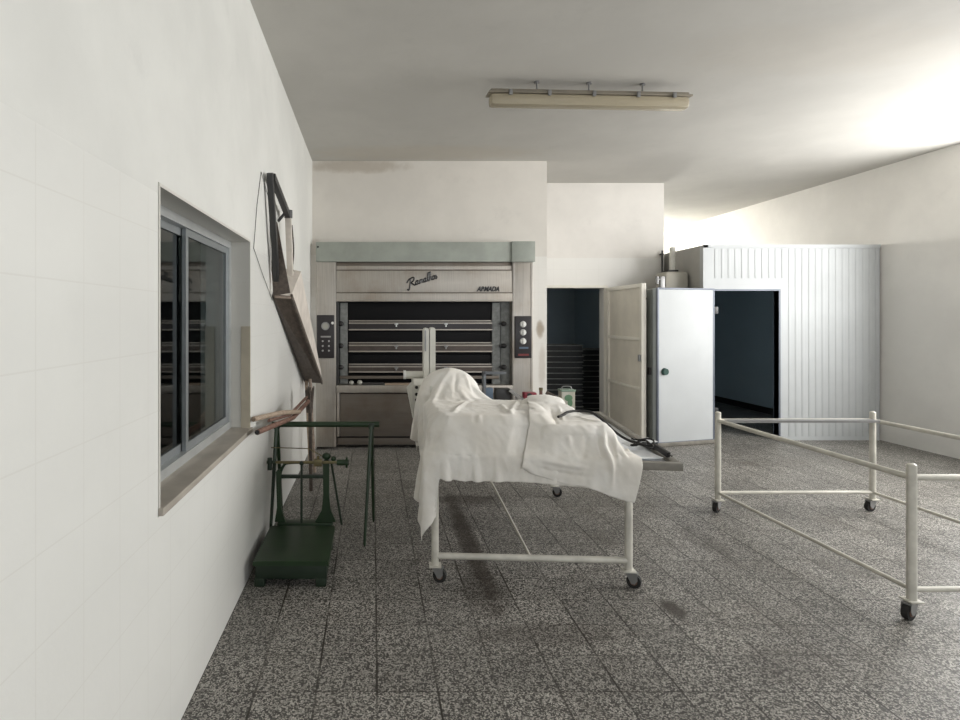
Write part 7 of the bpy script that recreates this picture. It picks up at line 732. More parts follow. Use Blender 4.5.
[2005,2214,1989,35,-8,2,31,-5,-2,34,-9,-8,33,-9,-18,34,-15,-34,31,-9,-23,34,-9,-15,34,-10,-11,36,-11,-10,35,-10,-7,36,-11,-4,36,-10,-7,36,-11,-4,36,-11,-4,36,-9,-2,37,-10,0,36,-10,0,37,-9,0,36,-9,0,37,-8,0,36,-8,0,38,-9,-4,50,-9,-27,9,-6,-37,1,-7,-36,2,-8,-39,5,-7,-36,6,-6,-37,10,-7,-35,16,-7,-31,26,-7,-21,34,-9,-3,36,-10,0,36,-11,0,35,-10,0],
[2013,2250,1990,35,-8,1,32,-6,-3,34,-9,-10,33,-9,-17,32,-12,-28,34,-12,-21,34,-11,-12,35,-9,-10,35,-10,-9,36,-11,-8,35,-10,-5,36,-10,-8,36,-11,-5,36,-10,-5,36,-10,-5,36,-9,-2,36,-10,-1,36,-9,0,37,-8,0,36,-8,0,36,-8,0,38,-8,-5,47,-9,-38,7,-7,-34,1,-7,-35,3,-8,-38,5,-8,-36,7,-6,-36,9,-7,-36,18,-8,-30,30,-7,-16,35,-9,-2,36,-10,0,36,-10,0,35,-11,0],
[2021,2286,1990,33,-5,0,34,-9,-4,35,-9,-12,34,-12,-20,32,-12,-13,34,-16,-8,35,-12,-14,35,-6,-13,35,-10,-10,35,-9,-9,36,-10,-8,35,-9,-7,36,-10,-8,35,-10,-6,36,-9,-8,36,-10,-5,36,-8,-3,36,-9,0,37,-8,0,36,-8,0,36,-7,0,36,-8,-7,44,-8,-43,6,-8,-35,0,-8,-35,5,-9,-37,7,-7,-36,7,-8,-36,10,-7,-35,19,-8,-29,33,-8,-8,35,-9,-5,36,-9,0,35,-10,0,36,-10,0],
[2029,2323,1989,32,-6,-1,35,-9,-6,35,-10,-13,33,-13,-23,34,-10,-4,34,-8,-1,34,-12,-2,37,-21,-6,36,-14,-15,35,-6,-12,35,-7,-11,36,-9,-9,35,-8,-9,35,-9,-7,36,-9,-11,35,-8,-9,36,-9,-6,35,-8,-2,37,-7,0,36,-8,0,35,-7,0,35,-7,-7,41,-9,-49,6,-8,-36,0,-9,-37,5,-9,-36,9,-8,-35,12,-8,-34,13,-8,-34,15,-7,-30,33,-9,-7,36,-8,-1,36,-9,0,36,-9,0,35,-10,0],
[2034,2361,1986,34,-8,-2,36,-10,-7,34,-10,-15,34,-12,-17,35,-10,-3,34,-8,0,34,-11,0,35,-12,-1,35,-11,-2,38,-21,-4,37,-17,-14,35,-7,-15,35,-4,-12,35,-8,-11,35,-7,-12,35,-7,-11,35,-7,-10,35,-7,-7,37,-8,-1,36,-6,0,36,-7,-1,34,-7,-10,37,-9,-54,4,-8,-36,1,-10,-36,6,-9,-35,6,-9,-37,10,-9,-36,14,-8,-32,23,-8,-25,35,-7,-4,36,-9,0,36,-9,0,36,-9,0,36,-9,0],
[2042,2397,1982,35,-9,-3,34,-10,-8,35,-11,-17,36,-10,-10,34,-11,-2,35,-11,0,34,-8,0,34,-10,0,35,-11,0,35,-12,-1,35,-12,-2,40,-19,-3,37,-20,-14,35,-8,-19,35,-2,-14,35,-3,-16,33,-5,-15,35,-6,-11,35,-6,-4,35,-6,-1,37,-7,-5,60,-9,-38,10,-7,-33,1,-8,-34,1,-11,-36,7,-9,-21,9,-10,-50,7,-8,-36,13,-9,-33,29,-7,-18,35,-8,-2,36,-8,0,37,-9,0,36,-9,0,35,-9,0],
[2051,2432,1976,34,-10,-4,32,-12,-7,39,-9,-8,34,-10,-11,36,-10,-3,35,-11,0,34,-11,-1,34,-8,0,34,-10,0,34,-10,0,35,-11,0,35,-12,-1,36,-11,-1,37,-13,-5,48,-32,-22,31,10,-26,30,-3,-19,33,-5,-15,33,-5,-10,33,-5,-1,37,-6,-7,61,-9,-49,9,-8,-34,0,-9,-32,0,-11,-35,8,-10,-34,9,-9,-36,8,-9,-36,15,-9,-31,32,-7,-11,36,-8,-1,36,-8,0,36,-8,0,36,-9,0,36,-9,0],
[2060,2467,1966,33,-11,-2,37,-10,0,35,-10,-8,35,-10,-5,36,-10,-4,35,-12,0,35,-11,-2,35,-11,-1,34,-10,-2,32,-7,0,34,-10,0,35,-11,0,35,-10,0,38,-11,-3,54,-15,-18,22,-8,-30,29,-5,-21,32,-5,-18,31,-4,-12,31,-4,-3,34,-6,-10,61,-7,-56,11,-10,-32,2,-10,-31,1,-11,-34,5,-12,-35,15,-9,-33,13,-10,-34,12,-8,-30,34,-7,-6,36,-7,0,36,-8,0,36,-8,0,36,-9,0,36,-8,0],
[2069,2501,1955,35,-10,7,35,-10,4,36,-9,-4,35,-11,-2,35,-11,-4,35,-11,-3,36,-12,0,35,-11,-5,35,-11,-2,33,-10,-3,34,-10,-1,32,-6,0,35,-10,0,37,-10,-3,50,-13,-25,19,-9,-30,26,-7,-25,30,-6,-20,32,0,-16,30,1,-21,29,-2,-23,30,-4,-28,32,-8,-30,19,-25,-29,4,-13,-31,2,-13,-26,9,-11,-39,20,-8,-34,22,-8,-23,34,-6,-3,35,-7,0,36,-8,0,37,-7,0,36,-8,0,36,-8,0],
[2078,2537,1956,36,-10,9,35,-10,6,35,-12,2,35,-10,-4,35,-11,0,36,-11,-5,35,-12,0,35,-10,-7,35,-11,-4,35,-11,-6,35,-10,-4,33,-9,-1,32,-6,0,42,-14,-5,36,-9,-31,19,-8,-29,25,-8,-26,27,-6,-24,27,-6,-24,29,-6,-23,27,-6,-24,26,-7,-26,24,-6,-27,23,-8,-29,16,-13,-30,8,-12,-33,5,-12,-35,20,-9,-28,32,-6,-11,36,-6,-1,36,-6,0,36,-8,0,37,-7,0,36,-8,0,36,-8,0],
[2087,2571,1971,34,-11,9,35,-10,7,35,-13,2,36,-11,0,35,-10,-2,35,-10,-4,36,-10,-7,36,-11,-5,35,-10,-10,35,-11,-6,35,-11,-7,34,-9,-5,31,-6,-2,43,-12,-9,26,-9,-34,16,-10,-32,21,-8,-29,25,-8,-26,27,-8,-25,27,-6,-24,26,-8,-25,24,-8,-27,23,-7,-27,22,-9,-29,23,-6,-28,15,-11,-32,6,-11,-32,24,-8,-22,36,-5,-4,36,-6,0,36,-7,0,37,-7,0,36,-7,0,36,-7,0,36,-7,0],
[2096,2605,1989,33,-10,8,34,-10,6,35,-11,3,35,-11,1,39,-15,-2,32,-5,-1,36,-9,-5,35,-11,-7,38,-14,-14,36,-11,-11,35,-11,-8,35,-9,-9,34,-8,-9,37,-8,-17,16,-9,-35,16,-10,-33,21,-9,-29,23,-9,-28,24,-8,-27,24,-9,-27,24,-8,-27,24,-9,-27,22,-8,-28,21,-9,-29,24,-6,-27,22,-6,-28,11,-11,-30,31,-6,-12,36,-5,-1,36,-6,0,37,-6,0,36,-7,0,37,-7,0,36,-8,0,36,-7,0],
[2104,2637,1999,34,-8,9,34,-10,6,35,-11,3,35,-10,2,36,-11,0,35,-10,-2,36,-10,-4,36,-11,-6,34,-10,-9,35,-9,-11,38,-14,-21,34,-10,-15,33,-8,-11,34,-7,-25,13,-10,-35,15,-10,-33,19,-9,-31,21,-9,-29,21,-10,-30,22,-10,-28,23,-9,-28,23,-9,-28,22,-8,-28,22,-9,-29,22,-7,-28,27,-4,-24,21,-8,-24,35,-5,-4,36,-5,0,37,-6,0,36,-6,0,37,-7,0,36,-7,0,36,-7,0,37,-7,0],
[2115,2672,2006,33,-9,8,34,-10,6,35,-10,4,35,-11,2,36,-10,1,35,-11,-2,39,-16,-4,32,-5,-4,35,-10,-7,34,-10,-9,35,-10,-15,36,-12,-23,23,0,-15,35,-14,-42,11,-11,-37,15,-9,-32,18,-10,-32,19,-10,-31,21,-10,-30,21,-10,-29,22,-10,-29,22,-9,-29,21,-9,-29,23,-9,-28,23,-6,-28,27,-5,-23,33,-4,-11,36,-5,-2,37,-5,0,36,-6,0,37,-6,0,37,-6,0,36,-7,0,37,-7,0,36,-7,0],
[2125,2708,2008,33,-10,8,35,-11,6,36,-11,5,35,-12,2,35,-9,1,35,-10,0,35,-11,-3,35,-10,-4,35,-10,-6,34,-10,-8,34,-10,-11,33,-10,-17,21,-5,-18,31,-10,-63,13,-11,-38,16,-9,-32,18,-10,-33,18,-10,-31,19,-10,-32,19,-10,-30,19,-11,-31,20,-10,-30,21,-9,-30,24,-7,-28,27,-6,-25,31,-4,-19,36,-4,-5,36,-4,0,37,-6,0,37,-5,0,37,-6,0,36,-7,0,37,-7,0,37,-6,0,36,-7,0],
[2137,2742,2006,33,-10,9,35,-12,7,36,-11,5,35,-11,3,36,-11,1,33,-10,0,34,-8,-2,35,-11,-3,35,-10,-5,34,-10,-8,34,-10,-10,36,-11,-15,33,-12,-31,19,-7,-58,13,-6,-38,14,-9,-34,16,-9,-34,15,-9,-34,15,-10,-33,16,-11,-33,17,-11,-32,19,-10,-31,21,-9,-30,25,-7,-26,30,-5,-22,34,-4,-14,37,-3,-2,37,-5,0,38,-5,0,37,-6,0,37,-6,0,36,-6,0,37,-7,0,37,-7,0,36,-6,0],
[2149,2777,2000,34,-10,10,34,-12,8,36,-11,6,34,-11,4,36,-11,2,33,-11,0,32,-9,-1,35,-10,-3,35,-10,-5,34,-10,-7,36,-10,-9,36,-10,-16,42,-13,-35,15,-7,-61,4,-5,-37,11,-8,-35,13,-9,-36,14,-10,-34,14,-10,-36,15,-11,-33,16,-11,-33,19,-10,-31,21,-9,-30,27,-7,-25,33,-4,-17,36,-3,-9,38,-4,-1,37,-4,0,38,-5,0,37,-6,0,37,-6,0,37,-7,0,37,-7,0,37,-6,0,36,-7,0]])
# sewn and pressed folds: a line of points, half width, height
CREASES_A = [
    ([(0.486, 3.402, 0.963), (0.568, 3.665, 0.963), (0.659, 3.918, 0.965)], 0.014, 0.012) ,
    ([(0.858, 3.792, 0.963), (0.837, 3.51, 0.963), (0.841, 3.341, 0.954)], 0.012, 0.014) ,
    ([(1.033, 3.947, 0.963), (0.923, 3.664, 0.963), (0.822, 3.353, 0.96)], 0.012, 0.016) ,
    ([(1.044, 3.829, 0.985), (1.009, 3.529, 0.975), (0.985, 3.342, 0.958)], 0.012, -0.012) ,
    ([(0.747, 3.222, 0.753), (0.755, 3.205, 0.719), (0.774, 3.201, 0.677)], 0.01, 0.012) ,
    ([(0.666, 3.331, 0.941), (0.647, 3.309, 0.892), (0.623, 3.295, 0.847)], 0.01, 0.008) ,
    ([(0.584, 4.186, 1.152), (0.502, 4.118, 1.067), (0.442, 4.005, 0.968), (0.362, 3.627, 0.934)], 0.014, 0.014) ,
    ([(0.675, 4.183, 1.127), (0.695, 4.151, 1.086), (0.718, 4.093, 0.998)], 0.012, 0.012) ,
    ([(0.623, 4.178, 1.142), (0.603, 4.113, 1.071), (0.574, 3.966, 0.973)], 0.012, -0.012) ,
    ([(0.542, 4.176, 1.144), (0.443, 4.137, 1.052), (0.384, 4.114, 0.934)], 0.012, -0.01) ,
    ([(0.413, 3.394, 0.943), (0.584, 3.336, 0.948), (0.759, 3.332, 0.949), (0.94, 3.335, 0.951)], 0.009, 0.01) ,
    ([(0.34, 3.282, 0.741), (0.509, 3.243, 0.743), (0.678, 3.227, 0.747), (0.845, 3.208, 0.752)], 0.01, 0.008) ,
    ([(0.356, 3.453, 0.912), (0.338, 3.415, 0.803), (0.307, 3.285, 0.688), (0.304, 3.245, 0.493)], 0.012, 0.012) ,
    ([(0.363, 4.128, 0.946), (0.342, 4.115, 0.799), (0.347, 4.429, 0.519)], 0.01, -0.01) ,
    ([(0.405, 3.349, 0.908), (0.359, 3.333, 0.823), (0.331, 3.29, 0.743)], 0.01, -0.008) ,
    ([(0.872, 3.303, 0.91), (0.804, 3.271, 0.828), (0.735, 3.238, 0.769)], 0.012, 0.007) ,
    ([(0.569, 3.315, 0.91), (0.52, 3.291, 0.824), (0.476, 3.273, 0.772)], 0.012, -0.006) ,
    ([(0.745, 3.976, 0.963), (0.618, 3.875, 0.964), (0.483, 3.748, 0.963)], 0.014, -0.016) ,
]
CREASES_B = [
    ([(1.155, 3.398, 0.921), (1.125, 3.226, 0.852), (1.147, 3.146, 0.754)], 0.012, 0.014) ,
    ([(1.339, 3.263, 0.918), (1.315, 3.188, 0.818), (1.326, 3.115, 0.729), (1.323, 3.112, 0.611)], 0.012, 0.026) ,
    ([(1.305, 3.263, 0.919), (1.283, 3.192, 0.819), (1.293, 3.117, 0.71)], 0.012, -0.014) ,
    ([(1.379, 3.275, 0.907), (1.382, 3.191, 0.82), (1.366, 3.111, 0.745)], 0.01, 0.014) ,
    ([(0.948, 3.171, 0.748), (1.072, 3.15, 0.728), (1.2, 3.131, 0.713)], 0.01, 0.012) ,
    ([(0.931, 3.169, 0.703), (1.06, 3.15, 0.677), (1.23, 3.12, 0.663)], 0.01, -0.01) ,
    ([(1.282, 3.4, 0.921), (1.226, 3.214, 0.843), (1.169, 3.14, 0.752)], 0.014, -0.009) ,
    ([(1.396, 3.248, 0.876), (1.491, 3.276, 0.768), (1.407, 3.1, 0.683)], 0.012, 0.014) ,
    ([(1.045, 3.355, 0.959), (0.995, 3.253, 0.863), (0.915, 3.184, 0.763)], 0.01, 0.008) ,
    ([(1.198, 3.661, 0.971), (1.198, 3.584, 0.938), (1.155, 3.398, 0.921)], 0.01, 0.014) ,
    ([(1.15, 3.657, 0.971), (1.137, 3.555, 0.936), (1.072, 3.278, 0.921)], 0.01, -0.012) ,
    ([(1.283, 3.561, 0.923), (1.317, 3.4, 0.921), (1.377, 3.334, 0.918)], 0.012, 0.008) ,
]
def upsample(q):
    for ax in (0, 1):
        q = np.swapaxes(q, 0, ax); n = q.shape[0]
        p = np.concatenate([2 * q[:1] - q[1:2], q, 2 * q[-1:] - q[-2:-1]])
        mid = (9 * (p[1:-2] + p[2:-1]) - p[:-3] - p[3:]) / 16
        o = np.zeros((2 * n - 1,) + q.shape[1:]); o[::2] = q; o[1::2] = mid
        q = np.swapaxes(o, 0, ax)
    return q
def cloth(name, data, creases, m, label, press=False, th=.0025):
    nx, ny, s = data
    q = np.cumsum(np.array(s).reshape(ny, nx, 3), axis=1) * .0005 + np.array([0, 2.5, 0])
    q = upsample(q)
    ny, nx = q.shape[:2]
    if press:                                  # press the cloth flat over the front edge of the tray underneath
        x, y, z = q[..., 0].copy(), q[..., 1].copy(), q[..., 2].copy()
        ye = 3.322 - .035 * (x - .36); yf = 3.272 - .14 * (x - .31); ze, zf = .966, .757
        t = np.clip((z - zf) / (ze - zf), 0, 1); fr = (y < ye + .004) & (z > zf - .002) & (y < 3.40)
        win = np.clip((x - .37) / .05, 0, 1) * np.clip((.82 + .08 * t - x) / .06, 0, 1)
        q[..., 1] = np.where(fr, y + win * .9 * (yf + (ye - yf) * t - y), y)
        tp = (y >= ye + .004) & (y < ye + .10) & (z > .90)
        q[..., 2] = np.where(tp, z + win * .9 * (ze - z), z)
    gu = np.gradient(q, axis=1); gv = np.gradient(q, axis=0); N = np.cross(gu, gv); nl = np.linalg.norm(N, axis=2); N = np.where((nl > 2.5e-5)[..., None], N / (nl[..., None] + 1e-9), 0)
    h = np.zeros((ny, nx))
    for pts, wd, amp in creases:
        P = np.array([tuple(v) for v in smoothpts(pts, 5)]); d = np.full((ny, nx), 9.); tt = np.zeros((ny, nx))
        for i in range(len(P) - 1):
            A, B = P[i], P[i + 1]; L = B - A; t = np.clip(((q - A) @ L) / (L @ L + 1e-12), 0, 1)
            dd = np.linalg.norm(q - (A + t[..., None] * L), axis=2); k = dd < d; d[k] = dd[k]; tt[k] = ((i + t) / (len(P) - 1))[k]
        env = np.clip(np.sin(PI * np.clip(tt, .04, .96)) * 1.6, 0, 1)
        h += amp * 1.05 * env * np.exp(-(d / wd) ** 2)
    from mathutils import noise
    for j in range(ny):
        for i in range(nx):
            v = Vector(q[j, i]); r1 = noise.noise(v * 9); r2 = noise.noise(Vector((v.x * 22 + v.z * 10, v.y * 16, v.z * 14)))
            h[j, i] += .0032 * (1 - abs(r1) * 2.4) + .0016 * (1 - abs(r2) * 2.2)
    q = q + N * (h + .002)[..., None]
    me = bpy.data.meshes.new(name)
    f = [(j * nx + i, j * nx + i + 1, (j + 1) * nx + i + 1, (j + 1) * nx + i) for j in range(ny - 1) for i in range(nx - 1)]
    c = q.reshape(-1, 3).mean(0)
    me.from_pydata((q.reshape(-1, 3) - c).tolist(), [], f); me.update(); me.materials.append(m)
    for p in me.polygons: p.use_smooth = True
    o = bpy.data.objects.new(name, me); C.objects.link(o); o.location = c
    a = o.modifiers.new('subdivision', 'SUBSURF'); a.levels = 1; a.render_levels = 1
    b = o.modifiers.new('thickness', 'SOLIDIFY'); b.thickness = th; b.offset = 1
    return tag(o, label, 'cloth')
cloth('dust_cloth', CLOTH_A, CREASES_A, M['cloth'], 'large white dust cloth humped over the dough machine on the trolley', press=True)
cloth('dust_cloth', CLOTH_B, CREASES_B, M['cloth_b'], 'smaller creased white cloth hanging over the right end of the trolley')

# ------------------------------------------------------------------ things on the board
BZ = .7245
can = thing('oil_can', 'pale square tin with green top and label standing behind the cloths', 'tin', (1.59, 4.60, BZ))
bm = nb(); box(bm, 1.532, 1.648, 4.555, 4.645, BZ, BZ + .235, .016); obj('can_body', bm, mat('pale_tin', (.50, .48, .40, 1), .35, .2, .1), can)
bm = nb(); ball(bm, (1.59, 4.5545, BZ + .175), .034, (1, .05, .8)); ball(bm, (1.603, 4.5545, BZ + .135), .026, (.8, .06, 1.3)); obj('can_label', bm, mat('label_green', (.10, .20, .11, 1), .4, 0, 0), can)
bm = nb(); ball(bm, (1.60, 4.5545, BZ + .085), .014, (1, .15, 1.4)); ball(bm, (1.572, 4.5545, BZ + .06), .010, (1, .15, 1.4)); obj('label_picture', bm, mat('label_ochre', (.45, .20, .05, 1), .4, 0, 0), can)
bm = nb(); box(bm, 1.530, 1.650, 4.553, 4.647, BZ + .225, BZ + .242, .006); obj('can_lid', bm, mat('rim_green', (.26, .36, .28, 1), .35, .2, .1), can)
bm = nb(); tube(bm, smoothpts([(1.55, 4.60, BZ + .238), (1.56, 4.60, BZ + .262), (1.62, 4.60, BZ + .262), (1.63, 4.60, BZ + .238)], 5), .005); obj('can_handle', bm, M['grey_metal'], can)
br = thing('metal_stand', 'grey-blue inverted U metal stand behind the cloth hump', 'stand', (1.0, 4.62, BZ))
bm = nb(); box(bm, .905, .925, 4.58, 4.66, BZ, 1.105, .003); box(bm, .905, 1.09, 4.58, 4.66, 1.088, 1.108, .003); box(bm, .88, .95, 4.57, 4.67, BZ, BZ + .012); obj('stand_frame', bm, mat('stand_grey', (.13, .14, .155, 1), .45, .3), br)
bm = nb(); box(bm, .925, .985, 4.59, 4.65, BZ, .975, .005); obj('stand_foot', bm, M['blue'], br)
bb = nb(); box(bb, 1.015, 1.14, 4.62, 4.72, BZ, .965, .01); tag(obj('black_box', bb, M['black']), 'black box beside the grey-blue stand behind the cloth', 'box')
bm = nb(); plank(bm, (1.125, 4.60, BZ + .235), (1.225, 4.56, BZ + .155), (0, 1, .2), .10, .02); box(bm, 1.165, 1.185, 4.57, 4.59, BZ, BZ + .19); tag(obj('grey_panel', bm, M['grey_metal']), 'tilted grey metal plate between the black box and red tool', 'plate')
rt = thing('red_tool', 'red plastic tool lying behind the cloth near the bottle', 'tool', (1.27, 4.50, BZ))
bm = nb(); box(bm, 1.24, 1.325, 4.60, 4.66, BZ, .915, .012); box(bm, 1.24, 1.345, 4.59, 4.67, .90, .938, .012); obj('tool_body', bm, M['maroon'], rt)
bm = nb(); cyl(bm, (1.28, 4.565, .92), (1.28, 4.60, .92), .016); obj('tool_handle', bm, M['black'], rt)
bt = thing('brown_bottle', 'small brown bottle standing next to the red tool', 'bottle', (1.385, 4.62, BZ))
bm = nb(); cyl(bm, (1.385, 4.62, BZ), (1.385, 4.62, .89), .030, seg=20); cyl(bm, (1.385, 4.62, .89), (1.385, 4.62, .925), .030, .013, seg=20); cyl(bm, (1.385, 4.62, .925), (1.385, 4.62, .955), .013, seg=16); obj('bottle_body', bm, M['wood_red'], bt)
bm = nb(); cyl(bm, (1.385, 4.62, .955), (1.385, 4.62, .975), .016, seg=16); obj('cap', bm, M['brass'], bt)
bm = nb(); plank(bm, (1.41, 4.56, .945), (1.515, 4.50, .885), (0, 0, 1), .028, .02); plank(bm, (1.425, 4.555, .94), (1.43, 4.57, BZ + .004), (1, 0, 0), .022, .018); tag(obj('knife_handle', bm, M['wood_dark']), 'dark pointed handle leaning down towards the pale tin', 'tool')

# dark cable lying over the cloth and the right rail
def cbl(u, v, z): p = BC @ Vector((u, v, z)); return (p.x, p.y, p.z)
cab = thing('power_cable', 'dark cable trailing along the board edge to a loose coil', 'cable', cbl(.69, 0, .75))
pts = [(1.135, 3.43, .945), (1.19, 3.50, .946), (1.25, 3.58, .950), (1.33, 3.625, .948), (1.40, 3.60, .944), (1.455, 3.55, .905), (1.51, 3.52, .845), (1.57, 3.50, .80), (1.63, 3.47, .775), (1.68, 3.40, .768), (1.695, 3.28, .765)]
bm = nb(); tube(bm, smoothpts(pts, 8), .0085, 8); obj('cord', bm, M['black_matte'], cab)
bm = nb(); pp = []
for k in range(46):
    t = k / 45 * 2 * PI * 2.4; r_ = .052 + .012 * math.sin(k * .9); pp.append((1.645 + r_ * math.cos(t), 3.42 + r_ * 1.1 * math.sin(t), .765 + .010 * math.sin(k * .7) + k * .0009))
tube(bm, pp, .0055, 7); obj('cable_coil', bm, M['black_matte'], cab)
bm = nb(); plank(bm, (1.685, 3.34, .785), (1.700, 3.22, .762), (0, 0, 1), .03, .022); cyl(bm, (1.700, 3.22, .765), (1.703, 3.19, .763), .004); obj('plug', bm, M['black'], cab)
bm = nb(); plank(bm, cbl(.36, -.72, .742), cbl(.62, -.66, .746), (0, 1, 0), .20, .003); plank(bm, cbl(.52, -.47, .752), cbl(.69, -.44, .785), (0, 1, 0), .12, .003); tag(obj('paper_sheet', bm, M['paper']), 'white sheets of paper at the uncovered right corner of the board', 'paper')

# ------------------------------------------------------------------ green platform scale
sc = thing('platform_scale', 'old dark green platform scale standing by the left wall', 'scale', (-.47, 3.5, 0))
SX0, SX1, SY0, SY1 = -.690, -.255, 3.22, 3.76
bm = nb(); prism(bm, [(SX0, .128), (SX0, .150), (SX0 + .01, .156), (SX1 - .01, .156), (SX1, .150), (SX1, .128)], 1, SY0 - .01, SY1); obj('platform', bm, M['green'], sc)
bm = nb(); box(bm, SX0 + .012, SX1 - .012, SY0 + .005, SY1 + .03, .045, .130, .006); obj('base', bm, M['green_dark'], sc)
for x in (SX0 + .035, SX1 - .045):
    for y in (SY0 + .035, SY1 + .0):
        bm = nb(); box(bm, x - .03, x + .03, y - .03, y + .03, 0, .05, .006); obj('foot', bm, M['green_dark'], sc)
bm = nb(); box(bm, SX0 + .04, SX1 - .02, SY1 + .03, SY1 + .11, .05, .16, .006); obj('column_base', bm, M['green'], sc)
cy = SY1 + .07
bm = nb(); prism(bm, [(-.725 + .055, .16), (-.60, .16), (-.628, .26), (-.628, .50), (-.645, .52), (-.662, .50), (-.655, .26)], 1, cy - .014, cy + .014); obj('column', bm, M['green'], sc)
bm = nb(); prism(bm, [(-.395, .16), (-.255, .16), (-.290, .24), (-.300, .34), (-.298, .57), (-.318, .60), (-.342, .57), (-.340, .34), (-.350, .24)], 1, cy - .014, cy + .014); obj('column', bm, M['green'], sc)
bm = nb(); tube(bm, smoothpts([(-.645, cy, .30), (-.64, cy, .45), (-.615, cy, .535), (-.56, cy, .560), (-.32, cy, .560)], 6), .010); obj('arch', bm, M['green'], sc)
bm = nb(); box(bm, -.66, -.31, cy - .012, cy + .012, .455, .478, .003); obj('tie_bar', bm, M['green_dark'], sc)
bm = nb(); box(bm, -.70, -.20, cy - .035, cy - .025, .562, .580, .002); be = obj('beam', bm, M['brass'], sc)
bm = nb(); cyl(bm, (-.245, cy - .03, .57), (-.165, cy - .03, .57), .020, seg=18); cyl(bm, (-.185, cy - .03, .57), (-.172, cy - .03, .57), .036, seg=18); obj('counterweight', bm, M['green'], be)
bm = nb(); box(bm, -.40, -.345, cy - .05, cy - .012, .545, .595, .006); cyl(bm, (-.372, cy - .03, .59), (-.372, cy - .03, .615), .009); obj('sliding_poise', bm, M['brass'], be)
bm = nb(); ball(bm, (-.318, cy, .605), .024, (1.3, 1, 1)); ball(bm, (-.27, cy, .588), .018); obj('pivot', bm, M['green'], sc)
bm = nb(); cyl(bm, (-.70, cy - .03, .52), (-.70, cy - .03, .60), .016); cyl(bm, (-.72, cy - .03, .572), (-.66, cy - .03, .572), .011); obj('beam_end', bm, M['green_dark'], sc)
bm = nb(); cyl(bm, (-.485, cy - .03, .15), (-.485, cy - .03, .56), .008); ball(bm, (-.485, cy - .03, .565), .016); obj('draw_rod', bm, M['green_dark'], sc)
bm = nb(); cyl(bm, (-.285, cy, .56), (-.215, cy + .02, .13), .008); obj('stay', bm, M['green_dark'], sc)
bm = nb(); cyl(bm, (-.675, cy, .56), (-.705, cy + .02, .02), .008); obj('stay', bm, M['green_dark'], sc)
bm = nb(); tube(bm, [(-.70, cy + .02, .66), (-.44, cy + .02, .652), (-.34, cy, .60)], .0035); obj('thin_rod', bm, M['brass'], sc)

# green trestle behind the scale
tr = thing('trestle', 'dark green iron trestle with thin splayed legs behind the scale', 'trestle', (-.35, 4.02, 0))
obj('top_bar', cyl(nb(), (-.725, 4.02, .787), (.045, 4.02, .787), .020, seg=18), M['green'], tr)
for x, xb in ((-.690, -.70), (-.012, -.058)):
    bm = nb(); tube(bm, [(x, 4.01, .78), (xb, 3.80, .02), (xb, 3.797, 0)], [.015, .010, .004]); obj('leg', bm, M['green'], tr)
    bm = nb(); tube(bm, [(x, 4.03, .78), (xb + .062 if x > -.5 else xb + .01, 4.25, .02), (xb + .062 if x > -.5 else xb + .01, 4.253, 0)], [.015, .010, .004]); obj('leg', bm, M['green'], tr)
    bm = nb(); box(bm, x - .02, x + .02, 3.995, 4.045, .755, .80, .005); obj('collar', bm, M['green_dark'], tr)

# sticks lying on trestle and sill
tag(obj('wooden_stick', tube(nb(), [(-.715, 3.345, .945), (-.62, 3.75, .915), (-.545, 4.15, .855)], .016), M['wood_pale']), 'pale brown stick resting on the window sill corner and the trestle', 'stick')
it = tag(obj('iron_tube', tube(nb(), [(-.665, 3.22, .893), (-.58, 4.05, .828), (-.52, 4.50, .88)], .017), M['wood_red']), 'reddish brown tube with dark open end pointing at the camera', 'tube')
part_label(obj('open_end', cyl(nb(), (-.6655, 3.216, .8933), (-.664, 3.23, .8922), .0135), M['black'], it), 'dark open end')
tag(obj('wooden_stick', tube(nb(), [(-.66, 3.55, .900), (-.60, 4.03, .852), (-.545, 4.6, .90)], .011), M['wood_red']), 'thin reddish stick lying between pale stick and open-ended tube', 'stick')
# brown poles and a brush in the corner by the oven
tag(obj('wooden_pole', cyl(nb(), (-.640, 5.75, 0), (-.715, 5.95, 1.05), .020), M['wood_pale']), 'pale upright pole in the corner left of the oven', 'pole')
tag(obj('wooden_pole', cyl(nb(), (-.585, 5.62, 0), (-.640, 5.70, .93), .016), M['wood']), 'greyish brown upright pole nearest the left oven pillar', 'pole')
bh = thing('hand_brush', 'dark brown brush with ragged bristles leaning in the corner behind the sticks', 'brush', (-.62, 5.2, .7))
bm = nb(); plank(bm, (-.555, 5.02, .0), (-.575, 5.10, .72), (1, 0, 0), .03, .02); obj('brush_handle', bm, M['wood_dark'], bh)
bm = nb()
for k in range(26):
    a = k * 2.4; r_ = .012 + .02 * ((k * 7) % 5) / 5
    cyl(bm, (-.575 + r_ * math.cos(a) * .8, 5.10 + r_ * math.sin(a), .69), (-.57 + 1.7 * r_ * math.cos(a), 5.10 + 2 * r_ * math.sin(a), .91 + .02 * math.sin(k)), .008, .003, 6)
obj('bristles', bm, M['wood_dark'], bh)

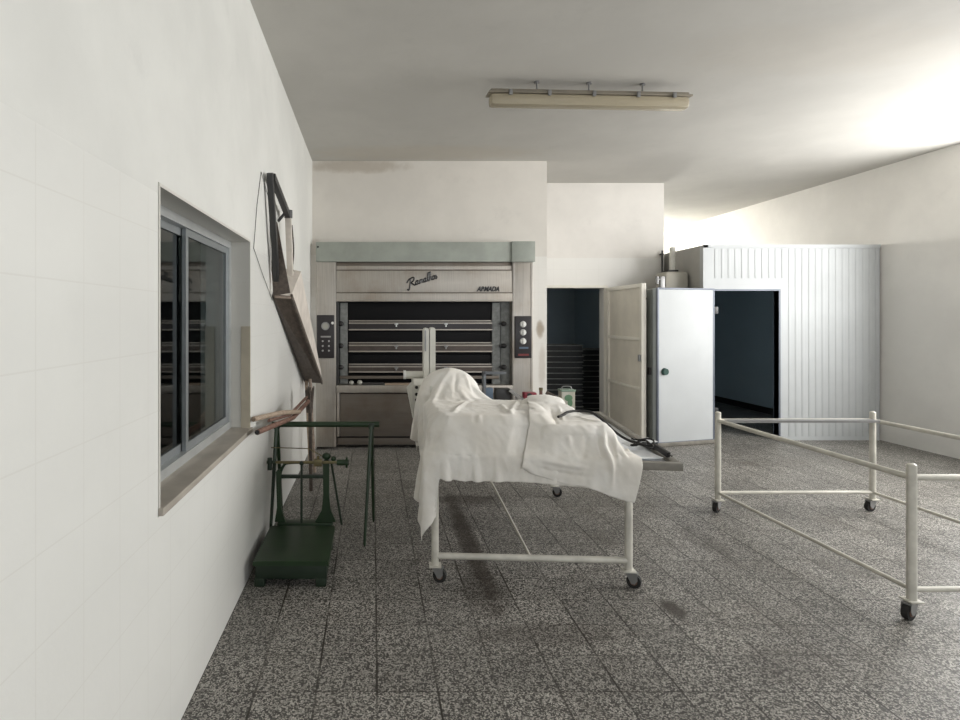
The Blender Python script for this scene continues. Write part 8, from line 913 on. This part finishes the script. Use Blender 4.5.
# ------------------------------------------------------------------ loader hung on the left wall
ldr = thing('oven_loader', 'long brown and beige oven loader hanging slanted on the left wall', 'oven loader', (-.68, 4.6, 1.6))
def hexa(bm, A, B):
    va = [bm.verts.new(p) for p in A]; vb = [bm.verts.new(p) for p in B]; n = len(A)
    bm.faces.new(va); bm.faces.new(vb[::-1])
    for i in range(n): bm.faces.new((va[i], vb[i], vb[(i + 1) % n], va[(i + 1) % n]))
    return bm
Et, Ft, Gt, Wt = (-.615, 4.20, 1.715), (-.585, 4.54, 1.93), (-.725, 4.52, 1.95), (-.733, 4.11, 1.725)
Eb, Fb, Gb, Wb = (-.540, 5.90, .880), (-.555, 5.98, .985), (-.725, 6.02, .99), (-.733, 5.98, .885)
obj('loader_board', hexa(nb(), (Et, Ft, Gt, Wt), (Eb, Fb, Gb, Wb)), M['board'], ldr)
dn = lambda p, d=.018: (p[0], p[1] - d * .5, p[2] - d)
obj('loader_underside_shadow', hexa(nb(), (Et, Wt, dn(Wt), dn(Et)), (Eb, Wb, dn(Wb), dn(Eb))), M['wood_dark'], ldr)  # dark wood underside, reaching the wall to take in the loader's shadow too
bm = nb(); plank(bm, (Et[0] + .004, Et[1] - .01, Et[2] - .002), (Eb[0] + .004, Eb[1] - .01, Eb[2] - .01), (1, 0, 0), .016, .04); obj('loader_edge', bm, M['wood_dark'], ldr)
bm = nb(); plank(bm, (-.715, 4.09, 1.705), (-.612, 4.15, 1.70), (0, 0, 1), .016, .03); obj('end_strip', bm, M['wood'], ldr)
out = [(-.728, 2.28), (-.690, 2.24), (-.650, 2.02), (-.596, 1.73), (-.716, 1.71), (-.730, 1.90)]
bm = nb(); prism(bm, out, 1, 4.02, 4.045); obj('end_panel', bm, M['wood_dark'], ldr)
bm = nb(); plank(bm, (-.700, 3.80, 2.535), (-.695, 4.05, 1.80), (0, 1, 0), .05, .042); obj('frame_bar', bm, M['dark_metal'], ldr)
bm = nb(); plank(bm, (-.690, 3.84, 2.52), (-.672, 4.42, 2.36), (0, .2, 1), .05, .042); obj('frame_bar', bm, M['dark_metal'], ldr)
bm = nb(); plank(bm, (-.672, 4.43, 2.375), (-.655, 4.48, 1.72), (1, 0, 0), .048, .04); obj('cloth_roller', bm, M['board'], ldr)
bm = nb(); cyl(bm, (-.668, 4.42, 2.34), (-.668, 4.42, 2.40), .032); box(bm, -.69, -.64, 4.40, 4.47, 1.70, 1.80, .006); obj('roller_bracket', bm, M['dark_metal'], ldr)
bm = nb(); tube(bm, smoothpts([(-.655, 4.52, 2.30), (-.64, 4.52, 2.1), (-.648, 4.52, 1.95), (-.625, 4.52, 1.91), (-.61, 4.52, 1.87), (-.63, 4.52, 1.82), (-.65, 4.50, 1.83)], 5), .006); obj('hook', bm, M['wood_dark'], ldr)
obj('wall_bracket', cyl(nb(), (-.740, 4.35, 2.30), (-.67, 4.35, 2.38), .012), M['dark_metal'], ldr)
tag(obj('wall_wire', tube(nb(), [(-.735, 4.02, 2.36), (-.735, 3.68, 2.51), (-.735, 3.55, 2.27), (-.735, 3.45, 1.98), (-.735, 3.75, 1.83), (-.735, 4.09, 1.68)], .0022, 6), M['dark_metal']), 'thin dark wire looped on the wall left of the loader', 'wire')

# ------------------------------------------------------------------ stacked trays in the dark store room
def tray(label, loc, w_, d_, rot):
    t = thing('baking_tray', label, 'tray', loc, rot, 'dark trays stacked in the store room')
    A = Matrix.Translation(loc) @ Matrix.Rotation(rot, 4, 'Z')
    bm = nb(); box(bm, -w_ / 2, w_ / 2, -d_ / 2, d_ / 2, 0, .012, 0, A); obj('tray_base', bm, M['tray'], t)
    bm = nb()
    for a in ((-w_ / 2, w_ / 2, -d_ / 2, -d_ / 2 + .012), (-w_ / 2, w_ / 2, d_ / 2 - .012, d_ / 2), (-w_ / 2, -w_ / 2 + .012, -d_ / 2, d_ / 2), (w_ / 2 - .012, w_ / 2, -d_ / 2, d_ / 2)): box(bm, *a, .008, .074, 0, A)
    obj('tray_side', bm, M['tray'], t)
    bm = nb(); box(bm, -w_ / 2 - .012, w_ / 2 + .012, -d_ / 2 - .012, -d_ / 2 + .008, .074, .086, .002, A); box(bm, -w_ / 2 - .012, -w_ / 2 + .008, -d_ / 2, d_ / 2, .074, .086, .002, A); box(bm, w_ / 2 - .008, w_ / 2 + .012, -d_ / 2, d_ / 2, .074, .086, .002, A); box(bm, -w_ / 2, w_ / 2, d_ / 2 - .008, d_ / 2 + .012, .074, .086, .002, A)
    obj('tray_rim', bm, M['chain'], t)
    return t
def dup(root, loc, rotz, label):
    r = root.copy(); C.objects.link(r); r.location = loc; r.rotation_euler = (0, 0, rotz); r['label'] = label
    for ch in root.children:
        c = ch.copy(); C.objects.link(c); c.parent = r
    return r
ordn = ['bottom', 'second', 'third', 'fourth', 'fifth', 'sixth', 'seventh', 'eighth', 'ninth', 'tenth', 'eleventh', 'twelfth', 'topmost']
base = None
for nm, x, y, n, w_ in (('left, taller', 2.98, 8.95, 13, .60), ('right, lower', 3.61, 9.3, 12, .56)):
    for k in range(n):
        lv = 'topmost' if k == n - 1 else 'bottom' if k == 0 else ordn[k] + ' from the floor'
        lb = f'dark baking tray, {lv} in the {nm} stack of the store room'
        loc = (x + .008 * math.sin(k * 2.1), y, .0005 + k * .0868); a = .02 * math.sin(k * 1.7 + x)
        base = tray(lb, loc, .58, .42, a) if base is None else dup(base, loc, a, lb)
